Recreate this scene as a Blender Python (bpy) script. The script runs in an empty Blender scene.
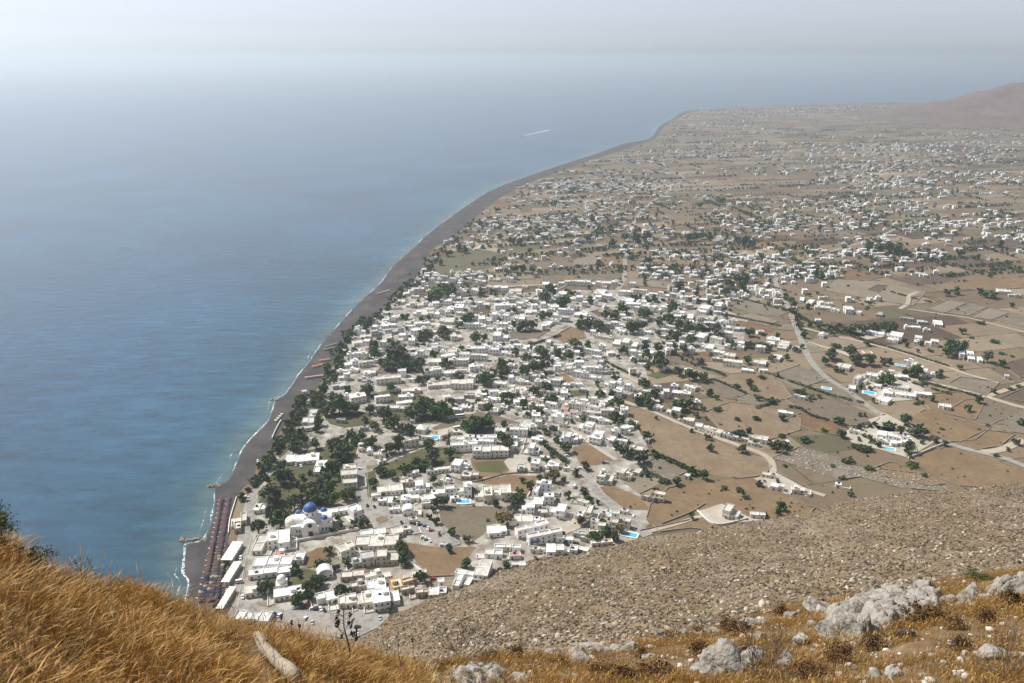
import bpy, math, random
import numpy as np
from mathutils import Vector, Matrix, noise

# ------------------------------------------------------------------ camera, sky, sun, exposure
F, PITCH, H = 800.0, math.radians(19.5), 330.0       # focal length in pixels of a 1024 wide frame, tilt, height above the sea
S = bpy.context.scene
COL = S.collection
cam_d = bpy.data.cameras.new('camera')
cam_d.sensor_width = 36.0
cam_d.lens = 36.0 * F / 1024.0
cam_d.clip_start, cam_d.clip_end = 0.1, 200000.0
cam_d.dof.use_dof = True
cam_d.dof.focus_distance = 350.0
cam_d.dof.aperture_fstop = 6.3
cam = bpy.data.objects.new('camera', cam_d)
cam.location = (0, 0, H)
cam.rotation_euler = (math.pi / 2 - PITCH, 0, 0)
COL.objects.link(cam)
S.camera = cam

SUN_EL = math.radians(50)
SUN_AZ = math.radians(-62)                            # from straight ahead towards the sea
SUN_DIR = Vector((math.sin(SUN_AZ) * math.cos(SUN_EL), math.cos(SUN_AZ) * math.cos(SUN_EL), math.sin(SUN_EL)))
world = bpy.data.worlds.new('World')
S.world = world
world.use_nodes = True
wn = world.node_tree.nodes
sky = wn.new('ShaderNodeTexSky')
sky.sky_type = 'NISHITA'
sky.sun_disc = False
sky.sun_elevation = SUN_EL
sky.sun_rotation = SUN_AZ
sky.altitude = 300
sky.air_density = 0.7
sky.dust_density = 0.9
sky.ozone_density = 1.0
hs = wn.new('ShaderNodeHueSaturation')
hs.inputs['Saturation'].default_value = 0.25
world.node_tree.links.new(sky.outputs[0], hs.inputs['Color'])
wb_ = wn.new('ShaderNodeMix')                          # a slightly cool white balance
wb_.data_type = 'RGBA'
wb_.blend_type = 'MULTIPLY'
wb_.inputs[0].default_value = 1.0
wb_.inputs[7].default_value = (0.93, 0.97, 1.07, 1)
world.node_tree.links.new(hs.outputs[0], wb_.inputs[6])
world.node_tree.links.new(wb_.outputs[2], wn['Background'].inputs[0])
wn['Background'].inputs[1].default_value = 0.09
sun_d = bpy.data.lights.new('sun', 'SUN')
sun_d.energy = 4.9
sun_d.angle = math.radians(0.5)
sun_d.color = (1.0, 0.96, 0.90)
sun = bpy.data.objects.new('sun', sun_d)
sun.rotation_euler = SUN_DIR.to_track_quat('Z', 'Y').to_euler()
sun.location = (0, 0, 600)
COL.objects.link(sun)
S.view_settings.view_transform = 'Standard'
S.view_settings.look = 'None'
S.view_settings.exposure = 0.48
S.view_settings.gamma = 1.0
S.cycles.max_bounces = 6
S.cycles.volume_bounces = 0
S.cycles.transparent_max_bounces = 8
S.cycles.use_denoising = True
HAZE_DENSITY = 1.15e-4
HAZE_COLOR = (0.79, 0.905, 1.0, 1)

R = random.Random(11)
NR = np.random.default_rng(5)
ZG = 2.0                                              # level of the coastal plain


def G(px, py, z=ZG):
    """The point of the level z seen at a place in the photograph."""
    u = (px - 512) / F
    v = (341.5 - py) / F
    d = (u, math.cos(PITCH) + v * math.sin(PITCH), -math.sin(PITCH) + v * math.cos(PITCH))
    t = (z - H) / d[2]
    return d[0] * t, d[1] * t


def ppm(y, z=ZG):
    return F / math.hypot(H - z, y)                   # pixels per metre, near the axis


# ------------------------------------------------------------------ materials
def mat(name, color, rough=0.85, var=None, scale=1.0, var2=None, scale2=None, rand=0.0, bump=0.0, bscale=None, attr=None, spec=0.3, detail=6.0, fac=(0.35, 0.65), rows=0):
    m = bpy.data.materials.new(name)
    m.use_nodes = True
    nt = m.node_tree
    b = nt.nodes['Principled BSDF']
    b.inputs['Roughness'].default_value = rough
    b.inputs['Specular IOR Level'].default_value = spec
    geo = nt.nodes.new('ShaderNodeNewGeometry')
    out = None
    rgb = nt.nodes.new('ShaderNodeRGB')
    rgb.outputs[0].default_value = (*color, 1)
    out = rgb.outputs[0]
    if attr:
        at = nt.nodes.new('ShaderNodeAttribute')
        at.attribute_name = attr
        out = at.outputs['Color']

    def mixin(out, col, sc, f0, f1, det):
        n = nt.nodes.new('ShaderNodeTexNoise')
        n.inputs['Scale'].default_value = sc
        n.inputs['Detail'].default_value = det
        n.inputs['Roughness'].default_value = 0.62
        nt.links.new(geo.outputs['Position'], n.inputs['Vector'])
        mr = nt.nodes.new('ShaderNodeMapRange')
        mr.inputs['From Min'].default_value = f0
        mr.inputs['From Max'].default_value = f1
        nt.links.new(n.outputs[0], mr.inputs['Value'])
        mx = nt.nodes.new('ShaderNodeMix')
        mx.data_type = 'RGBA'
        mx.inputs[7].default_value = (*col, 1)
        nt.links.new(mr.outputs[0], mx.inputs[0])
        nt.links.new(out, mx.inputs[6])
        return mx.outputs[2]
    if var:
        out = mixin(out, var, scale, fac[0], fac[1], detail)
    if var2:
        out = mixin(out, var2, scale2, 0.45, 0.7, detail)
    if rows:                                           # plough lines and vine rows
        mp = nt.nodes.new('ShaderNodeMapping')
        mp.inputs['Rotation'].default_value = (0, 0, math.radians(rows))
        nt.links.new(geo.outputs['Position'], mp.inputs['Vector'])
        wv = nt.nodes.new('ShaderNodeTexWave')
        wv.inputs['Scale'].default_value = 0.09
        wv.inputs['Distortion'].default_value = 1.2
        wv.inputs['Detail'].default_value = 3
        nt.links.new(mp.outputs[0], wv.inputs['Vector'])
        mr = nt.nodes.new('ShaderNodeMapRange')
        mr.inputs['To Max'].default_value = 0.45
        nt.links.new(wv.outputs['Fac'], mr.inputs['Value'])
        mx = nt.nodes.new('ShaderNodeMix')
        mx.data_type = 'RGBA'
        mx.inputs[7].default_value = (*[q * .5 for q in color], 1)
        nt.links.new(mr.outputs[0], mx.inputs[0])
        nt.links.new(out, mx.inputs[6])
        out = mx.outputs[2]
    if rand:
        oi = nt.nodes.new('ShaderNodeObjectInfo')
        h2 = nt.nodes.new('ShaderNodeHueSaturation')
        mr = nt.nodes.new('ShaderNodeMapRange')
        mr.inputs['To Min'].default_value = 1 - rand
        mr.inputs['To Max'].default_value = 1 + rand
        nt.links.new(oi.outputs['Random'], mr.inputs['Value'])
        nt.links.new(mr.outputs[0], h2.inputs['Value'])
        nt.links.new(out, h2.inputs['Color'])
        out = h2.outputs[0]
    nt.links.new(out, b.inputs['Base Color'])
    if bump:
        n = nt.nodes.new('ShaderNodeTexNoise')
        n.inputs['Scale'].default_value = bscale or scale * 4
        n.inputs['Detail'].default_value = 8
        nt.links.new(geo.outputs['Position'], n.inputs['Vector'])
        bp = nt.nodes.new('ShaderNodeBump')
        bp.inputs['Distance'].default_value = bump
        nt.links.new(n.outputs[0], bp.inputs['Height'])
        nt.links.new(bp.outputs[0], b.inputs['Normal'])
    return m


M = {}
M['white'] = mat('whitewash', (0.80, 0.79, 0.77), 0.8, (0.58, 0.56, 0.51), 0.35, rand=0.08, fac=(0.5, 0.78))
M['cream'] = mat('cream_render', (0.73, 0.70, 0.62), 0.85, (0.60, 0.56, 0.48), 0.3, rand=0.08, fac=(0.5, 0.8))
M['beige'] = mat('beige_render', (0.46, 0.42, 0.36), 0.9, (0.36, 0.32, 0.27), 0.3, rand=0.1)
M['grey'] = mat('grey_render', (0.50, 0.50, 0.50), 0.9, (0.42, 0.41, 0.39), 0.3, rand=0.1)
M['ochre'] = mat('ochre_render', (0.60, 0.42, 0.20), 0.9, (0.50, 0.34, 0.16), 0.3)
M['pink'] = mat('terracotta_roof', (0.45, 0.24, 0.17), 0.9, (0.38, 0.19, 0.13), 0.5)
M['roof_white'] = mat('white_roof_coat', (0.76, 0.745, 0.70), 0.8, (0.40, 0.375, 0.33), 0.25, rand=0.13, fac=(0.46, 0.68))
M['roof_tan'] = mat('pale_concrete_roof', (0.60, 0.57, 0.51), 0.9, (0.38, 0.35, 0.305), 0.25, rand=0.12)
M['roof_grey'] = mat('grey_concrete_roof', (0.48, 0.48, 0.47), 0.9, (0.36, 0.35, 0.33), 0.25, rand=0.12)
M['awning'] = mat('canvas_awning', (0.78, 0.75, 0.68), 0.8, (0.66, 0.62, 0.54), 0.5)
M['glass'] = mat('window_glass', (0.035, 0.045, 0.06), 0.15, spec=0.5)
M['blue'] = mat('blue_paint', (0.06, 0.13, 0.32), 0.5, (0.05, 0.10, 0.26), 0.8, rand=0.15)
M['dome_blue'] = mat('blue_dome_paint', (0.06, 0.13, 0.32), 0.5, (0.05, 0.10, 0.26), 0.5)
M['brown'] = mat('brown_wood', (0.12, 0.07, 0.04), 0.7)
M['panel'] = mat('solar_panel', (0.03, 0.04, 0.07), 0.2, spec=0.5)
M['metal'] = mat('grey_metal', (0.35, 0.36, 0.37), 0.5)
M['bark'] = mat('bark', (0.10, 0.075, 0.05), 0.95, (0.06, 0.045, 0.03), 4.0)
for nm, c, v in (('pine', (0.045, 0.080, 0.024), (0.10, 0.14, 0.042)), ('olive', (0.075, 0.085, 0.045), (0.12, 0.125, 0.065)),
                 ('green', (0.050, 0.090, 0.025), (0.10, 0.14, 0.04)), ('dry', (0.16, 0.13, 0.05), (0.22, 0.18, 0.07))):
    M['leaf_' + nm] = mat('foliage_' + nm, c, 0.8, v, 0.45, rand=0.22, fac=(0.42, 0.62))
M['asphalt'] = mat('asphalt', (0.25, 0.235, 0.21), 0.95, (0.31, 0.29, 0.26), 0.08, (0.17, 0.155, 0.135), 0.25)
M['dirt_road'] = mat('dirt_road', (0.40, 0.34, 0.265), 0.95, (0.32, 0.265, 0.20), 0.15)
M['path'] = mat('pale_paving', (0.42, 0.38, 0.315), 0.95, (0.33, 0.29, 0.235), 0.12)
M['pool'] = mat('pool_water', (0.10, 0.45, 0.62), 0.1, (0.06, 0.36, 0.55), 0.4, spec=0.5)
M['stone'] = mat('dry_stone', (0.30, 0.25, 0.19), 0.95, (0.20, 0.165, 0.12), 0.6)


# ------------------------------------------------------------------ mesh helpers
class MB:
    """Collects faces and links them as ONE mesh object."""
    def __init__(s):
        s.v, s.f, s.m = [], [], []

    def add(s, vs, fs, m=0):
        o = len(s.v)
        s.v.extend(vs)
        s.f.extend(tuple(i + o for i in f) for f in fs)
        s.m.extend([m] * len(fs))

    def box(s, x0, y0, z0, x1, y1, z1, m=0, bottom=True):
        vs = [(x0, y0, z0), (x1, y0, z0), (x1, y1, z0), (x0, y1, z0), (x0, y0, z1), (x1, y0, z1), (x1, y1, z1), (x0, y1, z1)]
        fs = [(0, 1, 5, 4), (1, 2, 6, 5), (2, 3, 7, 6), (3, 0, 4, 7), (4, 5, 6, 7)]
        if bottom:
            fs.append((3, 2, 1, 0))
        s.add(vs, fs, m)

    def obox(s, cx, cy, z0, w, d, h, ang, m=0):
        c, q = math.cos(ang), math.sin(ang)
        P = [(cx + c * a - q * b, cy + q * a + c * b) for a, b in ((-w / 2, -d / 2), (w / 2, -d / 2), (w / 2, d / 2), (-w / 2, d / 2))]
        s.prism(P, z0, z0 + h, m)

    def prism(s, P, z0, z1, m=0):
        n = len(P)
        vs = [(x, y, z0) for x, y in P] + [(x, y, z1) for x, y in P]
        fs = [(i, (i + 1) % n, n + (i + 1) % n, n + i) for i in range(n)] + [tuple(range(n, 2 * n))]
        s.add(vs, fs, m)

    def walls(s, x0, y0, x1, y1, zb, h, par=0.6, t=0.28, m=0):
        """Outer walls with a parapet; the roof itself is another mesh."""
        a = [(x0, y0), (x1, y0), (x1, y1), (x0, y1)]
        b = [(x0 + t, y0 + t), (x1 - t, y0 + t), (x1 - t, y1 - t), (x0 + t, y1 - t)]
        vs = [(*p, zb) for p in a] + [(*p, h + par) for p in a] + [(*p, h + par) for p in b] + [(*p, h - 0.05) for p in b]
        fs = []
        for i in range(4):
            j = (i + 1) % 4
            fs += [(i, j, 4 + j, 4 + i), (4 + i, 4 + j, 8 + j, 8 + i), (8 + i, 8 + j, 12 + j, 12 + i)]
        s.add(vs, fs, m)

    def tube(s, pts, rad, n=6, m=0, cap=True):
        pts = [Vector(p) for p in pts]
        rings = []
        for i, p in enumerate(pts):
            d = (pts[min(i + 1, len(pts) - 1)] - pts[max(i - 1, 0)]).normalized()
            a = d.cross(Vector((0.31, 0.2, 0.93))).normalized()
            if a.length < 0.5:
                a = d.cross(Vector((1, 0, 0))).normalized()
            b = d.cross(a)
            r = rad[i] if hasattr(rad, '__len__') else rad
            rings.append([tuple(p + (a * math.cos(2 * math.pi * k / n) + b * math.sin(2 * math.pi * k / n)) * r) for k in range(n)])
        vs = [q for ring in rings for q in ring]
        fs = []
        for i in range(len(pts) - 1):
            for k in range(n):
                fs.append((i * n + k, i * n + (k + 1) % n, (i + 1) * n + (k + 1) % n, (i + 1) * n + k))
        if cap:
            fs.append(tuple(range((len(pts) - 1) * n, len(pts) * n)))
            fs.append(tuple(reversed(range(n))))
        s.add(vs, fs, m)

    def lathe(s, prof, n=16, cx=0, cy=0, m=0, a0=0.0, a1=2 * math.pi):
        full = abs(a1 - a0 - 2 * math.pi) < 1e-6
        k = n if full else n + 1
        vs = []
        for r, z in prof:
            for i in range(k):
                a = a0 + (a1 - a0) * i / n
                vs.append((cx + r * math.cos(a), cy + r * math.sin(a), z))
        fs = []
        for j in range(len(prof) - 1):
            for i in range(n):
                i2 = (i + 1) % k
                fs.append((j * k + i, j * k + i2, (j + 1) * k + i2, (j + 1) * k + i))
        s.add(vs, fs, m)

    def mesh(s, name, mats):
        me = bpy.data.meshes.new(name)
        me.from_pydata(s.v, [], s.f)
        for m in mats:
            me.materials.append(m)
        if len(mats) > 1:
            me.polygons.foreach_set('material_index', s.m)
        me.update()
        return me

    def build(s, name, mats, parent=None, smooth=False):
        if not isinstance(mats, (list, tuple)):
            mats = [mats]
        me = s.mesh(name, mats)
        if smooth:
            me.polygons.foreach_set('use_smooth', [True] * len(me.polygons))
        return link(name, me, parent)


def link(name, data, parent=None, loc=None, rz=None):
    o = bpy.data.objects.new(name, data)
    COL.objects.link(o)
    if parent:
        o.parent = parent
    if loc is not None:
        o.location = loc
    if rz is not None:
        o.rotation_euler = (0, 0, rz)
    return o


def npmesh(name, V, Q, mats, cols=None, smooth=False):
    """A mesh from arrays; Q is (n,3) or (n,4)."""
    me = bpy.data.meshes.new(name)
    V = np.asarray(V, np.float32)
    Q = np.asarray(Q, np.int32)
    k = Q.shape[1]
    me.vertices.add(len(V))
    me.vertices.foreach_set('co', V.ravel())
    me.loops.add(Q.size)
    me.loops.foreach_set('vertex_index', Q.ravel())
    me.polygons.add(len(Q))
    me.polygons.foreach_set('loop_start', np.arange(0, Q.size, k, dtype=np.int32))
    me.polygons.foreach_set('loop_total', np.full(len(Q), k, np.int32))
    if smooth:
        me.polygons.foreach_set('use_smooth', np.ones(len(Q), bool))
    for m in mats:
        me.materials.append(m)
    if cols is not None:
        a = me.color_attributes.new('tint', 'FLOAT_COLOR', 'POINT')
        c = np.ones((len(V), 4), np.float32)
        c[:, :3] = cols
        a.data.foreach_set('color', c.ravel())
    me.update(calc_edges=True)
    return me


def structure(o, kind='structure'):
    o['kind'] = kind
    return o


def tag(o, label, cat, group=None):
    o['label'] = label
    o['category'] = cat
    if group:
        o['group'] = group
    return o


def sheet(name, P, z, m):
    """A flat sheet of ground from a polygon of world points (may be concave)."""
    from mathutils.geometry import tessellate_polygon
    vs = [Vector((x, y, 0)) for x, y in P]
    tr = tessellate_polygon([vs])
    b = MB()
    area = sum(P[i][0] * P[(i + 1) % len(P)][1] - P[(i + 1) % len(P)][0] * P[i][1] for i in range(len(P)))
    fs = []
    for t in tr:
        a, c, d = (P[i] for i in t)
        cr = (c[0] - a[0]) * (d[1] - a[1]) - (c[1] - a[1]) * (d[0] - a[0])
        if abs(cr) > 1e-9:
            fs.append(tuple(t) if cr > 0 else tuple(reversed(t)))
    b.add([(x, y, z) for x, y in P], fs)
    return structure(b.build(name, m))


def pix(P, z=ZG):
    return [G(x, y, z) for x, y in P]


def ribbon(P, w):
    """Outline of a band of width w (or a list of widths) along a line of world points."""
    L, Rr = [], []
    n = len(P)
    for i, p in enumerate(P):
        a, b = P[max(i - 1, 0)], P[min(i + 1, n - 1)]
        dx, dy = b[0] - a[0], b[1] - a[1]
        l = math.hypot(dx, dy) or 1
        ww = (w[i] if hasattr(w, '__len__') else w) / 2
        L.append((p[0] - dy / l * ww, p[1] + dx / l * ww))
        Rr.append((p[0] + dy / l * ww, p[1] - dx / l * ww))
    return L, Rr


def smooth_line(P, step):
    """Catmull-Rom through P, resampled."""
    out = []
    n = len(P)
    for i in range(n - 1):
        p0, p1, p2, p3 = P[max(i - 1, 0)], P[i], P[i + 1], P[min(i + 2, n - 1)]
        k = max(1, int(math.hypot(p2[0] - p1[0], p2[1] - p1[1]) / step))
        for j in range(k):
            t = j / k
            out.append(tuple(0.5 * (2 * p1[c] + (p2[c] - p0[c]) * t + (2 * p0[c] - 5 * p1[c] + 4 * p2[c] - p3[c]) * t * t
                                    + (3 * p1[c] - p0[c] - 3 * p2[c] + p3[c]) * t ** 3) for c in (0, 1)))
    out.append(P[-1])
    return out


def strip(name, L, Rr, zl, zr, m):
    b = MB()
    n = len(L)
    b.add([(x, y, zl) for x, y in L] + [(x, y, zr) for x, y in Rr], [(n + i, n + i + 1, i + 1, i) for i in range(n - 1)])
    return b


def inside(p, poly):
    x, y = p
    c = False
    j = len(poly) - 1
    for i in range(len(poly)):
        xi, yi = poly[i]
        xj, yj = poly[j]
        if (yi > y) != (yj > y) and x < (xj - xi) * (y - yi) / (yj - yi) + xi:
            c = not c
        j = i
    return c


def seg_dist(p, a, b):
    dx, dy = b[0] - a[0], b[1] - a[1]
    t = max(0, min(1, ((p[0] - a[0]) * dx + (p[1] - a[1]) * dy) / (dx * dx + dy * dy + 1e-9)))
    return math.hypot(p[0] - a[0] - t * dx, p[1] - a[1] - t * dy)


ORD = ['', 'second ', 'third ', 'fourth ', 'fifth ', 'sixth ', 'seventh ', 'eighth ', 'ninth ', 'tenth ', 'eleventh ', 'twelfth ', 'thirteenth ', 'fourteenth ',
       'fifteenth ', 'sixteenth ', 'seventeenth ', 'eighteenth ', 'nineteenth ', 'twentieth ']
# ------------------------------------------------------------------ coast, sea, beach, plain
SHORE_PX = [(191, 584), (186, 575), (186, 560), (189, 544), (203, 541), (209, 532), (213, 519), (216, 500), (216, 487), (226, 483), (233, 474), (239, 460), (244, 449),
            (250, 441), (260, 431), (269, 421), (274, 408), (277, 400), (286, 394), (292, 386), (301, 373), (312, 359), (320, 347), (330, 335), (342, 322), (348, 315),
            (363, 299), (375, 289), (383, 281), (394, 266), (417, 245), (427, 235), (448, 219), (462, 209), (490, 191), (517, 180), (564, 164), (595, 154), (623, 144),
            (650, 138), (660, 126), (672, 119), (683, 112), (700, 109), (737, 106), (807, 104), (882, 101.5)]
INNER_PX = [(226, 584), (227, 560), (229, 534), (229, 520), (236, 499), (244, 487), (253, 481), (257, 464), (266, 454), (272, 444), (283, 428), (295, 408), (308, 394),
            (317, 387), (324, 378), (333, 364), (338, 347), (346, 336), (359, 323.5), (379, 314), (389, 300), (400, 289), (416, 276), (425, 263), (433, 249), (451, 238),
            (470, 223), (483, 211), (500, 198), (520, 187), (560, 171), (598, 158), (640, 144), (656, 137.5), (664, 127), (676, 119.5), (688, 113), (704, 110.3), (738, 107.2), (808, 105), (884, 102.6)]
shore = smooth_line([(-150, 250), (-190, 345), (-206, 410)] + pix(SHORE_PX, 0), 6)
inner = smooth_line([(-120, 250), (-160, 345), (-172, 410)] + pix(INNER_PX, ZG), 6)


def xat(line, y):
    """x of a coast line at distance y (the line runs away from the camera)."""
    for i in range(len(line) - 1):
        if line[i][1] <= y < line[i + 1][1]:
            t = (y - line[i][1]) / (line[i + 1][1] - line[i][1] + 1e-9)
            return line[i][0] + (line[i + 1][0] - line[i][0]) * t
    return None


def mat_sea():
    m = bpy.data.materials.new('sea_water')
    m.use_nodes = True
    nt = m.node_tree
    b = nt.nodes['Principled BSDF']
    b.inputs['Roughness'].default_value = 0.24
    b.inputs['Specular IOR Level'].default_value = 0.5
    at = nt.nodes.new('ShaderNodeAttribute')
    at.attribute_name = 'tint'
    geo = nt.nodes.new('ShaderNodeNewGeometry')
    mp = nt.nodes.new('ShaderNodeMapping')
    mp.inputs['Rotation'].default_value = (0, 0, math.radians(20))
    mp.inputs['Scale'].default_value = (0.35, 1.0, 1.0)
    nt.links.new(geo.outputs['Position'], mp.inputs['Vector'])
    big = nt.nodes.new('ShaderNodeTexNoise')            # slow patches of deeper water
    big.inputs['Scale'].default_value = 0.0035
    big.inputs['Detail'].default_value = 5
    nt.links.new(geo.outputs['Position'], big.inputs['Vector'])
    mr = nt.nodes.new('ShaderNodeMapRange')
    mr.inputs['From Min'].default_value = 0.35
    mr.inputs['From Max'].default_value = 0.65
    mr.inputs['To Min'].default_value = 0.75
    mr.inputs['To Max'].default_value = 1.3
    nt.links.new(big.outputs[0], mr.inputs['Value'])
    rip = nt.nodes.new('ShaderNodeTexNoise')            # wind ruffles
    rip.inputs['Scale'].default_value = 0.06
    rip.inputs['Detail'].default_value = 7
    rip.inputs['Roughness'].default_value = 0.7
    nt.links.new(mp.outputs[0], rip.inputs['Vector'])
    m2 = nt.nodes.new('ShaderNodeMapRange')
    m2.inputs['From Min'].default_value = 0.3
    m2.inputs['From Max'].default_value = 0.7
    m2.inputs['To Min'].default_value = 0.58
    m2.inputs['To Max'].default_value = 1.45
    nt.links.new(rip.outputs[0], m2.inputs['Value'])
    mu = nt.nodes.new('ShaderNodeMath')
    mu.operation = 'MULTIPLY'
    nt.links.new(mr.outputs[0], mu.inputs[0])
    nt.links.new(m2.outputs[0], mu.inputs[1])
    hsv = nt.nodes.new('ShaderNodeHueSaturation')
    nt.links.new(at.outputs['Color'], hsv.inputs['Color'])
    nt.links.new(mu.outputs[0], hsv.inputs['Value'])
    nt.links.new(hsv.outputs[0], b.inputs['Base Color'])
    wv = nt.nodes.new('ShaderNodeTexNoise')
    wv.inputs['Scale'].default_value = 0.11
    wv.inputs['Detail'].default_value = 6
    nt.links.new(mp.outputs[0], wv.inputs['Vector'])
    bp = nt.nodes.new('ShaderNodeBump')
    bp.inputs['Distance'].default_value = 1.3
    bp.inputs['Strength'].default_value = 0.5
    nt.links.new(wv.outputs[0], bp.inputs['Height'])
    nt.links.new(bp.outputs[0], b.inputs['Normal'])
    return m


M['sea'] = mat_sea()
DEEP = np.array((0.010, 0.052, 0.104))
TEAL = np.array((0.014, 0.060, 0.098))
SHAL = np.array((0.055, 0.098, 0.108))
n = 41
g = np.linspace(-30000, 30000, n)
gx, gy = np.meshgrid(g, g + 20000)
V = np.stack([gx.ravel(), gy.ravel(), np.full(n * n, -0.4)], 1)
idx = np.arange(n * n).reshape(n, n)
Q = np.stack([idx[:-1, :-1], idx[:-1, 1:], idx[1:, 1:], idx[1:, :-1]], -1).reshape(-1, 4)
structure(link('sea', npmesh('sea', V, Q, [M['sea']], np.tile(DEEP, (n * n, 1)))))
# the shallows: the same water over a rising bed
offs = [-12, 8, 22, 45, 90, 170, 300]
cols = [SHAL, SHAL, TEAL * 0.7 + SHAL * 0.3, TEAL, TEAL * 0.65 + DEEP * 0.35, TEAL * 0.25 + DEEP * 0.75, DEEP]
V, C = [], []
for i, p in enumerate(shore):
    a, b_ = shore[max(i - 1, 0)], shore[min(i + 1, len(shore) - 1)]
    if p[1] < 5200:
        dx, dy = -1.0, 0.12
    else:
        dx, dy = -0.7, 0.7
    for o, c in zip(offs, cols):
        k = o * (1 + 0.35 * noise.noise(Vector((p[1] * 0.008, o * 0.02, 3))))
        V.append((p[0] + dx * k, p[1] + dy * k, 0.0 if o < 290 else -0.35))
        C.append(c)
k = len(offs)
Q = [(i * k + j, i * k + j + 1, (i + 1) * k + j + 1, (i + 1) * k + j) for i in range(len(shore) - 1) for j in range(k - 1)]
Q = [tuple(reversed(q)) for q in Q]
structure(link('sea_shallows', npmesh('sea_shallows', V, Q, [M['sea']], np.array(C))))

M['sand'] = mat('black_sand', (0.058, 0.050, 0.050), 0.95, (0.038, 0.034, 0.035), 0.06, (0.085, 0.075, 0.070), 0.035)
M['foam'] = mat('white_foam', (0.66, 0.69, 0.70), 0.7)
fn = M['foam'].node_tree                               # foam is a torn lace: holes let the water through
fz = fn.nodes.new('ShaderNodeTexNoise')
fz.inputs['Scale'].default_value = 0.5
fz.inputs['Detail'].default_value = 7
fg = fn.nodes.new('ShaderNodeNewGeometry')
fn.links.new(fg.outputs['Position'], fz.inputs['Vector'])
fm = fn.nodes.new('ShaderNodeMapRange')
fm.inputs['From Min'].default_value = 0.38
fm.inputs['From Max'].default_value = 0.62
fn.links.new(fz.outputs[0], fm.inputs['Value'])
fn.links.new(fm.outputs[0], fn.nodes['Principled BSDF'].inputs['Alpha'])
M['wake'] = M['foam']
# beach: a bank of black sand from under the water line up to the plain
b = MB()
rows = []
lo = sorted(set([p[1] for p in shore if p[1] < 5600]))
for y in lo:
    xs, xi = xat(shore, y), xat(inner, y)
    if xs is None or xi is None:
        continue
    xi = max(xi, xs + 4)
    rows.append((y, xs, xi))
vs, fs = [], []
for y, xs, xi in rows:
    w = xi - xs
    vs += [(xs - 14, y, -1.6), (xs, y, 0.02), (xs + min(6, w * .3), y, 0.9), (xs + w * .6, y, 1.5 + 0.25 * noise.noise(Vector((y * .05, 0, 0)))), (xi + 3, y, ZG - 0.06)]
for i in range(len(rows) - 1):
    for j in range(4):
        fs.append((i * 5 + j, i * 5 + j + 1, i * 5 + 5 + j + 1, i * 5 + 5 + j))
b.add(vs, fs)
structure(b.build('beach', M['sand'], smooth=True))
# broken line of surf along the water's edge
b = MB()
seg = [p for p in smooth_line(shore, 2.5) if 395 < p[1] < 3600]
L, Rr = [], []
vs, fs = [], []
for i, p in enumerate(seg):
    q = noise.fractal(Vector((p[1] * 0.035, 1.7, 0)), 1.0, 2.0, 4)
    near = 1.0 if p[1] < 520 else 0.8 if p[1] < 640 else 0.6
    wdt = max(0.0, (0.30 + 1.5 * q)) * 1.7 * near
    o = 1.2 + 1.5 * noise.noise(Vector((p[1] * 0.08, 9, 0)))
    vs += [(p[0] - o - wdt, p[1], 0.06), (p[0] - o + 0.3 * wdt + .05, p[1], 0.12)]
    if i:
        fs.append((2 * i - 2, 2 * i - 1, 2 * i + 1, 2 * i))
b.add(vs, fs)
for y0, y1, off, w in ((428, 470, 7, 2.6), (440, 462, 12, 1.6), (505, 545, 7, 1.5), (575, 600, 8, 1.8), (618, 640, 8, 1.6), (720, 790, 6, 1.6), (860, 905, 6, 1.8)):
    vs, fs = [], []
    y = y0
    i = 0
    while y < y1:
        x = xat(shore, y)
        ww = .6 * w * max(0, 0.35 + 1.2 * noise.noise(Vector((y * .11, off, 2)))) * math.sin(math.pi * (y - y0) / (y1 - y0))
        o = off + 2.2 * noise.noise(Vector((y * .05, off, 5)))
        vs += [(x - o - ww, y, 0.07), (x - o + .03, y, 0.07)]
        if i:
            fs.append((2 * i - 2, 2 * i - 1, 2 * i + 1, 2 * i))
        i += 1
        y += 1.5
    b.add(vs, fs)
o = b.build('sea_foam', M['foam'])
o['kind'] = 'stuff'


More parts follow.
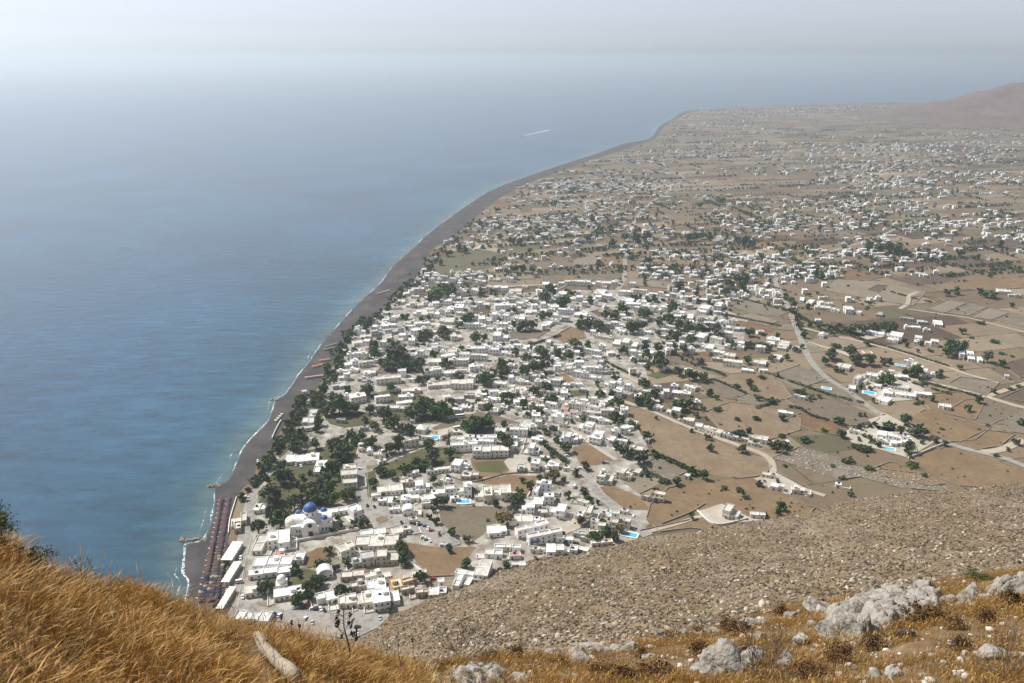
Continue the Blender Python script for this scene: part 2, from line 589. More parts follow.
def mat_plain():
    m = bpy.data.materials.new('dry_fields')
    m.use_nodes = True
    nt = m.node_tree
    N, L_ = nt.nodes, nt.links
    b = N['Principled BSDF']
    b.inputs['Roughness'].default_value = 0.95
    b.inputs['Specular IOR Level'].default_value = 0.1
    geo = N.new('ShaderNodeNewGeometry')
    nz = N.new('ShaderNodeTexNoise')
    nz.inputs['Scale'].default_value = 0.006
    nz.inputs['Detail'].default_value = 2
    L_.new(geo.outputs['Position'], nz.inputs['Vector'])
    sc = N.new('ShaderNodeVectorMath')
    sc.operation = 'MULTIPLY_ADD'
    sc.inputs[1].default_value = (16, 16, 0)
    L_.new(nz.outputs['Color'], sc.inputs[0])
    L_.new(geo.outputs['Position'], sc.inputs[2])

    def bricks(rot, w, h, off, mort):
        mp = N.new('ShaderNodeMapping')
        mp.inputs['Rotation'].default_value = (0, 0, math.radians(rot))
        L_.new(sc.outputs[0], mp.inputs['Vector'])
        br = N.new('ShaderNodeTexBrick')
        br.offset = off
        br.squash = 0.7
        br.squash_frequency = 3
        br.inputs['Scale'].default_value = 1.0
        br.inputs['Brick Width'].default_value = w
        br.inputs['Row Height'].default_value = h
        br.inputs['Mortar Size'].default_value = mort
        br.inputs['Mortar Smooth'].default_value = 0.2
        br.inputs['Color1'].default_value = (0, 0, 0, 1)
        br.inputs['Color2'].default_value = (1, 1, 1, 1)
        br.inputs['Mortar'].default_value = (0.5, 0.5, 0.5, 1)
        L_.new(mp.outputs[0], br.inputs['Vector'])
        return br
    a = bricks(-14, 130, 46, 0.37, 0.9)
    c = bricks(-8, 310, 105, 0.61, 0.0)
    mx = N.new('ShaderNodeMix')
    mx.data_type = 'RGBA'
    mx.inputs[0].default_value = 0.35
    L_.new(a.outputs['Color'], mx.inputs[6])
    L_.new(c.outputs['Color'], mx.inputs[7])
    rp = N.new('ShaderNodeValToRGB')
    e = rp.color_ramp.elements
    e[0].position, e[0].color = 0.0, (0.095, 0.068, 0.05, 1)
    e[1].position, e[1].color = 1.0, (0.40, 0.33, 0.245, 1)
    for p, col in ((0.2, (0.11, 0.08, 0.058, 1)), (0.24, (0.21, 0.16, 0.11, 1)), (0.38, (0.17, 0.122, 0.082, 1)), (0.42, (0.25, 0.19, 0.13, 1)), (0.54, (0.125, 0.115, 0.07, 1)), (0.58, (0.22, 0.165, 0.115, 1)), (0.7, (0.30, 0.24, 0.17, 1)), (0.76, (0.18, 0.135, 0.092, 1))):
        x = e.new(p)
        x.color = col
    L_.new(mx.outputs[2], rp.inputs[0])
    wl = N.new('ShaderNodeMix')                       # rubble walls between the plots
    wl.data_type = 'RGBA'
    wl.inputs[7].default_value = (0.085, 0.075, 0.05, 1)
    L_.new(a.outputs['Fac'], wl.inputs[0])
    L_.new(rp.outputs[0], wl.inputs[6])
    out = wl.outputs[2]
    for s_, d_, col, f0, f1, to_ in ((0.006, 4, (0.105, 0.095, 0.062, 1), 0.50, 0.64, .35), (0.018, 8, (0.28, 0.235, 0.175, 1), 0.52, 0.72, .4), (0.05, 8, (0.12, 0.097, 0.068, 1), 0.54, 0.70, .55), (0.35, 6, (0.12, 0.095, 0.065, 1), 0.54, 0.70, .55)):
        n2 = N.new('ShaderNodeTexNoise')
        n2.inputs['Scale'].default_value = s_
        n2.inputs['Detail'].default_value = d_
        n2.inputs['Roughness'].default_value = 0.65
        L_.new(geo.outputs['Position'], n2.inputs['Vector'])
        mr = N.new('ShaderNodeMapRange')
        mr.inputs['From Min'].default_value = f0
        mr.inputs['From Max'].default_value = f1
        mr.inputs['To Max'].default_value = to_
        L_.new(n2.outputs[0], mr.inputs['Value'])
        m3 = N.new('ShaderNodeMix')
        m3.data_type = 'RGBA'
        m3.inputs[7].default_value = col
        L_.new(mr.outputs[0], m3.inputs[0])
        L_.new(out, m3.inputs[6])
        out = m3.outputs[2]
    dk = N.new('ShaderNodeHueSaturation')
    dk.inputs['Value'].default_value = 0.82
    dk.inputs['Saturation'].default_value = 1.08
    L_.new(out, dk.inputs['Color'])
    L_.new(dk.outputs[0], b.inputs['Base Color'])
    return m


M['plain'] = mat_plain()
# the coastal plain: one sheet from the promenade to the far shore and inland
vs, fs = [], []
ys = [p[1] for p in inner]
xr = [0, 15, 40, 90, 180, 320, 520, 800, 1200, 2000, 3500, 6000, 9000]
line = []
last = -1e9
for p in inner:
    if p[1] > last + 0.5:
        line.append(p)
        last = p[1]
for p in line:
    for dx in xr:
        vs.append((p[0] + dx, p[1], ZG))
k = len(xr)
for i in range(len(line) - 1):
    for j in range(k - 1):
        fs.append((i * k + j, i * k + j + 1, (i + 1) * k + j + 1, (i + 1) * k + j))
b = MB()
b.add(vs, fs)
b.prism([(p[0], p[1]) for p in ()] or [(-120, 250), (8000, 250), (8000, 251), (-120, 251)], ZG - 1, ZG - 0.5)
structure(b.build('coastal_plain', M['plain']))

# the far ridge inland
def ridge_h(x, y):
    t = (x - 1860) / 1900.0
    if t <= 0:
        return -2.0
    crest = 425 * (1 - math.exp(-1.7 * t * t)) + 60 * max(0, t - .5)
    w = 560.0
    d = abs(y - 4900 + 0.12 * (x - 2300)) / w
    h = crest * math.exp(-d * d * 1.4)
    return ZG - 4 + h * (1 + 0.22 * noise.fractal(Vector((x * .0016, y * .0016, 0)), 1, 2, 5)) + 0.06 * h * noise.noise(Vector((x * .012, y * .012, 4)))


nx, ny = 110, 70
V = [(1880 + 4800 * i / nx, 3300 + 3200 * j / ny, 0) for j in range(ny + 1) for i in range(nx + 1)]
V = [(x, y, ridge_h(x, y)) for x, y, _ in V]
idx = np.arange((nx + 1) * (ny + 1)).reshape(ny + 1, nx + 1)
Q = np.stack([idx[:-1, :-1], idx[:-1, 1:], idx[1:, 1:], idx[1:, :-1]], -1).reshape(-1, 4)
M['ridge'] = mat('bare_ridge', (0.115, 0.064, 0.045), 0.95, (0.19, 0.125, 0.088), 0.006, (0.075, 0.058, 0.042), 0.03)
structure(link('hills', npmesh('hills', V, Q, [M['ridge']], smooth=True)))

# ------------------------------------------------------------------ paved ground of the town, fields, roads
M['townground'] = mat('pale_town_ground', (0.28, 0.255, 0.215), 0.95, (0.15, 0.125, 0.09), 0.075, (0.43, 0.41, 0.37), 0.11, fac=(0.42, 0.6))
TOWN_PX = [(229, 604), (240, 540), (247, 500), (262, 470), (285, 432), (330, 372), (360, 326), (404, 296), (440, 299), (560, 290), (640, 290), (705, 303), (748, 318), (742, 348),
           (700, 352), (640, 352), (650, 385), (614, 402), (636, 426), (646, 442), (652, 462), (640, 496), (652, 520), (635, 542), (560, 560), (500, 580), (450, 592), (392, 622), (360, 640), (230, 640)]
sheet('town_ground', pix(TOWN_PX), ZG + 0.05, M['townground'])
FCOL = {'t': ((0.36, 0.275, 0.185), (0.29, 0.21, 0.135)), 'o': ((0.30, 0.19, 0.105), (0.23, 0.15, 0.09)), 'd': ((0.30, 0.245, 0.18), (0.25, 0.20, 0.145)),
        'b': ((0.33, 0.235, 0.14), (0.27, 0.18, 0.105)), 'g': ((0.10, 0.12, 0.045), (0.17, 0.155, 0.075)), 'p': ((0.40, 0.335, 0.25), (0.35, 0.285, 0.205)), 'v': ((0.16, 0.15, 0.095), (0.21, 0.185, 0.12)),
        's': ((0.36, 0.31, 0.245), (0.27, 0.22, 0.16)), 'r': ((0.20, 0.14, 0.105), (0.16, 0.115, 0.085)), 'u': ((0.19, 0.165, 0.095), (0.12, 0.12, 0.06))}
for k_, (c1, c2) in FCOL.items():
    M['field_' + k_] = mat('field_soil_' + k_, tuple(x * q_ for x, q_ in zip(c1, (.63, .635, .63))), 0.95, tuple(x * q_ for x, q_ in zip(c2, (.60, .61, .61))), 0.045, tuple(x * 0.55 for x in c2), 0.22, spec=0.1, detail=8, rows=(72 if k_ in 'psd' else 0))
FIELDS = [  # kind, outline in the photograph
    ('t', [(614, 403), (640, 408), (690, 430), (735, 448), (762, 457), (771, 466), (765, 475), (738, 478), (712, 475), (700, 471), (682, 464), (668, 458), (655, 450), (648, 437), (637, 425)]),
    ('b', [(650, 505), (668, 488), (700, 482), (735, 479), (760, 476), (768, 488), (798, 503), (815, 508), (800, 524), (740, 534), (690, 528), (660, 532), (646, 520)]),
    ('d', [(439, 511), (449, 506), (471, 506), (511, 507), (507, 515), (492, 525), (483, 535), (474, 541), (457, 536), (442, 524)]),
    ('b', [(404, 542), (435, 547), (476, 547), (469, 557), (455, 576), (429, 576), (412, 557)]),
    ('p', [(429, 577), (455, 577), (451, 588), (420, 590)]),
    ('b', [(470, 458), (492, 455), (510, 459), (512, 466), (505, 475), (480, 478), (472, 466)]),
    ('g', [(474, 463), (490, 461), (502, 461), (507, 469), (500, 473), (479, 472)]),
    ('b', [(473, 483), (508, 475), (540, 476), (534, 497), (514, 497), (508, 486)]),
    ('b', [(572, 448), (586, 443), (613, 458), (599, 465), (581, 466)]),
    ('p', [(618, 478), (640, 466), (666, 480), (652, 488), (640, 494)]),
    ('s', [(646, 462), (660, 456), (690, 470), (676, 477), (668, 484)]),
    ('b', [(594, 488), (612, 485), (640, 497), (650, 510), (622, 510), (612, 502)]),
    ('u', [(374, 468), (395, 460), (421, 449), (440, 447), (457, 450), (464, 455), (449, 466), (429, 472), (400, 476), (380, 478)]),
    ('o', [(785, 420), (801, 413), (834, 422), (848, 427), (840, 436), (813, 431)]),
    ('s', [(772, 458), (800, 447), (830, 455), (850, 464), (880, 469), (930, 475), (950, 492), (900, 488), (860, 477), (840, 480), (815, 472)]),
    ('b', [(868, 470), (890, 462), (925, 472), (945, 484), (930, 486), (880, 476)]),
    ('p', [(823, 290), (835, 279), (880, 281), (926, 292), (913, 306), (880, 301)]),
    ('r', [(867, 290), (877, 285), (888, 286), (878, 293)]),
    ('p', [(927, 308), (949, 300), (966, 303), (944, 313)]),
    ('s', [(945, 313), (969, 303), (988, 307), (968, 316)]),
    ('p', [(970, 317), (988, 308), (1010, 312), (991, 320)]),
    ('s', [(993, 320), (1012, 312), (1040, 318), (1036, 330)]),
    ('d', [(785, 400), (801, 392), (850, 405), (880, 418), (870, 427), (845, 425), (805, 412)]),
    ('s', [(812, 384), (825, 380), (850, 394), (868, 409), (846, 402)]),
    ('r', [(830, 322), (880, 330), (900, 334), (880, 338), (830, 330)]),
    ('b', [(905, 420), (925, 410), (948, 417), (990, 428), (975, 440), (950, 442), (930, 432)]),
    ('o', [(915, 438), (930, 432), (950, 442), (940, 450)]),
    ('b', [(905, 455), (950, 446), (985, 458), (1024, 470), (1040, 490), (960, 486), (930, 474)]),
    ('d', [(965, 400), (985, 398), (1030, 412), (1030, 425), (985, 424), (945, 412)]),
    ('b', [(917, 395), (958, 392), (985, 402), (975, 420), (950, 415), (930, 410)]),
    ('s', [(948, 384), (960, 377), (1000, 382), (986, 396), (965, 392)]),
    ('s', [(990, 425), (1024, 410), (1040, 436), (1010, 432)]),
    ('b', [(958, 443), (985, 430), (1015, 434), (1000, 446), (975, 450)]),
    ('r', [(1000, 398), (1024, 388), (1040, 395), (1030, 403)]),
    ('d', [(509, 333), (531, 330), (549, 331), (537, 338), (511, 340)]),
    ('b', [(550, 338), (571, 327), (584, 332), (585, 337), (569, 343)]),
    ('p', [(573, 260), (582, 256), (598, 256), (596, 265), (573, 265)]),
    ('b', [(598, 264), (605, 256), (623, 256), (624, 265)]),
    ('d', [(543, 276), (622, 270), (625, 278), (541, 284)]),
    ('b', [(558, 281), (565, 274.5), (578, 273.5), (572, 280.5)]),
    ('p', [(628, 279), (643, 278), (675, 284), (672, 289), (627, 285)]),
    ('v', [(436, 257), (460, 250), (490, 251), (506, 255), (488, 268), (440, 275), (428, 268)]),
    ('p', [(482, 274), (537, 271), (535, 279), (480, 280)]),
    ('g', [(490, 261), (497, 255), (506, 254), (505, 260), (496, 263)]),
    ('g', [(646, 375), (672, 369), (676, 374), (657, 379)]),
    ('d', [(668, 361), (672, 357), (701, 366), (730, 374), (722, 378), (700, 370)]),
    ('d', [(697, 385), (712, 380), (745, 395), (735, 400), (710, 396)]),
    ('t', [(715, 375), (760, 372), (780, 382), (792, 398), (770, 402), (740, 390)]),
    ('s', [(735, 398), (760, 393), (776, 403), (757, 408)]),
    ('t', [(705, 412), (730, 402), (780, 409), (800, 417), (800, 430), (770, 440), (720, 430)]),
    ('s', [(730, 306), (745, 300), (790, 310), (792, 318), (755, 314)]),
    ('p', [(735, 316), (750, 313), (778, 321), (768, 326)]),
    ('o', [(733, 323), (740, 321), (775, 327), (772, 332), (750, 330)]),
    ('s', [(780, 325), (795, 322), (793, 331), (772, 329)]),
    ('b', [(775, 318), (790, 312), (793, 320)]),
    ('s', [(770, 375), (800, 365), (830, 382), (812, 384), (800, 390)]),
    ('r', [(590, 312), (605, 308), (620, 312), (612, 318), (598, 316)]),
    ('r', [(472, 310), (490, 308), (491, 313), (474, 316)]),
    ('d', [(450, 420), (470, 410), (495, 415), (520, 423), (520, 432), (500, 436), (470, 446), (440, 436), (432, 428)]),
    ('b', [(558, 375), (565, 374), (578, 384), (572, 388)]),
    ('g', [(568, 391), (580, 390), (588, 395), (572, 397)]),
    ('d', [(418, 369), (380, 368), (376, 373), (415, 374)]),
    ('u', [(323, 415), (350, 411), (372, 413), (370, 424), (345, 428), (330, 424)]),
    ('o', [(878, 250), (905, 247), (920, 252), (890, 256)]),
    ('r', [(960, 240), (1000, 236), (1024, 242), (1010, 248), (970, 247)]),
    ('r', [(930, 262), (965, 256), (1000, 262), (960, 268)]),
    ('o', [(830, 275), (850, 270), (888, 277), (860, 281)]),
    ('b', [(946, 283), (985, 270), (1024, 278), (1024, 288), (980, 291)]),
    ('r', [(1000, 365), (1024, 358), (1040, 370), (1020, 378)]),
    ('u', [(256, 512), (259, 492), (275, 470), (300, 452), (330, 446), (338, 462), (330, 480), (345, 498), (330, 506), (296, 506), (276, 514)]),
    ('u', [(336, 446), (357, 441), (358, 468), (356, 498), (336, 500), (330, 480)]),
    ('u', [(268, 452), (285, 430), (302, 412), (318, 396), (330, 402), (318, 424), (300, 440), (280, 458)]),
    ('u', [(370, 395), (396, 388), (430, 398), (450, 412), (436, 424), (400, 420), (380, 410)]),
    ('u', [(365, 474), (375, 470), (378, 496), (368, 498)]),
    ('u', [(258, 574), (280, 566), (312, 570), (330, 578), (318, 590), (296, 588), (266, 584)]),
]
for i, (k_, P) in enumerate(FIELDS):
    sheet('field', pix(P), ZG + 0.065 + 0.0036 * i, M['field_' + k_])

ROADS = [  # material, width in metres, line in the photograph
    ('asphalt', 9, [(222, 640), (229, 612), (233, 590), (238, 565), (243, 545), (248, 522), (253, 500), (262, 486)]),
    ('path', 6, [(262, 486), (272, 464), (288, 440), (299, 425)]),
    ('asphalt', 9, [(359, 455), (361, 470), (363, 495), (367, 512)]),
    ('path', 6, [(359, 455), (366, 440), (385, 430), (405, 425)]),
    ('asphalt', 8, [(484, 424), (510, 426), (524, 428), (545, 443), (566, 460), (585, 476), (600, 495), (616, 508), (632, 524), (648, 536)]),
    ('path', 4, [(556, 418), (575, 432), (588, 442), (603, 452), (616, 460)]),
    ('dirt_road', 6, [(598, 393), (618, 400), (640, 407), (662, 416), (690, 428), (715, 437), (740, 446), (752, 450), (764, 455), (771, 461), (773, 469), (773, 478)]),
    ('asphalt', 6, [(790, 268), (776, 279), (780, 292), (786, 303), (793, 320), (799, 335), (806, 352), (813, 364), (828, 379), (848, 391), (868, 406), (893, 423), (918, 433), (945, 443), (982, 453), (1003, 458), (1024, 466), (1060, 481)]),
    ('dirt_road', 5, [(804, 328), (830, 335), (862, 342), (899, 352), (944, 366), (966, 374), (1000, 383)]),
    ('dirt_road', 4, [(808, 342), (828, 348), (849, 354)]),
    ('dirt_road', 7, [(905, 378), (944, 386), (986, 397), (1010, 404), (1040, 412)]),
    ('dirt_road', 6, [(986, 397), (1003, 391), (1024, 384), (1050, 378)]),
    ('dirt_road', 8, [(982, 452), (1000, 450), (1024, 440)]),
    ('dirt_road', 6, [(900, 309), (908, 303), (909, 296), (918, 292)]),
    ('dirt_road', 4, [(908, 309), (940, 314), (968, 318), (1000, 326), (1030, 334)]),
    ('dirt_road', 5, [(775, 478), (800, 488), (825, 496)]),
    ('asphalt', 6, [(662, 162), (669, 170), (684, 178), (672, 188), (645, 208), (630, 230), (625, 250), (625, 266), (623, 282), (611, 297), (600, 312)]),
    ('asphalt', 6, [(790, 268), (830, 252), (870, 240), (902, 226), (915, 220)]),
    ('path', 5, [(420, 291), (460, 289), (500, 287), (540, 285), (612, 282)]),
    ('dirt_road', 5, [(596, 365), (620, 374), (650, 388), (690, 405)]),
    ('path', 5, [(440, 405), (470, 394), (480, 388), (500, 377)]),
    ('dirt_road', 4, [(648, 532), (680, 523), (705, 515)]),
    ('path', 5, [(400, 512), (420, 500), (426, 490)]),
]
road_lines = []
for i, (m_, w, P) in enumerate(ROADS):
    ln = smooth_line(pix(P), 5)
    road_lines.append((ln, w))
    L, Rr = ribbon(ln, w)
    z = ZG + 0.31 + 0.004 * i
    strip('road', L, Rr, z, z, m_)
    bb = strip('road', L, Rr, z, z, m_)
    structure(bb.build('road' if m_ == 'asphalt' else 'dirt_track' if m_ == 'dirt_road' else 'paved_lane', M[m_]))
    if m_ == 'asphalt':                                # low kerbs on both sides
        for s_ in (0, 1):
            kl, kr = ribbon(ln, w + 0.5)
            A = (L, kl) if s_ == 0 else (kr, Rr)
            kb = MB()
            nn = len(ln)
            kb.add([(*p, z + 0.12) for p in A[0]] + [(*p, z + 0.12) for p in A[1]], [(nn + j, nn + j + 1, j + 1, j) for j in range(nn - 1)] if s_ == 0 else [(j, j + 1, nn + j + 1, nn + j)[::-1] for j in range(nn - 1)])
            structure(kb.build('kerb', M['roof_tan']))
for P, m_, nm in (([(366, 508), (378, 505), (392, 509), (412, 516), (430, 521), (446, 530), (461, 544), (452, 547), (436, 545), (420, 537), (408, 530), (398, 526), (384, 530), (370, 528), (362, 520)], 'asphalt', 'car_park'),
                  ([(284, 611), (330, 610), (372, 613), (394, 612), (378, 628), (352, 640), (300, 632), (280, 620)], 'asphalt', 'beach_car_park'),
                  ([(236, 596), (246, 602), (262, 607), (284, 610), (282, 622), (240, 618), (230, 610)], 'asphalt', 'road_bend'),
                  ([(434, 431), (452, 427), (470, 431), (464, 438), (446, 441)], 'path', 'coach_park'),
                  ([(452, 405), (466, 399), (482, 401), (484, 410), (470, 415), (455, 412)], 'path', 'dusty_car_park'),
                  ([(504, 462), (516, 452), (528, 456), (536, 470), (512, 474)], 'path', 'paved_yard'),
                  ([(552, 528), (575, 518), (586, 526), (562, 536)], 'path', 'paved_yard'),
                  ([(697, 512), (722, 504), (750, 518), (768, 520), (716, 525)], 'path', 'paved_yard'),
                  ([(754, 479), (775, 472), (806, 489), (795, 494), (770, 489)], 'path', 'paved_yard'),
                  ([(868, 420), (886, 414), (905, 424), (898, 432), (880, 432)], 'path', 'paved_yard'),
                  ([(842, 432), (870, 424), (905, 432), (935, 442), (908, 458), (880, 450), (852, 443)], 'path', 'villa_garden'),
                  ([(862, 374), (900, 372), (925, 390), (915, 400), (888, 402), (868, 396)], 'path', 'paved_yard'),
                  ([(852, 332), (885, 327), (890, 336), (866, 340)], 'path', 'paved_yard'),
                  ([(296, 560), (318, 548), (336, 548), (326, 566), (308, 568)], 'field_o', 'garden_plot'),
                  ([(346, 568), (358, 564), (374, 570), (362, 576)], 'field_o', 'walled_yard')):
    sheet(nm, pix(P), ZG + 0.42, M[m_])
structure(link('traffic_island', None)) if False else None
ib = MB()
ix, iy = G(382, 520)
ib.lathe([(4.6, ZG + .3), (4.6, ZG + .56), (4.2, ZG + .6), (0.01, ZG + .66)], 20, ix, iy)
structure(ib.build('traffic_island', M['field_t']))
# ------------------------------------------------------------------ the mountain slope and the ledge the camera stands on
TOE_PX = [(-300, 760), (100, 760), (200, 730), (300, 690), (340, 655), (365, 637), (400, 613), (450, 590), (500, 569), (560, 554), (600, 546), (660, 535), (740, 523), (800, 513), (860, 500), (930, 489), (1024, 482), (1150, 468), (1400, 450)]
toe = pix(TOE_PX)
toe_a = [p[0] / p[1] for p in toe]
KD = math.radians(12)


def lerp(xs, ys, x):
    if x <= xs[0]:
        return ys[0]
    for i in range(len(xs) - 1):
        if x <= xs[i + 1]:
            t = (x - xs[i]) / (xs[i + 1] - xs[i])
            t = t * t * (3 - 2 * t) * .5 + t * .5
            return ys[i] + (ys[i + 1] - ys[i]) * t
    return ys[-1]


toe_y = [p[1] for p in toe]


def slope_z(x, y):
    a = x / y
    yt = lerp(toe_a, toe_y, a) * (1 + 0.008 * noise.noise(Vector((a * 9, 5, 0))))
    q = y / yt
    dt = math.atan((H - ZG) / yt)
    z = H - y * math.tan(dt + (1 - q) * KD)
    if q > 1:
        z = ZG - (y - yt) * 0.35
    k = min(1, max(0, (1.02 - q) * 7))
    p = Vector((x * .02, y * .02, 0))
    big = 3.4 * noise.fractal(p, 1.0, 2.0, 3)
    mid = 1.9 * noise.fractal(Vector((x * .11, y * .11, 7)), 1.0, 2.1, 5)
    # outcrop bands that climb across the slope
    t = (y * 0.62 - x * 0.42 + z * 0.9) * 0.085 + 0.9 * noise.noise(Vector((x * .02, y * .02, 3)))
    band = max(0, math.sin(t * 2 * math.pi * .5)) ** 6 * 1.6 * max(0, noise.noise(Vector((x * .018, y * .018, 12))) + .25)
    return z + k * (big + mid + band) * min(1, y / 60)


def mat_slope():
    m = bpy.data.materials.new('stony_slope')
    m.use_nodes = True
    nt = m.node_tree
    N, L_ = nt.nodes, nt.links
    b = N['Principled BSDF']
    b.inputs['Roughness'].default_value = 0.95
    b.inputs['Specular IOR Level'].default_value = 0.1
    geo = N.new('ShaderNodeNewGeometry')
    out = None
    rgb = N.new('ShaderNodeRGB')
    rgb.outputs[0].default_value = (0.20, 0.145, 0.09, 1)
    out = rgb.outputs[0]
    for s_, col, f0, f1, d_ in ((0.011, (0.26, 0.21, 0.155, 1), 0.46, 0.56, 5), (0.03, (0.165, 0.12, 0.073, 1), 0.42, 0.62, 4), (0.22, (0.24, 0.178, 0.115, 1), 0.54, 0.64, 8), (0.16, (0.26, 0.19, 0.085, 1), 0.55, 0.66, 6), (0.4, (0.065, 0.045, 0.026, 1), 0.53, 0.60, 6)):
        n2 = N.new('ShaderNodeTexNoise')
        n2.inputs['Scale'].default_value = s_
        n2.inputs['Detail'].default_value = d_
        n2.inputs['Roughness'].default_value = 0.65
        L_.new(geo.outputs['Position'], n2.inputs['Vector'])
        mr = N.new('ShaderNodeMapRange')
        mr.inputs['From Min'].default_value = f0
        mr.inputs['From Max'].default_value = f1
        mr.inputs['To Max'].default_value = 0.9
        L_.new(n2.outputs[0], mr.inputs['Value'])
        m3 = N.new('ShaderNodeMix')
        m3.data_type = 'RGBA'
        m3.inputs[7].default_value = col
        L_.new(mr.outputs[0], m3.inputs[0])
        L_.new(out, m3.inputs[6])
        out = m3.outputs[2]
    L_.new(out, b.inputs['Base Color'])
    n2 = N.new('ShaderNodeTexNoise')
    n2.inputs['Scale'].default_value = 0.8
    n2.inputs['Detail'].default_value = 8
    L_.new(geo.outputs['Position'], n2.inputs['Vector'])
    bp = N.new('ShaderNodeBump')
    bp.inputs['Distance'].default_value = 1.8
    L_.new(n2.outputs[0], bp.inputs['Height'])
    L_.new(bp.outputs[0], b.inputs['Normal'])
    return m


M['slope'] = mat_slope()
na, nq = 620, 420
A = np.concatenate([np.linspace(-1.5, -.32, 40), np.linspace(-.31, 1.0, 550), np.linspace(1.02, 1.9, 30)])
Qs = np.concatenate([np.linspace(0.05, 0.3, 40), np.linspace(0.302, 1.04, nq - 40)])
V = []
for q in Qs:
    for a in A:
        y = q * lerp(toe_a, toe_y, a)
        V.append((a * y, y, slope_z(a * y, y)))
idx = np.arange(na * nq).reshape(nq, na)
Q = np.stack([idx[:-1, :-1], idx[:-1, 1:], idx[1:, 1:], idx[1:, :-1]], -1).reshape(-1, 4)
structure(link('mountain_slope', npmesh('mountain_slope', V, Q, [M['slope']], smooth=True)), 'structure')

# ledge: crest line of the near ground in the photograph, with its distance
CREST = [(-600, 470, 7), (-200, 520, 7), (0, 551, 7), (60, 582, 7), (130, 601, 7.5), (200, 621, 8), (260, 635, 8.5), (330, 651, 9), (400, 667, 11), (430, 670, 13), (470, 664, 16), (520, 657, 18), (600, 648, 20),
         (700, 634, 22), (780, 612, 24), (860, 600, 25), (950, 582, 26), (1024, 572, 27), (1300, 540, 28), (1700, 520, 28)]
cr_a, cr_D, cr_t, cr_c = [], [], [], []
for px, py, D in CREST:
    u = (px - 512) / F
    v = (341.5 - py) / F
    fy = math.cos(PITCH) + v * math.sin(PITCH)
    cr_a.append(u / fy)
    cr_t.append((math.sin(PITCH) - v * math.cos(PITCH)) / fy)
    cr_D.append(D)
    cr_c.append(1.7 + 1.3 * min(1, max(0, (px - 330) / 200)))


def ledge_z(x, y):
    y = max(y, 0.05)
    a = max(-2.2, min(2.6, x / max(y, 1.5)))
    D, td, c0 = lerp(cr_a, cr_D, a), lerp(cr_a, cr_t, a), lerp(cr_a, cr_c, a)
    m = (D * td - c0) / D
    drop = c0 + m * y
    if y > D:
        e = y - D
        drop += e * e / (e + 0.35 * D) * 1.1
    rough = min(1.0, 0.25 + max(0, (x / max(y, 1) + .12)) * 3)
    nz = 0.10 * noise.fractal(Vector((x * .5, y * .5, 1)), 1, 2, 3) + rough * 0.16 * noise.fractal(Vector((x * .9, y * .9, 8)), 1, 2, 4)
    return H - drop + nz * min(1, y / 3)


def ledge_hit(px, py):
    """Where the line of sight through a place in the photograph meets the near ground."""
    u = (px - 512) / F
    v = (341.5 - py) / F
    d = Vector((u, math.cos(PITCH) + v * math.sin(PITCH), -math.sin(PITCH) + v * math.cos(PITCH)))
    t = 1.0
    while t < 60:
        p = d * t
        if H + p.z <= ledge_z(p.x, p.y):
            return p.x, p.y, t
        t += 0.04
    D = lerp(cr_a, cr_D, u / d.y)
    return u / d.y * D, D, D / d.y


M['ledge'] = mat('ledge_soil', (0.12, 0.075, 0.035), 0.95, (0.22, 0.145, 0.07), 1.2, (0.10, 0.065, 0.035), 3.0, bump=0.06, bscale=6)
na, nq = 300, 170
A = np.linspace(-1.6, 2.0, na)
Y = np.concatenate([np.linspace(0.2, 12, 90), np.linspace(12.3, 40, 60), np.linspace(41, 75, 20)])
V = []
for y in Y:
    for a in A:
        yy = max(y, 1.5)
        V.append((a * yy, y, ledge_z(a * yy, y)))
idx = np.arange(na * nq).reshape(nq, na)
Q = np.stack([idx[:-1, :-1], idx[:-1, 1:], idx[1:, 1:], idx[1:, :-1]], -1).reshape(-1, 4)
structure(link('ledge_ground', npmesh('ledge_ground', V, Q, [M['ledge']], smooth=True)))


# ------------------------------------------------------------------ rocks
def rock_verts(rng, sub=2, flat=0.7, cuts=7, rough=0.12, tall=1.0):
    import bmesh
    bm = bmesh.new()
    bmesh.ops.create_icosphere(bm, subdivisions=sub, radius=1.0)
    off = Vector((rng.random() * 50, rng.random() * 50, rng.random() * 50))
    planes = []
    for _ in range(cuts):
        nrm = Vector((rng.gauss(0, 1), rng.gauss(0, 1), rng.gauss(0.25, .8))).normalized()
        planes.append((nrm, rng.uniform(0.42, 0.85)))
    vs = []
    for v in bm.verts:
        p = v.co.copy()
        for nrm, d in planes:
            k = p.dot(nrm)
            if k > d:
                p -= nrm * (k - d) * 0.92
        p += p.normalized() * (rough * noise.fractal(p * 1.7 + off, 1, 2, 4) + rough * .35 * abs(noise.noise(p * 6 + off)))
        vs.append((p.x, p.y, p.z * flat * tall))
    fs = [tuple(v.index for v in f.verts) for f in bm.faces]
    bm.free()
    return vs, fs


M['rock'] = mat('pale_limestone', (0.265, 0.245, 0.215), 0.9, (0.105, 0.09, 0.068), 2.4, (0.33, 0.31, 0.275), 9.0, rand=0.14, bump=0.10, bscale=7, fac=(.44, .60))
M['rubble'] = mat('slope_stones', (0.4, 0.35, 0.28), 0.95, attr='tint')
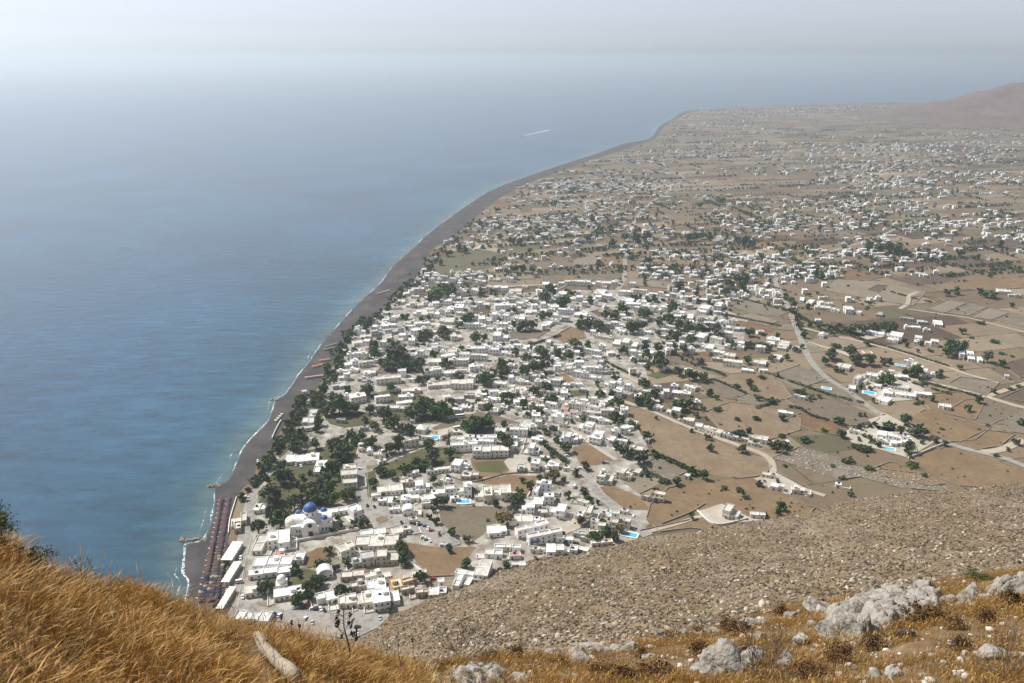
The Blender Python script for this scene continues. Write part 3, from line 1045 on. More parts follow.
# countless stones on the mountain slope
rr = random.Random(4)
protos = [rock_verts(rr, 1, rr.uniform(.5, .8), 6, .2) for _ in range(14)]
protos = [(np.array(v), np.array(f)) for v, f in protos]
Vs, Fs, Cs = [], [], []
o = 0
N_ST = 34000
cnt = 0
while cnt < N_ST:
    a = rr.uniform(-0.32, 1.05)
    q = rr.uniform(0.3, 1.015)
    y = q * lerp(toe_a, toe_y, a)
    x = a * y
    dens = 0.35 + 0.9 * noise.noise(Vector((x * .03, y * .03, 21))) + 0.5 * noise.noise(Vector((x * .09, y * .09, 2)))
    if rr.random() > dens + 0.35:
        continue
    z = slope_z(x, y)
    s = rr.choice((.25, .3, .4, .5, .6, .75, 1.0)) * rr.uniform(.8, 1.35)
    if rr.random() < .03:
        s *= 1.8
    v, f = protos[rr.randrange(14)]
    an = rr.uniform(0, 6.28)
    c, sn = math.cos(an), math.sin(an)
    st = rr.uniform(.7, 1.5)
    w = np.stack([(v[:, 0] * c * st - v[:, 1] * sn) * s + x, (v[:, 0] * sn * st + v[:, 1] * c) * s + y, v[:, 2] * s * rr.uniform(.7, 1.1) + z + .05 * s], 1)
    Vs.append(w)
    Fs.append(f + o)
    o += len(v)
    g_ = rr.uniform(.6, 1.15)
    col = rr.choice(((.28, .225, .16), (.20, .155, .105), (.40, .34, .26), (.12, .088, .054), (.17, .125, .078)))
    Cs.append(np.tile(np.array(col) * g_, (len(v), 1)))
    cnt += 1
# outcrop bands: chains of bigger stones climbing across the slope
for (x0, y0), (x1, y1), n_ in (((640, 577), (725, 553), 60), ((700, 592), (805, 562), 80), ((790, 600), (880, 574), 50), ((520, 566), (560, 553), 30), ((880, 556), (1000, 524), 70), ((850, 578), (940, 546), 60), ((560, 640), (650, 606), 40),
                               ((940, 560), (1020, 545), 50), ((610, 604), (680, 585), 40), ((700, 545), (780, 528), 40), ((450, 622), (500, 604), 30), ((840, 530), (930, 508), 50), ((480, 640), (560, 615), 40)):
    for i in range(n_ // 2):
        t = rr.random()
        px, py = x0 + (x1 - x0) * t + rr.gauss(0, 3), y0 + (y1 - y0) * t + rr.gauss(0, 2.2)
        u, v = (px - 512) / F, (341.5 - py) / F
        d = Vector((u, math.cos(PITCH) + v * math.sin(PITCH), -math.sin(PITCH) + v * math.cos(PITCH)))
        k = 90.0
        while k < 900 and H + d.z * k > slope_z(d.x * k, d.y * k):
            k += 2.0
        x, y = d.x * k, d.y * k
        vv, f = protos[rr.randrange(14)]
        s = rr.uniform(.4, 1.25)
        an = rr.gauss(.45, .25)
        c, sn = math.cos(an), math.sin(an)
        st = rr.uniform(1.2, 2.6)
        Vs.append(np.stack([(vv[:, 0] * c * st - vv[:, 1] * sn) * s + x, (vv[:, 0] * sn * st + vv[:, 1] * c) * s + y, vv[:, 2] * s + slope_z(x, y) + .25 * s], 1))
        Fs.append(f + o)
        o += len(vv)
        Cs.append(np.tile(np.array(rr.choice(((.34, .285, .215), (.28, .225, .16), (.40, .345, .27)))) * rr.uniform(.75, 1.1), (len(vv), 1)))
# dry thorn cushions between the stones
Tv, Tf, Tc, to = [], [], [], 0
cnt = 0
while cnt < 15000:
    a = rr.uniform(-0.32, 1.0)
    y = rr.uniform(0.3, 1.0) * lerp(toe_a, toe_y, a)
    x = a * y
    if rr.random() > .55 + .9 * noise.noise(Vector((x * .035, y * .035, 40))):
        continue
    vv, f = protos[rr.randrange(14)]
    s = rr.uniform(.3, 1.0)
    z = slope_z(x, y)
    jit = np.random.default_rng(cnt).uniform(.7, 1.3, (len(vv), 3))
    Tv.append(vv * jit * np.array((s, s, s * .9)) + np.array((x, y, z + .1)))
    Tf.append(f + to)
    to += len(vv)
    Tc.append(np.tile(np.array(rr.choice(((.055, .036, .018), (.04, .028, .014), (.08, .055, .024), (.05, .05, .02), (.11, .07, .028)))) * rr.uniform(.7, 1.2), (len(vv), 1)))
    cnt += 1
structure(link('slope_scrub', npmesh('slope_scrub', np.concatenate(Tv), np.concatenate(Tf), [M['rubble']], np.concatenate(Tc))), 'stuff')
st_ = link('slope_rubble', npmesh('slope_rubble', np.concatenate(Vs), np.concatenate(Fs), [M['rubble']], np.concatenate(Cs)))
structure(st_, 'stuff')
# ------------------------------------------------------------------ buildings
# Each block: corner and scale of a crop of the photograph, then buildings as (x, y, width, height, storeys[, style]) boxes inside that crop.
BLD = [
    (170, 440, 3.413, [
        (295, 357, 40, 72, 1), (360, 343, 88, 78, 2), (345, 422, 130, 50, 1), (368, 398, 38, 44, 1, 'T'), (430, 405, 50, 40, 1), (335, 455, 145, 46, 1, 'w'),
        (290, 515, 84, 46, 1, 'c'), (400, 527, 112, 58, 1, 'w'), (530, 540, 80, 52, 1), (524, 455, 58, 42, 1, 'v'), (597, 378, 66, 60, 2), (655, 410, 80, 55, 2, 'g'), (738, 402, 80, 62, 2, 'e'),
        (700, 350, 150, 56, 1, 'c'), (690, 322, 90, 36, 1), (600, 552, 66, 50, 1, 'c'), (655, 548, 66, 58, 1, 'c'), (732, 545, 100, 80, 2), (770, 495, 44, 46, 1, 'y'), (700, 500, 70, 50, 1), (640, 500, 60, 40, 1, 'e'),
        (745, 500, 40, 50, 1), (303, 235, 40, 36, 1), (590, 243, 118, 32, 1), (628, 246, 50, 56, 2), (605, 125, 74, 94, 3, 'c'), (445, 66, 120, 46, 1), (505, 95, 44, 58, 1), (470, 8, 45, 26, 1),
        (245, 270, 26, 44, 1, 'c'), (225, 300, 30, 40, 1, 'e'), (620, 465, 80, 40, 1, 'e'), (690, 465, 60, 36, 1, 'c')]),
    (400, 540, 6.83, [
        (255, 365, 120, 74, 1), (280, 322, 44, 44, 2), (62, 292, 108, 56, 1, 'y'), (50, 345, 96, 54, 1, 'e'), (640, 100, 120, 62, 1, 'w'), (785, 112, 78, 46, 1, 'T'), (700, 62, 110, 34, 1), (795, 62, 60, 50, 1),
        (130, 235, 100, 60, 1), (150, 375, 90, 40, 1, 'e')]),
    (310, 440, 6.83, [
        (45, 182, 88, 120, 1), (540, 345, 190, 86, 1, 'c'), (655, 292, 98, 62, 1, 'e'), (765, 312, 108, 90, 2), (525, 420, 138, 70, 1, 'w'), (680, 405, 128, 66, 1, 'w'), (450, 388, 70, 40, 1, 'w'), (575, 480, 80, 50, 1), (668, 488, 88, 66, 1, 'v'),
        (700, 232, 88, 42, 1), (730, 362, 120, 34, 1), (690, 28, 108, 52, 2, 'c'), (470, 102, 88, 56, 1, 'c'), (405, 78, 48, 56, 1, 'v'), (490, 152, 60, 40, 1),
        (470, 645, 180, 70, 1, 'c'), (620, 628, 140, 76, 1, 'c'), (700, 560, 60, 30, 1), (350, 55, 60, 60, 1, 'c')]),
    (420, 440, 6.83, [
        (480, 80, 250, 90, 2, 'H'), (300, 48, 190, 76, 2), (430, 28, 150, 56, 2), (640, 36, 52, 60, 1), (782, 62, 88, 88, 2), (790, 168, 68, 84, 2), (275, 178, 126, 98, 2, 'b'), (120, 212, 160, 44, 1), (165, 287, 88, 50, 1, 'c'),
        (340, 245, 126, 66, 1, 'e'), (60, 322, 110, 92, 2), (225, 348, 150, 84, 2), (325, 342, 58, 104, 3), (430, 372, 128, 124, 2), (558, 360, 128, 112, 2), (50, 402, 108, 70, 1), (120, 365, 96, 60, 1), (40, 445, 62, 44, 1),
        (690, 195, 58, 60, 1, 'g'), (525, 622, 140, 88, 1), (690, 548, 160, 78, 1, 'c'), (795, 365, 50, 98, 2), (740, 468, 90, 88, 2, 'b'), (235, 405, 60, 40, 1)]),
    (510, 480, 6.83, [
        (230, 66, 110, 72, 3, 'b'), (232, 128, 140, 84, 2, 'b'), (165, 180, 120, 84, 2, 'b'), (105, 202, 80, 58, 1, 'b'), (328, 212, 128, 108, 2), (215, 222, 88, 62, 1, 'e'), (82, 272, 108, 62, 1, 'e'), (192, 280, 80, 52, 1),
        (475, 380, 92, 40, 1, 'g'), (375, 415, 118, 42, 1), (480, 238, 68, 76, 1, 'c'), (545, 222, 60, 110, 2, 'c'), (580, 300, 62, 72, 2, 'c'), (627, 336, 54, 66, 2, 'c'), (705, 252, 88, 60, 2, 'c'), (712, 310, 60, 72, 2, 'c'), (800, 300, 58, 72, 2, 'c'), (650, 240, 60, 40, 1, 'c'),
        (62, 472, 116, 62, 1), (40, 530, 80, 44, 1, 'T'), (60, 592, 92, 50, 1, 'w'), (188, 482, 98, 52, 1), (310, 492, 118, 112, 2), (418, 492, 98, 92, 2), (502, 497, 78, 40, 1), (628, 438, 150, 48, 1, 'c'), (500, 160, 84, 42, 1), (780, 220, 66, 44, 1, 'c'), (520, 412, 80, 36, 1, 'e')]),
    (530, 400, 6.83, [
        (145, 42, 88, 58, 2), (60, 108, 96, 84, 2), (75, 165, 90, 66, 2), (160, 212, 80, 52, 1, 'w'), (250, 256, 88, 84, 2), (318, 268, 80, 66, 1), (385, 186, 128, 88, 2), (300, 42, 108, 58, 2), (405, 58, 116, 66, 2), (485, 92, 136, 50, 2, 'c'),
        (280, 98, 98, 56, 2, 'T'), (180, 112, 68, 58, 2, 'b'), (470, 255, 120, 110, 2), (550, 280, 86, 82, 2), (632, 286, 78, 40, 1), (732, 338, 98, 54, 1, 'c'), (520, 530, 128, 104, 2, 'c'), (655, 505, 120, 100, 2, 'c'), (738, 492, 68, 62, 1, 'c'),
        (50, 272, 88, 58, 1), (72, 332, 118, 76, 2), (60, 442, 98, 84, 2), (160, 452, 88, 58, 1), (250, 470, 48, 42, 1), (712, 160, 66, 50, 1), (230, 170, 60, 40, 1), (440, 130, 80, 40, 1), (340, 130, 70, 40, 1), (100, 400, 70, 40, 1), (20, 200, 50, 60, 2)]),
    (640, 400, 6.83, [(130, 52, 78, 50, 1), (235, 78, 108, 74, 2), (338, 140, 88, 50, 1, 'c'), (430, 188, 110, 54, 1), (520, 218, 118, 62, 1), (642, 258, 78, 46, 1, 'g'), (590, 240, 50, 36, 1), (325, 532, 40, 26, 1), (125, 668, 100, 60, 2, 'c'), (60, 690, 90, 20, 1, 'e'), (55, 285, 40, 24, 1, 'g')]),
    (690, 440, 7.31, [(318, 528, 140, 124, 2), (500, 555, 110, 52, 1, 'w'), (648, 345, 108, 64, 1), (585, 270, 100, 36, 1), (800, 368, 100, 62, 1, 'c'), (715, 34, 60, 50, 1, 'v'), (470, 30, 84, 42, 1, 'c'), (545, 18, 50, 30, 1)]),
    (740, 380, 6.83, [(318, 230, 108, 46, 1), (412, 122, 78, 30, 1), (110, 400, 96, 56, 1, 'c'), (40, 410, 60, 40, 1, 'e'), (175, 402, 60, 50, 1, 'c')]),
    (820, 400, 6.83, [(460, 238, 110, 66, 1), (560, 262, 108, 70, 2), (612, 285, 88, 70, 1), (530, 300, 78, 50, 1), (240, 222, 68, 34, 1), (430, 285, 60, 46, 1), (866, 48, 88, 50, 1), (500, 270, 60, 50, 2), (130, 592, 44, 26, 1)]),
    (820, 330, 6.83, [
        (545, 46, 138, 94, 2), (695, 68, 84, 74, 2), (775, 88, 92, 58, 2), (295, 340, 110, 84, 2), (362, 322, 92, 70, 2), (452, 312, 96, 50, 1), (562, 322, 108, 46, 1), (555, 388, 150, 62, 1), (490, 428, 108, 62, 1), (450, 475, 118, 68, 1), (600, 448, 140, 56, 1), (722, 440, 116, 52, 1, 'w'), (492, 286, 48, 30, 1),
        (175, 252, 118, 60, 1), (310, 162, 118, 46, 1, 'T'), (612, 225, 68, 56, 2), (680, 248, 88, 66, 2), (730, 288, 56, 80, 2), (776, 306, 58, 40, 1), (230, 400, 60, 50, 1, 'w'), (20, 38, 60, 40, 1, 'v'), (400, 385, 60, 40, 1)]),
    (880, 280, 6.83, [(230, 328, 108, 34, 1), (425, 296, 92, 58, 1), (585, 505, 70, 84, 2), (650, 520, 80, 80, 2), (700, 545, 50, 50, 1), (868, 80, 98, 40, 1, 'c'), (930, 108, 80, 30, 1, 'g'), (20, 352, 60, 40, 1, 'g'), (325, 345, 50, 30, 1), (870, 668, 34, 22, 1), (190, 268, 90, 30, 1, 'g'), (300, 290, 70, 34, 1, 'g')]),
    (760, 280, 6.83, [
        (55, 28, 80, 58, 1), (80, 78, 70, 34, 1), (300, 132, 56, 50, 1), (360, 152, 78, 52, 1), (440, 192, 116, 40, 1, 'c'), (520, 210, 58, 24, 1), (622, 206, 76, 60, 2), (682, 226, 46, 30, 1), (410, 380, 108, 48, 1, 'g'), (100, 408, 98, 46, 1), (185, 445, 120, 84, 1), (130, 532, 86, 60, 1),
        (582, 592, 128, 54, 1), (712, 498, 130, 40, 1, 'T'), (765, 355, 200, 50, 1, 'w'), (10, 470, 80, 60, 2), (30, 560, 60, 40, 1), (830, 235, 60, 40, 1, 'g'), (250, 470, 60, 40, 1)]),
    (640, 300, 6.83, [
        (430, 256, 108, 76, 2), (530, 272, 98, 58, 2), (470, 322, 108, 56, 1), (545, 362, 98, 46, 1), (620, 382, 98, 50, 1), (640, 432, 140, 64, 2, 'c'), (822, 432, 106, 50, 1, 'c'), (700, 312, 68, 68, 2), (595, 235, 100, 56, 2), (922, 272, 78, 46, 1), (935, 392, 58, 46, 1),
        (550, 42, 78, 66, 2), (450, 62, 116, 78, 2), (290, 98, 116, 66, 2), (350, 118, 78, 56, 1), (570, 152, 78, 40, 1), (210, 182, 130, 38, 1), (110, 62, 96, 56, 2), (40, 42, 80, 56, 2), (30, 270, 80, 40, 1), (60, 360, 98, 46, 1), (290, 640, 140, 56, 1), (350, 598, 98, 46, 1), (392, 606, 58, 30, 1),
        (500, 120, 90, 60, 1), (30, 135, 70, 40, 1), (740, 485, 90, 40, 1), (900, 300, 60, 40, 1), (690, 200, 90, 40, 1, 'g'), (250, 225, 60, 40, 1), (30, 310, 60, 30, 1), (180, 460, 20, 20, 1), (50, 625, 80, 50, 1), (240, 590, 60, 40, 1), (120, 600, 60, 30, 1)]),
    (450, 370, 6.83, [
        (100, 472, 140, 66, 2), (250, 478, 140, 70, 2), (85, 528, 110, 56, 2), (470, 422, 128, 66, 2), (455, 485, 98, 74, 2), (560, 472, 116, 66, 1), (600, 540, 140, 84, 2), (510, 395, 88, 46, 1), (595, 318, 88, 84, 2), (645, 372, 98, 58, 2), (695, 250, 88, 66, 2), (735, 332, 88, 66, 2),
        (690, 82, 146, 64, 2), (290, 205, 116, 46, 1, 'b'), (210, 160, 96, 66, 1), (130, 180, 78, 32, 1, 'e'), (80, 98, 160, 80, 2, 'c'), (340, 98, 98, 42, 1), (782, 162, 58, 74, 2), (480, 132, 78, 48, 1), (610, 140, 80, 50, 1, 'c'), (420, 120, 60, 40, 1), (500, 85, 80, 40, 1), (60, 205, 70, 40, 1, 'e'), (620, 210, 80, 50, 1, 'c'), (790, 260, 60, 60, 1, 'T')]),
    (360, 350, 6.83, [
        (345, 280, 140, 54, 1), (310, 322, 110, 46, 1), (300, 365, 116, 46, 1), (265, 400, 150, 46, 1, 'c'), (150, 335, 110, 60, 2), (140, 388, 90, 36, 1, 'c'), (190, 205, 180, 66, 2, 'c'), (362, 208, 66, 30, 1, 'w'), (230, 270, 78, 38, 1), (530, 240, 160, 56, 1, 'c'), (630, 240, 120, 84, 2, 'c'), (720, 235, 100, 74, 2, 'c'), (495, 152, 128, 64, 2),
        (660, 152, 140, 44, 1), (505, 82, 98, 50, 1, 'c'), (620, 52, 90, 74, 2), (720, 48, 90, 70, 2), (780, 122, 78, 56, 2), (420, 545, 84, 60, 1, 'p'), (330, 630, 120, 80, 2, 'c'), (455, 602, 76, 32, 1), (30, 542, 60, 24, 1, 'g'), (720, 612, 160, 84, 2), (700, 345, 76, 58, 2, 'g'), (60, 160, 90, 50, 1), (40, 210, 60, 40, 1, 'g'), (30, 245, 70, 30, 1, 'g'), (780, 300, 70, 60, 1), (355, 478, 40, 50, 1, 'c'), (640, 565, 90, 40, 1)]),
    (260, 350, 6.83, [
        (350, 440, 70, 80, 1, 'g'), (320, 490, 90, 66, 1, 'g'), (308, 540, 126, 46, 1), (328, 622, 84, 36, 1, 'w'), (700, 545, 80, 30, 1, 'w'), (550, 487, 66, 30, 1, 'g'), (660, 325, 126, 84, 2), (508, 312, 120, 46, 1, 'g'), (530, 247, 108, 52, 1, 'g'), (572, 187, 84, 46, 2), (560, 150, 80, 36, 1), (640, 42, 106, 46, 2), (618, 90, 108, 66, 2), (720, 98, 106, 46, 2, 'c'),
        (700, 202, 76, 38, 1, 'g'), (720, 247, 88, 42, 1, 'g'), (750, 162, 78, 46, 2), (300, 297, 38, 22, 1, 'w'), (640, 140, 60, 40, 1), (330, 370, 40, 40, 1, 'g'), (690, 30, 70, 50, 1)]),
    (540, 320, 6.83, [
        (592, 158, 196, 88, 2, 'K'), (660, 228, 108, 62, 2), (430, 300, 76, 62, 2, 'g'), (360, 222, 126, 54, 2), (372, 342, 116, 46, 2), (240, 302, 126, 56, 2), (210, 342, 84, 66, 2), (280, 372, 116, 62, 2, 'b'), (110, 412, 106, 54, 1), (160, 502, 68, 64, 2), (82, 490, 84, 46, 1), (560, 442, 96, 74, 2), (530, 492, 84, 78, 2, 'b'), (612, 462, 76, 56, 2),
        (702, 412, 60, 70, 2, 'g'), (480, 442, 86, 56, 2), (330, 552, 126, 56, 2), (270, 592, 150, 62, 2, 'c'), (400, 620, 116, 52, 2, 'c'), (90, 592, 84, 56, 2), (230, 558, 76, 46, 1, 'e'), (150, 180, 130, 36, 1, 'c'), (120, 650, 98, 50, 2, 'b'), (330, 652, 96, 46, 2), (800, 592, 40, 36, 1), (60, 160, 40, 60, 2), (440, 120, 140, 36, 1), (700, 310, 70, 30, 1), (380, 400, 90, 40, 1, 'b'), (480, 620, 60, 40, 1)]),
    (300, 280, 6.83, [
        (740, 88, 80, 40, 2), (800, 60, 90, 36, 2), (680, 150, 66, 38, 1, 'c'), (750, 168, 70, 50, 2), (840, 165, 100, 46, 2), (910, 170, 80, 46, 2), (860, 210, 120, 50, 2), (800, 225, 70, 50, 2), (920, 240, 66, 50, 2), (600, 270, 90, 50, 2), (660, 255, 60, 40, 1), (740, 285, 80, 40, 1), (830, 300, 110, 36, 1), (920, 310, 66, 40, 1, 'c'),
        (600, 310, 100, 44, 1), (520, 360, 90, 50, 2, 'g'), (640, 350, 140, 50, 2, 'g'), (720, 385, 100, 56, 2), (790, 355, 70, 50, 2), (440, 390, 80, 40, 1, 'c'), (390, 430, 90, 46, 1, 'c'), (420, 515, 80, 56, 2), (340, 520, 66, 40, 1), (330, 565, 80, 46, 1), (450, 475, 70, 50, 2, 'T'), (760, 420, 50, 60, 2), (740, 480, 80, 40, 1), (900, 440, 90, 40, 1), (900, 480, 80, 40, 2), (930, 370, 60, 40, 2), (910, 560, 80, 46, 1, 'c'), (900, 620, 90, 46, 2), (600, 390, 60, 50, 1, 'c')]),
    (420, 280, 6.83, [
        (550, 60, 100, 50, 2), (650, 75, 90, 40, 1, 'c'), (240, 120, 80, 46, 2), (160, 150, 110, 56, 2), (60, 165, 110, 50, 2), (240, 190, 120, 60, 2), (110, 215, 130, 50, 2), (50, 240, 90, 56, 2), (320, 150, 60, 40, 2), (420, 165, 110, 44, 2), (500, 130, 110, 50, 2), (560, 180, 110, 56, 2), (660, 170, 100, 50, 2), (440, 270, 90, 60, 2), (380, 310, 140, 56, 2), (520, 255, 60, 60, 3),
        (590, 260, 60, 66, 3), (560, 310, 90, 50, 2), (680, 265, 80, 40, 1), (870, 300, 90, 50, 1), (180, 280, 110, 50, 1, 'c'), (110, 375, 80, 46, 1), (240, 385, 90, 66, 2, 'c'), (550, 385, 110, 66, 2), (450, 425, 70, 40, 1, 'T'), (60, 310, 110, 40, 1), (140, 470, 110, 50, 2), (250, 500, 130, 56, 2, 'c'), (380, 480, 130, 60, 2), (540, 490, 130, 56, 2), (640, 460, 110, 46, 2), (400, 530, 130, 50, 2), (270, 560, 120, 60, 2, 'c'),
        (90, 560, 110, 50, 2), (280, 625, 110, 40, 1), (80, 630, 120, 60, 2), (390, 590, 90, 40, 1), (200, 640, 80, 40, 1), (760, 220, 80, 36, 1), (840, 220, 70, 50, 1), (920, 180, 70, 46, 1), (770, 140, 90, 50, 2), (860, 170, 70, 50, 2), (930, 250, 50, 60, 2), (800, 520, 70, 40, 1), (890, 430, 70, 40, 1, 'c')]),
    (540, 250, 6.83, [
        (190, 225, 130, 40, 2), (300, 228, 110, 40, 2), (400, 232, 110, 44, 2), (490, 225, 100, 44, 2), (250, 330, 100, 50, 2, 'b'), (420, 290, 100, 50, 1), (380, 330, 90, 50, 2), (460, 320, 80, 50, 2), (590, 295, 110, 46, 2), (680, 285, 120, 44, 2), (790, 300, 120, 40, 2), (890, 310, 110, 44, 2), (600, 345, 110, 44, 1), (640, 380, 110, 50, 2), (750, 400, 110, 50, 2), (840, 400, 90, 50, 2),
        (180, 420, 120, 46, 2), (280, 440, 100, 50, 1), (150, 470, 110, 50, 2, 'g'), (60, 500, 100, 50, 2), (330, 480, 80, 40, 1), (530, 510, 90, 46, 2), (460, 520, 60, 40, 2, 'g'), (690, 470, 90, 40, 1), (720, 560, 110, 40, 1), (560, 560, 70, 36, 1), (860, 160, 130, 44, 2), (700, 130, 70, 30, 1), (60, 240, 90, 50, 2), (150, 300, 80, 40, 1), (30, 380, 80, 50, 1), (120, 380, 60, 40, 1), (920, 430, 60, 50, 2), (890, 530, 90, 36, 1)]),
]
QUADS = [  # roof outlines traced in the photograph: (corners, height, style, kind)
    ([(228.3, 541.5), (239, 541.5), (236.2, 560), (224.8, 559.5)], 4.0, 'w', 'awning'),
    ([(229, 561.5), (236.8, 561.5), (233.4, 582), (225.4, 581.5)], 4.0, 'w', 'awning'),
    ([(224, 586.5), (231, 586.5), (227.6, 608.5), (220.8, 608)], 4.0, 'w', 'awning'),
    ([(237, 611), (253, 611.3), (251, 621), (233, 620)], 3.6, 'w', 'house'),
    ([(254.5, 611.3), (272, 612), (269, 622), (252.5, 621)], 3.6, 'w', 'house'),
    ([(479, 559), (496.5, 560.5), (488, 576.5), (473.5, 574.5)], 6.5, 'H', 'house'),
    ([(457, 574), (464.5, 575), (459.5, 587), (452, 586)], 3.4, 'w', 'house'),
    ([(467.5, 577), (473.5, 578), (469, 585.5), (464.5, 584.5)], 3.4, 'w', 'house'),
    ([(456.5, 568), (473.5, 573), (472, 576), (455.5, 574)], 3.4, 'w', 'house'),
    ([(514, 527.5), (545, 519.5), (549, 524), (518.5, 532.5)], 6.5, 'B', 'house'),
    ([(526, 534), (560, 528), (563, 532), (530, 539.5)], 6.5, 'B', 'house'),
]
placed = []            # (x, y, radius) of every footprint
FIELD_W = [pix(P) for _, P in FIELDS]
STYLE = {'w': ('white', 'roof_white', 'white'), 'c': ('cream', 'roof_tan', 'cream'), 'e': ('beige', 'roof_tan', 'beige'), 'g': ('grey', 'roof_grey', 'grey'), 'y': ('ochre', 'roof_tan', 'ochre yellow'),
         'T': ('white', 'pink', 'terracotta-roofed white'), 'b': ('white', 'roof_white', 'blue-and-white'), 'v': ('white', 'roof_white', 'barrel-vaulted white'), 'H': ('white', 'roof_tan', 'long white'), 'B': ('white', 'roof_tan', 'blue-fronted white'), 'K': ('cream', 'roof_white', 'broad cream'), 'p': ('white', 'roof_white', 'tent-roofed white')}
win_me = {}


def small(name, w, h, d, m):
    """A shared mesh for windows and doors, its back on the local y=0 plane, facing -y."""
    if name not in win_me:
        b = MB()
        b.box(-w / 2, -d, 0, w / 2, 0.02, h, 0)
        b.box(-w / 2 - .12, -d * .6, -.1, w / 2 + .12, 0.01, 0, 1)
        win_me[name] = b.mesh(name, [m, M['white']])
    return win_me[name]


def cells_for(w, d, st, rng):
    """Split a footprint into touching volumes: (x0,y0,x1,y1,storeys)."""
    c = []
    if w > 15 and w > 1.3 * d:
        n = max(2, round(w / 9))
        x = -w / 2
        for i in range(n):
            x1 = -w / 2 + w * (i + 1) / n
            s = st if rng.random() < .7 else max(1, st - 1)
            f = rng.uniform(0, .18) * d
            k = rng.uniform(0, .12) * d
            c.append((x + .04, -d / 2 + f, x1 - .04, d / 2 - k, s))
            x = x1
    elif d > 13 and d > 1.2 * w:
        n = max(2, round(d / 9))
        for i in range(n):
            y0, y1 = -d / 2 + d * i / n, -d / 2 + d * (i + 1) / n
            s = max(1, st - 1) if i == 0 and rng.random() < .6 else st
            f = rng.uniform(0, .15) * w
            c.append((-w / 2 + f * rng.choice((0, 1)), y0 + .04, w / 2 - f, y1 - .04, s))
    elif w > 8:
        k = rng.uniform(.5, .68) * w
        s2 = max(1, st - 1) if rng.random() < .6 else st
        f = rng.uniform(.05, .3) * d
        A = (-w / 2, -w / 2 + k - .04)
        Bx = (-w / 2 + k + .04, w / 2)
        if rng.random() < .5:
            A, Bx = (w / 2 - k + .04, w / 2), (-w / 2, w / 2 - k - .04)
        c.append((A[0], -d / 2, A[1], d / 2, st))
        c.append((Bx[0], -d / 2 + f, Bx[1], d / 2 - rng.uniform(0, .2) * d, s2))
    else:
        c.append((-w / 2, -d / 2, w / 2, d / 2, st))
    return c


houses = []            # (object, x, y, look, noun)


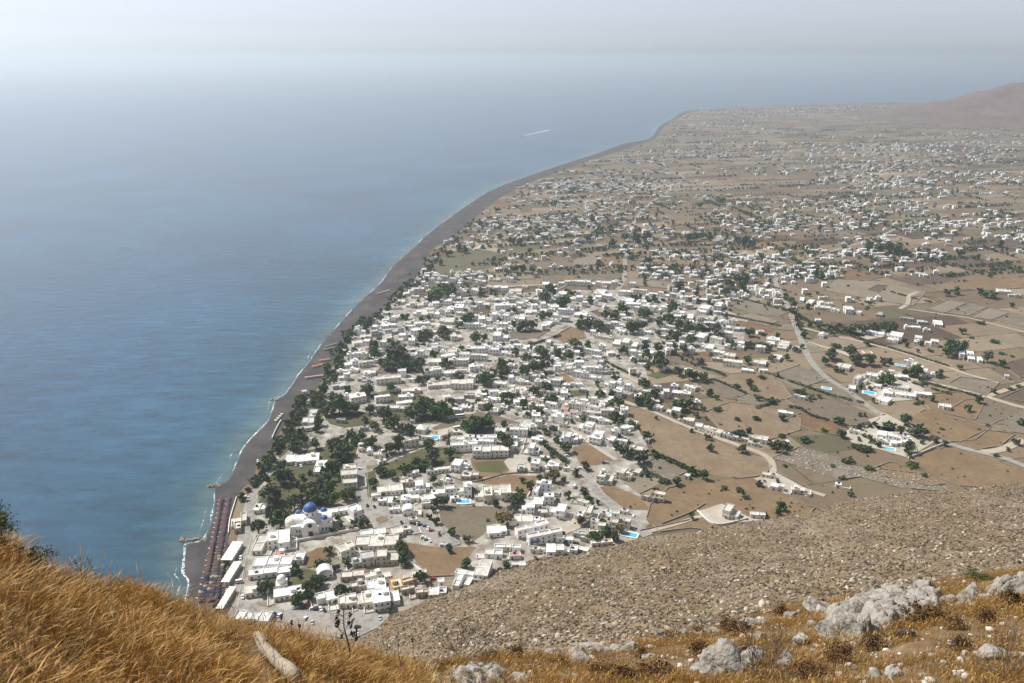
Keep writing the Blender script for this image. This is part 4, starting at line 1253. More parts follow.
def house(x, y, w, d, ang, st, style, rng, near, fix_h=None, noun=None):
    wm, rm, word = STYLE[style]
    root = link('house', None, None, (x, y, ZG), ang) if near else None
    cells = cells_for(w, d, st, rng) if style not in 'vp' else [(-w / 2, -d / 2, w / 2, d / 2, st)]
    wb, rb, fb = MB(), MB(), MB()
    wins = []
    fh = 3.1
    minx, maxx = min(c[0] for c in cells), max(c[2] for c in cells)
    maxh = 0
    for (x0, y0, x1, y1, s) in cells:
        h = fix_h or s * fh + rng.uniform(-.1, .5)
        maxh = max(maxh, h)
        if style in 'vp':
            pass
        par = rng.choice((.35, .6, .9))
        wb.walls(x0, y0, x1, y1, -.6, h, par)
        if style == 'v':                                 # barrel vault over the room
            n = 8
            r = (x1 - x0) / 2 - .3
            vs = [((x0 + x1) / 2 + r * math.cos(math.pi * i / n), yy, h + .1 + r * .75 * math.sin(math.pi * i / n)) for yy in (y0 + .2, y1 - .2) for i in range(n + 1)]
            fs = [(i, n + 1 + i, n + 2 + i, i + 1) for i in range(n)] + [tuple(range(n + 1)), tuple(reversed(range(n + 1, 2 * n + 2)))]
            rb.add(vs, [tuple(reversed(f)) for f in fs])
        elif style == 'p':
            vs = [(x0, y0, h + .7), (x1, y0, h + .7), (x1, y1, h + .7), (x0, y1, h + .7), ((x0 + x1) / 2, (y0 + y1) / 2, h + 3.4)]
            rb.add(vs, [(0, 1, 4), (1, 2, 4), (2, 3, 4), (3, 0, 4)])
        else:
            rb.add([(x0 + .26, y0 + .26, h), (x1 - .26, y0 + .26, h), (x1 - .26, y1 - .26, h), (x0 + .26, y1 - .26, h)], [(0, 1, 2, 3)])
        ns = max(1, int(round(h / fh)))
        for k in range(ns):
            zz = k * fh + 1.0
            nw = max(1, int((x1 - x0) / 3.1))
            for i in range(nw):
                if rng.random() < .9:
                    wins.append((x0 + (x1 - x0) * (i + .5) / nw, y0, zz, 0))
            nd = max(1, int((y1 - y0) / 4.2))
            for i in range(nd):
                yy = y0 + (y1 - y0) * (i + .5) / nd
                if x0 == minx and rng.random() < .7:
                    wins.append((x0, yy, zz, -math.pi / 2))
                if x1 == maxx and rng.random() < .7:
                    wins.append((x1, yy, zz, math.pi / 2))
    big = w * d
    extras = []
    if style not in 'vp' and not fix_h:
        x0, y0, x1, y1, s = rng.choice(cells)
        hh = fix_h or None
        if x1 - x0 > 5 and y1 - y0 > 5 and rng.random() < .55:
            hx, hy = rng.uniform(x0 + 1.9, x1 - 1.9), rng.uniform(y0 + 1.9, y1 - 1.9)
            extras.append(('stair_housing', hx, hy, 2.8, 2.8, 2.3, wm))
        if rng.random() < .5 and x1 - x0 > 4:
            extras.append(('solar_panel', (x0 + x1) / 2 + rng.uniform(-.8, .8), (y0 + y1) / 2 + rng.uniform(-1, 1), 2.0, 1.2, 1.0, 'panel'))
        ez = s * fh + .3
    blue = style in 'bB'
    if near:
        wb.build('walls', M[wm], root)
        rb.build('roof', M[rm], root, smooth=False)
        door = wins[0] if wins else None
        if len(wins) > 46:
            wins = [q for q in wins if q[3] == 0][:34] + [q for q in wins if q[3] != 0][:12]
        for i, (wx, wy, wz, wa) in enumerate(wins):
            front_door = wz == 1.0 and wa == 0 and (i == 0 or (rng.random() < .18))
            if front_door:
                me = small('door_blue' if blue or rng.random() < .3 else 'door_brown', 1.1, 2.1, .07, M['blue'] if blue else M['brown'])
                o = link('door', me, root, (wx, wy, 0.12), wa)
            else:
                kind = 'blue' if blue and rng.random() < .6 else 'glass'
                tall = blue and rng.random() < .4
                me = small('window_' + kind + ('_tall' if tall else ''), 1.25, 2.0 if tall else 1.35, .07, M['blue'] if kind == 'blue' else M['glass'])
                o = link('window', me, root, (wx, wy, wz - (.7 if tall else 0)), wa)
        for nm, ex, ey, ew, ed, eh, em in extras:
            b = MB()
            if nm == 'solar_panel':
                b.add([(ex - 1, ey - .6, ez + .15), (ex + 1, ey - .6, ez + .15), (ex + 1, ey + .6, ez + 1.1), (ex - 1, ey + .6, ez + 1.1), (ex - 1, ey + .6, ez), (ex + 1, ey + .6, ez)], [(0, 1, 2, 3), (1, 5, 2), (0, 3, 4), (3, 2, 5, 4)])
            else:
                b.box(ex - ew / 2, ey - ed / 2, ez - .5, ex + ew / 2, ey + ed / 2, ez + eh)
            b.build(nm, M[em], root)
        if st >= 2 and rng.random() < .6 and style not in 'vp':
            x0, y0, x1, y1, s = cells[0]
            b = MB()
            b.box(x0 + .6, y0 - 1.3, fh - .2, x1 - .6, y0 - .01, fh)
            b.box(x0 + .6, y0 - 1.3, fh + .003, x1 - .6, y0 - 1.15, fh + .9)
            b.build('balcony', M['blue'] if blue and rng.random() < .5 else M[wm], root)
        if fix_h and noun == 'awning':
            pass
        obj = root
    else:
        mats = [M[wm], M[rm], M['glass'], M['blue']]
        nb = len(wb.f)
        wb.add(rb.v, rb.f, 1)
        for (wx, wy, wz, wa) in wins:
            c, q = math.cos(wa), math.sin(wa)
            pts = [(-.65, -.06, 0), (.65, -.06, 0), (.65, -.06, 1.4), (-.65, -.06, 1.4)]
            wb.add([(wx + c * a - q * b_, wy + q * a + c * b_, wz + z_) for a, b_, z_ in pts], [(0, 1, 2, 3)], 3 if blue and rng.random() < .5 else 2)
        for nm, ex, ey, ew, ed, eh, em in extras:
            if nm == 'stair_housing':
                wb.box(ex - ew / 2, ey - ed / 2, ez - .5, ex + ew / 2, ey + ed / 2, ez + eh, 0)
        return wb, mats
    return root, word, maxh, big


def describe(w, d, st, word):
    a = w * d
    size = 'tiny' if a < 45 else 'small' if a < 95 else 'medium-sized' if a < 190 else 'large' if a < 380 else 'very large'
    return f"{size} {word} {('one', 'two', 'three')[min(st, 3) - 1]}-storey house"


def base_angle(px, py):
    x, y = G(px, py)
    k = min(1, max(0, (px - 400) / 260))
    return math.radians(12 - 38 * k)


cand = []
for X0, Y0, SC, L in BLD:
    for e in L:
        bx, by, bw, bh, st = e[:5]
        px, py = X0 + bx / SC, Y0 + by / SC
        W, Hh = bw / SC, bh / SC
        foot = py + Hh / 2
        gx_, gy_ = G(px, foot)
        k = ppm(gy_)
        dep = math.atan2(H, gy_)
        wall = st * 3.2 * k * math.cos(dep)
        if wall > Hh * .62:
            wall = Hh * .62
        roof = max(2.0, Hh - wall)
        ang = base_angle(px, py) + R.gauss(0, .13)
        ca, sa = math.cos(ang), abs(math.sin(ang))
        Dm = max(4.0, roof / (k * math.sin(dep)) * .92)
        w = max(4.0, (W / k - Dm * sa * .7) / ca * .98)
        Dm = max(4.0, min(Dm, 3.2 * w) - w * sa * .35)
        sty = e[5] if len(e) > 5 else ('w' if R.random() < .86 else 'c')
        cx, cy = G(px, foot)
        cy += Dm / 2 * math.cos(ang) + w * sa * .25
        cand.append([cx, cy, w, Dm, ang, st, sty, py])
# drop boxes that were traced twice in overlapping crops
keep = []
for c in cand:
    ok = True
    for q in keep:
        if math.hypot(c[0] - q[0], c[1] - q[1]) < 0.36 * (min(c[2], c[3]) + min(q[2], q[3])):
            ok = False
            break
    if ok:
        keep.append(c)
quad_list = []
for P, h, sty, noun in QUADS:
    W = [G(px, py, ZG + h) for px, py in P]
    cx, cy = sum(p[0] for p in W) / 4, sum(p[1] for p in W) / 4
    e1 = Vector(((W[1][0] - W[0][0] + W[2][0] - W[3][0]) / 2, (W[1][1] - W[0][1] + W[2][1] - W[3][1]) / 2))
    e2 = Vector(((W[3][0] - W[0][0] + W[2][0] - W[1][0]) / 2, (W[3][1] - W[0][1] + W[2][1] - W[1][1]) / 2))
    quad_list.append((cx, cy, e1, e2, h, sty, noun, W))
keep = [c for c in keep if not any(math.hypot(c[0] - q[0], c[1] - q[1]) < .3 * (min(c[2], c[3]) + min(q[2].length, q[3].length)) for q in quad_list)]
keep.sort(key=lambda c: c[1])


def squeeze(lst):
    """Shrink footprints that run into each other."""
    for i, c in enumerate(lst):
        for q in lst[:i]:
            d = math.hypot(c[0] - q[0], c[1] - q[1])
            r = .5 * (c[2] + q[2]) * .8
            if abs(c[0] - q[0]) < .5 * (c[2] + q[2]) and abs(c[1] - q[1]) < .5 * (c[3] + q[3]):
                ox = .5 * (c[2] + q[2]) - abs(c[0] - q[0])
                oy = .5 * (c[3] + q[3]) - abs(c[1] - q[1])
                if ox < oy and c[2] - ox > 4:
                    c[0] += ox / 2 * (1 if c[0] > q[0] else -1)
                    c[2] -= ox
                elif c[3] - oy > 4:
                    c[1] += oy / 2 * (1 if c[1] > q[1] else -1)
                    c[3] -= oy


squeeze(keep)
N_HOUSE = 300 - 14
rest = keep[N_HOUSE:]
stuff_b, stuff_m = [], None
for i, (cx, cy, w, d, ang, st, sty, py) in enumerate(keep):
    rng = random.Random(1000 + i)
    placed.append((cx, cy, .5 * math.hypot(w, d)))
    near = cy < 690 and i < N_HOUSE
    if near:
        root, word, mh, big = house(cx, cy, w, d, ang, st, sty, rng, True)
        houses.append((root, cx, cy, describe(w, d, st, word)))
    else:
        wb, mats = house(cx, cy, w, d, ang, st, sty, rng, False)
        if i < N_HOUSE:
            o = wb.build('house', mats)
            o.location = (cx, cy, ZG)
            o.rotation_euler = (0, 0, ang)
            houses.append((o, cx, cy, describe(w, d, st, STYLE[sty][2])))
        else:
            stuff_b.append((wb, mats, cx, cy, ang))
qi = 0
canopies = []
for cx, cy, e1, e2, h, sty, noun, W in quad_list:
    rng = random.Random(50 + qi)
    qi += 1
    ang = math.atan2(e1.y, e1.x)
    placed.append((cx, cy, .5 * max(e1.length, e2.length)))
    if noun == 'awning':                                   # open restaurant terrace under a flat canvas roof
        root = link('terrace_restaurant', None, None, (cx, cy, ZG), ang)
        w, d = e1.length, e2.length
        b = MB()
        n = max(3, int(d / 3.5))
        for k in range(n):                                # canvas bays, each sagging a little
            y0, y1 = -d / 2 + d * k / n + .03, -d / 2 + d * (k + 1) / n - .03
            b.add([(-w / 2, y0, h), (w / 2, y0, h), (w / 2, (y0 + y1) / 2, h - .35), (w / 2, y1, h), (-w / 2, y1, h), (-w / 2, (y0 + y1) / 2, h - .35)], [(0, 1, 2, 5), (5, 2, 3, 4)])
        b.build('canopy', M['awning'], root)
        for sx in (-1, 1):
            for k in range(0, n + 1, 2):
                b = MB()
                b.box(sx * (w / 2 - .2) - .08, -d / 2 + d * k / n - .08, -.1, sx * (w / 2 - .2) + .08, -d / 2 + d * k / n + .08, h - .36)
                b.build('post', M['white'], root)
        b = MB()
        b.box(w / 2 - 2.2, -d / 2 + .3, -.1, w / 2 - .35, d / 2 - .3, 2.9)
        b.build('kitchen', M['beige'], root)
        b = MB()
        b.box(-w / 2 + .1, -d / 2, -.3, w / 2 - .4, d / 2, .12)
        b.build('deck', M['brown'], root)
        canopies.append(root)
    else:
        root, word, mh, big = house(cx, cy, e1.length, e2.length, ang, 2 if h > 4 else 1, sty, rng, True, fix_h=h)
        houses.append((root, cx, cy, describe(e1.length, e2.length, 2 if h > 4 else 1, word)))
for o, t in zip(canopies, ('long pale canvas restaurant roof nearest the blue-domed church beside the beach', 'long pale canvas restaurant roof between two others beside the beach', 'long pale canvas restaurant roof at the beach road bend below the mountain')):
    tag(o, t, 'restaurant', 'canvas-roofed restaurants along the black beach')

# yards of the near houses: low white walls and pale terraces
yardT = []
yr = random.Random(31)
for (cx, cy, w, d, ang, st, sty, py) in keep[:190]:
    if yr.random() > .6:
        continue
    c, s_ = math.cos(ang), math.sin(ang)
    side = yr.choice((-1, 1))
    ex = yr.uniform(3, 7)
    loc = [(side * w / 2, -d / 2 - .3), (side * (w / 2 + ex), -d / 2 - .3 - yr.uniform(0, 2)), (side * (w / 2 + ex), d / 2 * yr.uniform(.2, 1))]
    W = [(cx + c * a - s_ * b_, cy + s_ * a + c * b_) for a, b_ in loc]
    mid = W[1]
    if any(math.hypot(mid[0] - q[0], mid[1] - q[1]) < q[2] * .75 for q in placed) or any(inside(mid, fp) for fp in FIELD_W) or slope_z(*mid) > ZG + .4:
        continue
    if any(min(seg_dist(mid, ln[i], ln[i + 1]) for i in range(0, len(ln) - 1, 3)) < wd / 2 + 1 for ln, wd in road_lines if abs(ln[0][1] - cy) < 700):
        continue
    A, B = ribbon(W, .3)
    h = yr.choice((1.0, 1.4, 2.0))
    b = MB()
    for i in range(2):
        b.prism([A[i + 0], A[i + 1], B[i + 1], B[i + 0]][::-1], ZG - .3, ZG + h) if False else b.prism([B[i], B[i + 1], A[i + 1], A[i]], ZG - .3, ZG + h)
    o = b.build('yard_wall', M['white' if yr.random() < .7 else 'cream'])
    yardT.append((o, mid[0], mid[1], f"{'low' if h < 1.2 else 'waist-high' if h < 1.7 else 'tall'} pale L-shaped yard wall"))
    P4 = [(cx + c * a - s_ * b_, cy + s_ * a + c * b_) for a, b_ in ((side * w / 2, loc[1][1]), loc[1], (side * (w / 2 + ex), d / 2), (side * w / 2, d / 2))]
    sheet('yard', P4 if side > 0 else P4[::-1], ZG + .09 + .002 * (len(yardT) % 5), M['path' if yr.random() < .6 else 'roof_tan'])

# ------------------------------------------------------------------ the blue-domed church
cx, cy = G(309, 535)
cy += 9
ch = link('domed_church', None, None, (cx, cy, ZG), math.radians(10))
tag(ch, 'big white church with one large and several small bright blue domes', 'church')
b = MB()
b.box(-14, -8, -.6, 15, 8, 7.5)
b.box(-6, -11, -.6, 6, -8.003, 8.0)
b.box(-6, 8.003, -.6, 6, 11, 8.0)
b.box(-4.6, -4.6, 7.503, 4.6, 4.6, 12.5)
b.build('walls', M['white'], ch)
b = MB()                                                   # crossing vaults
n = 10
for (ax0, ax1, r, along) in ((-14.3, 15.2, 4.8, 'x'), (-11.2, 11.2, 4.9, 'y')):
    vs = []
    for t in (ax0, ax1):
        for i in range(n + 1):
            c, s_ = r * math.cos(math.pi * i / n), 7.45 + r * .92 * math.sin(math.pi * i / n)
            vs.append((t, c, s_) if along == 'x' else (c, t, s_))
    fs = [(i, i + 1, n + 2 + i, n + 1 + i) for i in range(n)] + [tuple(range(n + 1)), tuple(reversed(range(n + 1, 2 * n + 2)))]
    b.add(vs, fs)
b.build('barrel_vault', M['white'], ch)
b = MB()                                                   # apse with half dome towards the sea
b.lathe([(5.2, -.6), (5.2, 7.2), (4.9, 7.4)] + [(4.9 * math.cos(i * math.pi / 12), 7.4 + 4.4 * math.sin(i * math.pi / 12)) for i in range(1, 7)], 20, -14, -1)
b.build('apse', M['cream'], ch)
b = MB()
b.lathe([(5.0, 12.4), (5.0, 15.6), (5.35, 15.7), (5.35, 16.1), (5.1, 16.2)], 24)
dr = b.build('drum', M['white'], ch)
for i in range(8):
    a = math.pi * 2 * (i + .5) / 8
    b = MB()
    b.obox(5.0 * math.cos(a), 5.0 * math.sin(a), 13.2, .16, .9, 1.9, a)
    b.build('window', M['glass'], dr)
b = MB()
b.lathe([(5.1 * math.cos(i * math.pi / 20), 16.2 + 4.9 * math.sin(i * math.pi / 20)) for i in range(11)], 28)
dm = b.build('dome', M['dome_blue'], ch, smooth=True)
b = MB()
b.box(-.07, -.07, 21.0, .07, .07, 22.9)
b.box(-.5, -.06, 22.0, .5, .06, 22.14)
b.build('cross', M['white'], dm)
for sx, sy in ((-9, 5.4), (9, 5.4), (10, -5.4)):
    b = MB()
    b.lathe([(2.5, 7.4), (2.5, 10.6), (2.7, 10.7), (2.5, 10.9)], 16, sx, sy)
    d2 = b.build('drum', M['white'], ch)
    b = MB()
    b.lathe([(2.5 * math.cos(i * math.pi / 16), 10.9 + 2.4 * math.sin(i * math.pi / 16)) for i in range(9)], 18, sx, sy)
    b.build('dome', M['dome_blue'], ch, smooth=True)
for i in range(5):
    b = MB()
    xx = (-10, -8, 8.5, 11, 13.2)[i]
    b.box(xx - .5, -8.08, 2.2, xx + .5, -7.99, 4.6)
    b.build('window', M['glass'], ch)
b = MB()
b.box(-1.6, -11.1, -.1, 1.6, -10.99, 4.2)
b.build('door', M['brown'], ch)
b = MB()
b.lathe([(1.7, 0), (0.01, 0)], 16)
o = b.build('window', M['glass'], ch)
o.rotation_euler = (math.pi / 2, 0, 0)
o.location = (0, -11.25, 9.0)
placed.append((cx, cy, 19))
# small domed chapel
kx, ky = G(281, 591)
chap = link('chapel', None, None, (kx, ky + 3, ZG), math.radians(14))
tag(chap, 'small white domed chapel behind the flat canopy near the beach road', 'chapel')
b = MB()
b.box(-3.6, -3.6, -.5, 3.6, 3.6, 5.0)
b.build('walls', M['white'], chap)
b = MB()
b.lathe([(2.9, 5.0), (2.9, 7.2)] + [(2.95 * math.cos(i * math.pi / 16), 7.2 + 3.0 * math.sin(i * math.pi / 16)) for i in range(9)], 20)
b.build('dome', M['white'], chap, smooth=True)
for i, (x_, y_, a_) in enumerate(((0, -3.6, 0), (-3.6, 0, -math.pi / 2), (3.6, 0, math.pi / 2))):
    link('window', small('window_glass', 1.25, 1.35, .07, M['glass']), chap, (x_, y_, 2.4), a_)
placed.append((kx, ky + 3, 5))

# ------------------------------------------------------------------ far houses, too many and too small to tell apart
FILL = [  # number, outline in the photograph
    (190, [(345, 345), (372, 318), (405, 298), (560, 288), (700, 303), (770, 330), (700, 355), (640, 372), (600, 395), (560, 398), (450, 385), (400, 378), (350, 372)]),
    (45, [(440, 395), (560, 400), (640, 410), (600, 440), (520, 420)]),
    (420, [(405, 292), (428, 262), (475, 228), (530, 190), (600, 163), (645, 147), (652, 165), (585, 200), (545, 235), (480, 285)]),
    (260, [(655, 142), (685, 116), (760, 118), (740, 150), (690, 165)]),
    (330, [(690, 111), (880, 106), (890, 113), (700, 119)]),
    (120, [(645, 210), (690, 195), (760, 215), (770, 260), (740, 300), (640, 290), (630, 255)]),
    (95, [(700, 270), (790, 262), (790, 300), (735, 312), (690, 300)]),
    (70, [(780, 262), (860, 236), (920, 240), (915, 258), (850, 268), (800, 280)]),
    (115, [(850, 200), (930, 190), (960, 215), (900, 232), (840, 225)]),
    (330, [(700, 150), (840, 140), (920, 150), (1000, 160), (990, 180), (850, 190), (720, 180)]),
    (280, [(830, 125), (960, 135), (1024, 130), (1024, 160), (940, 165), (830, 150)]),
    (95, [(930, 215), (1024, 195), (1024, 240), (940, 262)]),
    (25, [(1000, 178), (1030, 172), (1030, 190), (1000, 192)]),
    (120, [(560, 195), (660, 170), (660, 205), (620, 240), (560, 240)]),
    (110, [(740, 215), (830, 200), (840, 225), (770, 240)]),
    (210, [(500, 215), (660, 150), (1024, 140), (1024, 300), (800, 300), (620, 290), (480, 290)]),
    (25, [(480, 240), (600, 240), (620, 256), (560, 270), (500, 262)]),
]
far_rng = random.Random(77)
far_pts = []
for nmb, P in FILL:
    xs, ysx = [p[0] for p in P], [p[1] for p in P]
    k = 0
    tries = 0
    cl = []
    while k < nmb and tries < 12000:
        tries += 1
        if not cl or far_rng.random() < .17:
            px, py = far_rng.uniform(min(xs), max(xs)), far_rng.uniform(min(ysx), max(ysx))
            if not inside((px, py), P):
                continue
            cl = [G(px, py)]
        x, y = cl[0]
        x += far_rng.gauss(0, 50 + y * .022)
        y += far_rng.gauss(0, 15 + y * .005)
        w, d = far_rng.uniform(5, 13), far_rng.uniform(5, 9)
        r = .5 * math.hypot(w, d) * .8
        xi = xat(inner, y)
        if xi is None or x < xi + r + 3:
            continue
        if y < 1500 and (any(math.hypot(x - q[0], y - q[1]) < r + q[2] * .8 for q in placed) or any(inside((x, y), fp) for fp in FIELD_W)):
            continue
        if y >= 1500 and any(abs(x - q[0]) < 9 and abs(y - q[1]) < 9 for q in placed[-250:]):
            continue
        if any(min(seg_dist((x, y), ln[i], ln[i + 1]) for i in range(0, len(ln) - 1, 3)) < wd / 2 + r * .8 for ln, wd in road_lines if abs(ln[0][1] - y) < 900):
            continue
        placed.append((x, y, r))
        st = 1 if far_rng.random() < (.6 if y < 1400 else .82) else 2
        sty = far_rng.choices('wcegTb', (74, 10, 5, 5, 3, 3))[0]
        big = far_rng.random() < .08 and y > 1200
        ang = math.radians(far_rng.choice((12, -10, -14, -8)) + far_rng.gauss(0, 5))
        wb, mats = house(x, y, w * (1.9 if big else 1), d, ang, st, sty, far_rng, False)
        stuff_b.append((wb, mats, x, y, ang))
        far_pts.append((x, y))
        k += 1
allm = []
sb = MB()
for wb, mats, x, y, ang in stuff_b:
    c, s_ = math.cos(ang), math.sin(ang)
    o = len(sb.v)
    sb.v.extend((x + c * a - s_ * b_, y + s_ * a + c * b_, ZG + z) for a, b_, z in wb.v)
    sb.f.extend(tuple(i + o for i in f) for f in wb.f)
    mi = []
    for m in mats:
        if m not in allm:
            allm.append(m)
        mi.append(allm.index(m))
    sb.m.extend(mi[k] for k in wb.m)
o = sb.build('distant_houses', allm)
o['kind'] = 'stuff'

# long strip fields of the far plain, each with a dark boundary wall
sr = random.Random(15)
strips, far_rows = [], []
tries = 0
while len(strips) < 150 and tries < 6000:
    tries += 1
    px, py = sr.uniform(520, 1080), 122 + 160 * sr.random() ** 1.1
    x, y = G(px, py)
    L_, W_ = sr.uniform(90, 260) * (1 + y / 9000), sr.uniform(22, 52) * (1 + y / 5000)
    xi = xat(inner, y)
    if xi is None or x - L_ / 2 < xi + 60 or y > 4600:
        continue
    if any(abs(x - q[0]) < (L_ + q[2]) * .5 and abs(y - q[1]) < (W_ + q[3]) * .5 + 12 + 26 for q in strips):
        continue
    if sum(abs(x - p[0]) < L_ * .45 and abs(y - p[1]) < W_ * .5 for p in far_pts) > 1:
        continue
    if any(math.hypot(x - sum(p[0] for p in fp) / len(fp), y - sum(p[1] for p in fp) / len(fp)) < L_ * .7 for fp in FIELD_W):
        continue
    a = math.radians(sr.choice((9, 12, 15)))
    c, s_ = math.cos(a), math.sin(a)
    k_ = sr.choices('ptdrovsb', (22, 14, 12, 20, 5, 12, 10, 10))[0]
    sk = sr.uniform(-.25, .25) * W_
    P4 = [(x + c * u - s_ * v, y + s_ * u + c * v) for u, v in ((-L_ / 2, -W_ / 2), (L_ / 2, -W_ / 2), (L_ / 2 + sk, W_ / 2), (-L_ / 2 + sk, W_ / 2))]
    strips.append((x, y, L_, W_))
    sheet('field', P4, ZG + .03, M['field_' + k_])
    for e in ((0, 1), (2, 3)) if sr.random() < .6 else ((0, 1),):
        n_ = int(L_ / 7)
        den = sr.choice((.25, .5, .95))
        for i in range(n_):
            if sr.random() < den:
                t = (i + .5) / n_
                far_rows.append((P4[e[0]][0] + (P4[e[1]][0] - P4[e[0]][0]) * t + sr.gauss(0, 1), P4[e[0]][1] + (P4[e[1]][1] - P4[e[0]][1]) * t + sr.gauss(0, 1)))

# ------------------------------------------------------------------ swimming pools, yard walls, hedges
pools = []
for px, py, w, d, t in ((464, 502, 9, 5, 'bright turquoise pool in front of the white hotel beside the dusty field'), (628, 534.5, 13, 5, 'long blue pool at the foot of the stony slope'), (889, 449, 9, 4, 'turquoise pool in the palm-ringed villa garden'),
                        (900, 365.5, 9, 4.5, 'turquoise pool beside the white terraced villas inland of the main road'), (869, 393, 11, 7, 'deep blue pool beside the main road between white villas'), (826.5, 388.5, 8, 5, 'lone round-cornered pale pool in a dry field by the main road'),
                        (434, 438, 9, 6, 'vivid blue pool beside the tent-roofed building'), (558, 440, 5, 3, 'small blue pool beside the straight lane and green bank'), (650, 348, 8, 5, 'turquoise pool beside the broad cream building'), (591, 302, 10, 6, 'blue pool among the far white houses'),
                        (610, 513, 5, 3, 'small blue pool between cream houses at the road end'), (483, 323, 10, 5, 'pale turquoise pool in the white hotel complex of the town')):
    x, y = G(px, py)
    p = link('swimming_pool', None, None, (x, y, ZG + .45), base_angle(px, py))
    b = MB()
    e = 1.3
    for q in ((-w / 2 - e, -d / 2 - e, w / 2 + e, -d / 2), (-w / 2 - e, d / 2, w / 2 + e, d / 2 + e), (-w / 2 - e, -d / 2 + .003, -w / 2, d / 2 - .003), (w / 2, -d / 2 + .003, w / 2 + e, d / 2 - .003)):
        b.box(q[0], q[1], -.5, q[2], q[3], .12)
    b.build('deck', M['roof_white'], p)
    b = MB()
    b.box(-w / 2 + .003, -d / 2 + .003, -.4, w / 2 - .003, d / 2 - .003, .02)
    b.build('water', M['pool'], p)
    tag(p, t, 'pool', 'swimming pools of the villas and hotels')
WALLS = [  # kind, line in the photograph, label
    ('wall', [(288, 544), (322, 537), (358, 530)], 'long pale wall below the blue-domed church', 'cream'),
    ('wall', [(404, 557), (414, 566), (429, 577)], 'low white wall along the brown vacant lot by the slope', 'white'),
    ('wall', [(429, 577), (455, 576)], 'short dark rubble wall closing the brown vacant lot', 'stone'),
    ('wall', [(440, 472), (470, 482), (508, 474), (540, 473)], 'long stone wall behind the green vegetable patch', 'stone'),
    ('wall', [(697, 511), (716, 525), (748, 519)], 'white platform wall round the lone house at the slope foot', 'white'),
    ('wall', [(908, 459), (930, 450), (948, 443)], 'tall pale wall along the palm-ringed villa drive', 'cream'),
    ('wall', [(776, 473), (800, 483), (812, 490)], 'low stone wall beside the walled house at the track end', 'stone'),
    ('wall', [(662, 524), (690, 513), (705, 504)], 'low stone wall crossing the orange field', 'stone'),
    ('wall', [(640, 531), (668, 525), (690, 520)], 'second low stone wall running to the slope foot', 'stone'),
    ('wall', [(555, 292), (580, 281), (620, 280)], 'long white wall of the far hotel row', 'white'),
    ('wall', [(554.5, 268.5), (585, 269.5)], 'long low white wall between far tan fields', 'white'),
    ('wall', [(373, 470), (395, 456), (418, 449)], 'rough wall along the scrub garden', 'stone'),
    ('wall', [(228.5, 534), (230, 520), (236.6, 498)], 'low white wall along the beach promenade', 'white'),
    ('wall', [(272, 439), (276, 430), (281, 421)], 'white jetty wall on the black beach', 'white'),
    ('wall', [(909, 309), (914, 297), (935, 298), (945, 301)], 'pale rubble wall round the striped fields', 'stone'),
    ('wall', [(800, 344), (830, 350), (849, 356)], 'pink-topped wall along the short dirt track', 'cream'),
    ('hedge', [(596, 352), (606, 362), (630, 374), (640, 378)], 'dark hedge between the broad cream building and the town', 0),
    ('hedge', [(702, 368), (716, 372), (725, 376)], 'short dark hedge below the cypress grove', 0),
    ('hedge', [(700, 383), (712, 380), (724, 384), (745, 393), (760, 398), (772, 403)], 'long dark hedge line crossing the tan fields', 0),
    ('hedge', [(758, 370), (780, 378), (800, 385), (830, 395), (845, 399), (862, 403)], 'dark hedge running to the main road', 0),
    ('hedge', [(757, 408), (770, 404), (778, 401)], 'short hedge by the walled field', 0),
    ('hedge', [(790, 407), (800, 409), (812, 416), (830, 421), (845, 427)], 'brown hedge above the orange field', 0),
    ('hedge', [(790, 310), (800, 317), (812, 323), (840, 330), (862, 336)], 'thick dark hedge beside the main road bend', 1),
    ('hedge', [(820, 330), (850, 336), (890, 348), (925, 359), (950, 367)], 'long shrub hedge along the dirt track', 0),
    ('hedge', [(612, 432), (626, 441), (642, 452)], 'hedge between white villas and the big tan field', 0),
    ('hedge', [(657, 456), (672, 462), (684, 468), (700, 474)], 'dark hedge at the lower edge of the big tan field', 1),
    ('hedge', [(640, 468), (655, 476), (668, 482)], 'low hedge between the two pale plots', 0),
    ('hedge', [(920, 381), (940, 387), (960, 392), (984, 398)], 'dark hedge along the wide dirt road', 0),
    ('hedge', [(380, 364), (400, 364.5), (423, 364)], 'tall dark cypress hedge in the middle of the town', 2),
    ('hedge', [(668, 303), (700, 310), (740, 318), (780, 326)], 'brown field wall with low shrubs below the far fields', 0),
    ('hedge', [(735, 297), (765, 305), (785, 311)], 'second far field hedge near the main road', 0),
    ('hedge', [(780, 307), (793, 314)], 'short roadside hedge by the junction', 0),
    ('hedge', [(855, 328), (875, 330), (893, 326)], 'dark tree hedge behind the flat pale yard', 2),
    ('hedge', [(520, 428), (540, 442), (556, 455), (566, 463)], 'green hedge along the straight lane', 1),
    ('hedge', [(893, 378), (915, 384), (935, 390), (950, 394)], 'thin hedge behind the long villa roofs', 0),
    ('hedge', [(884, 290), (912, 298), (930, 302)], 'hedge at the edge of the far pale field', 0),
    ('hedge', [(500, 350), (530, 345), (560, 336)], 'dark lane hedge through the middle of the town', 0),
    ('hedge', [(740, 278), (790, 292)], 'far hedge beyond the road junction', 0),
]
plotT = []
wr_ = random.Random(12)
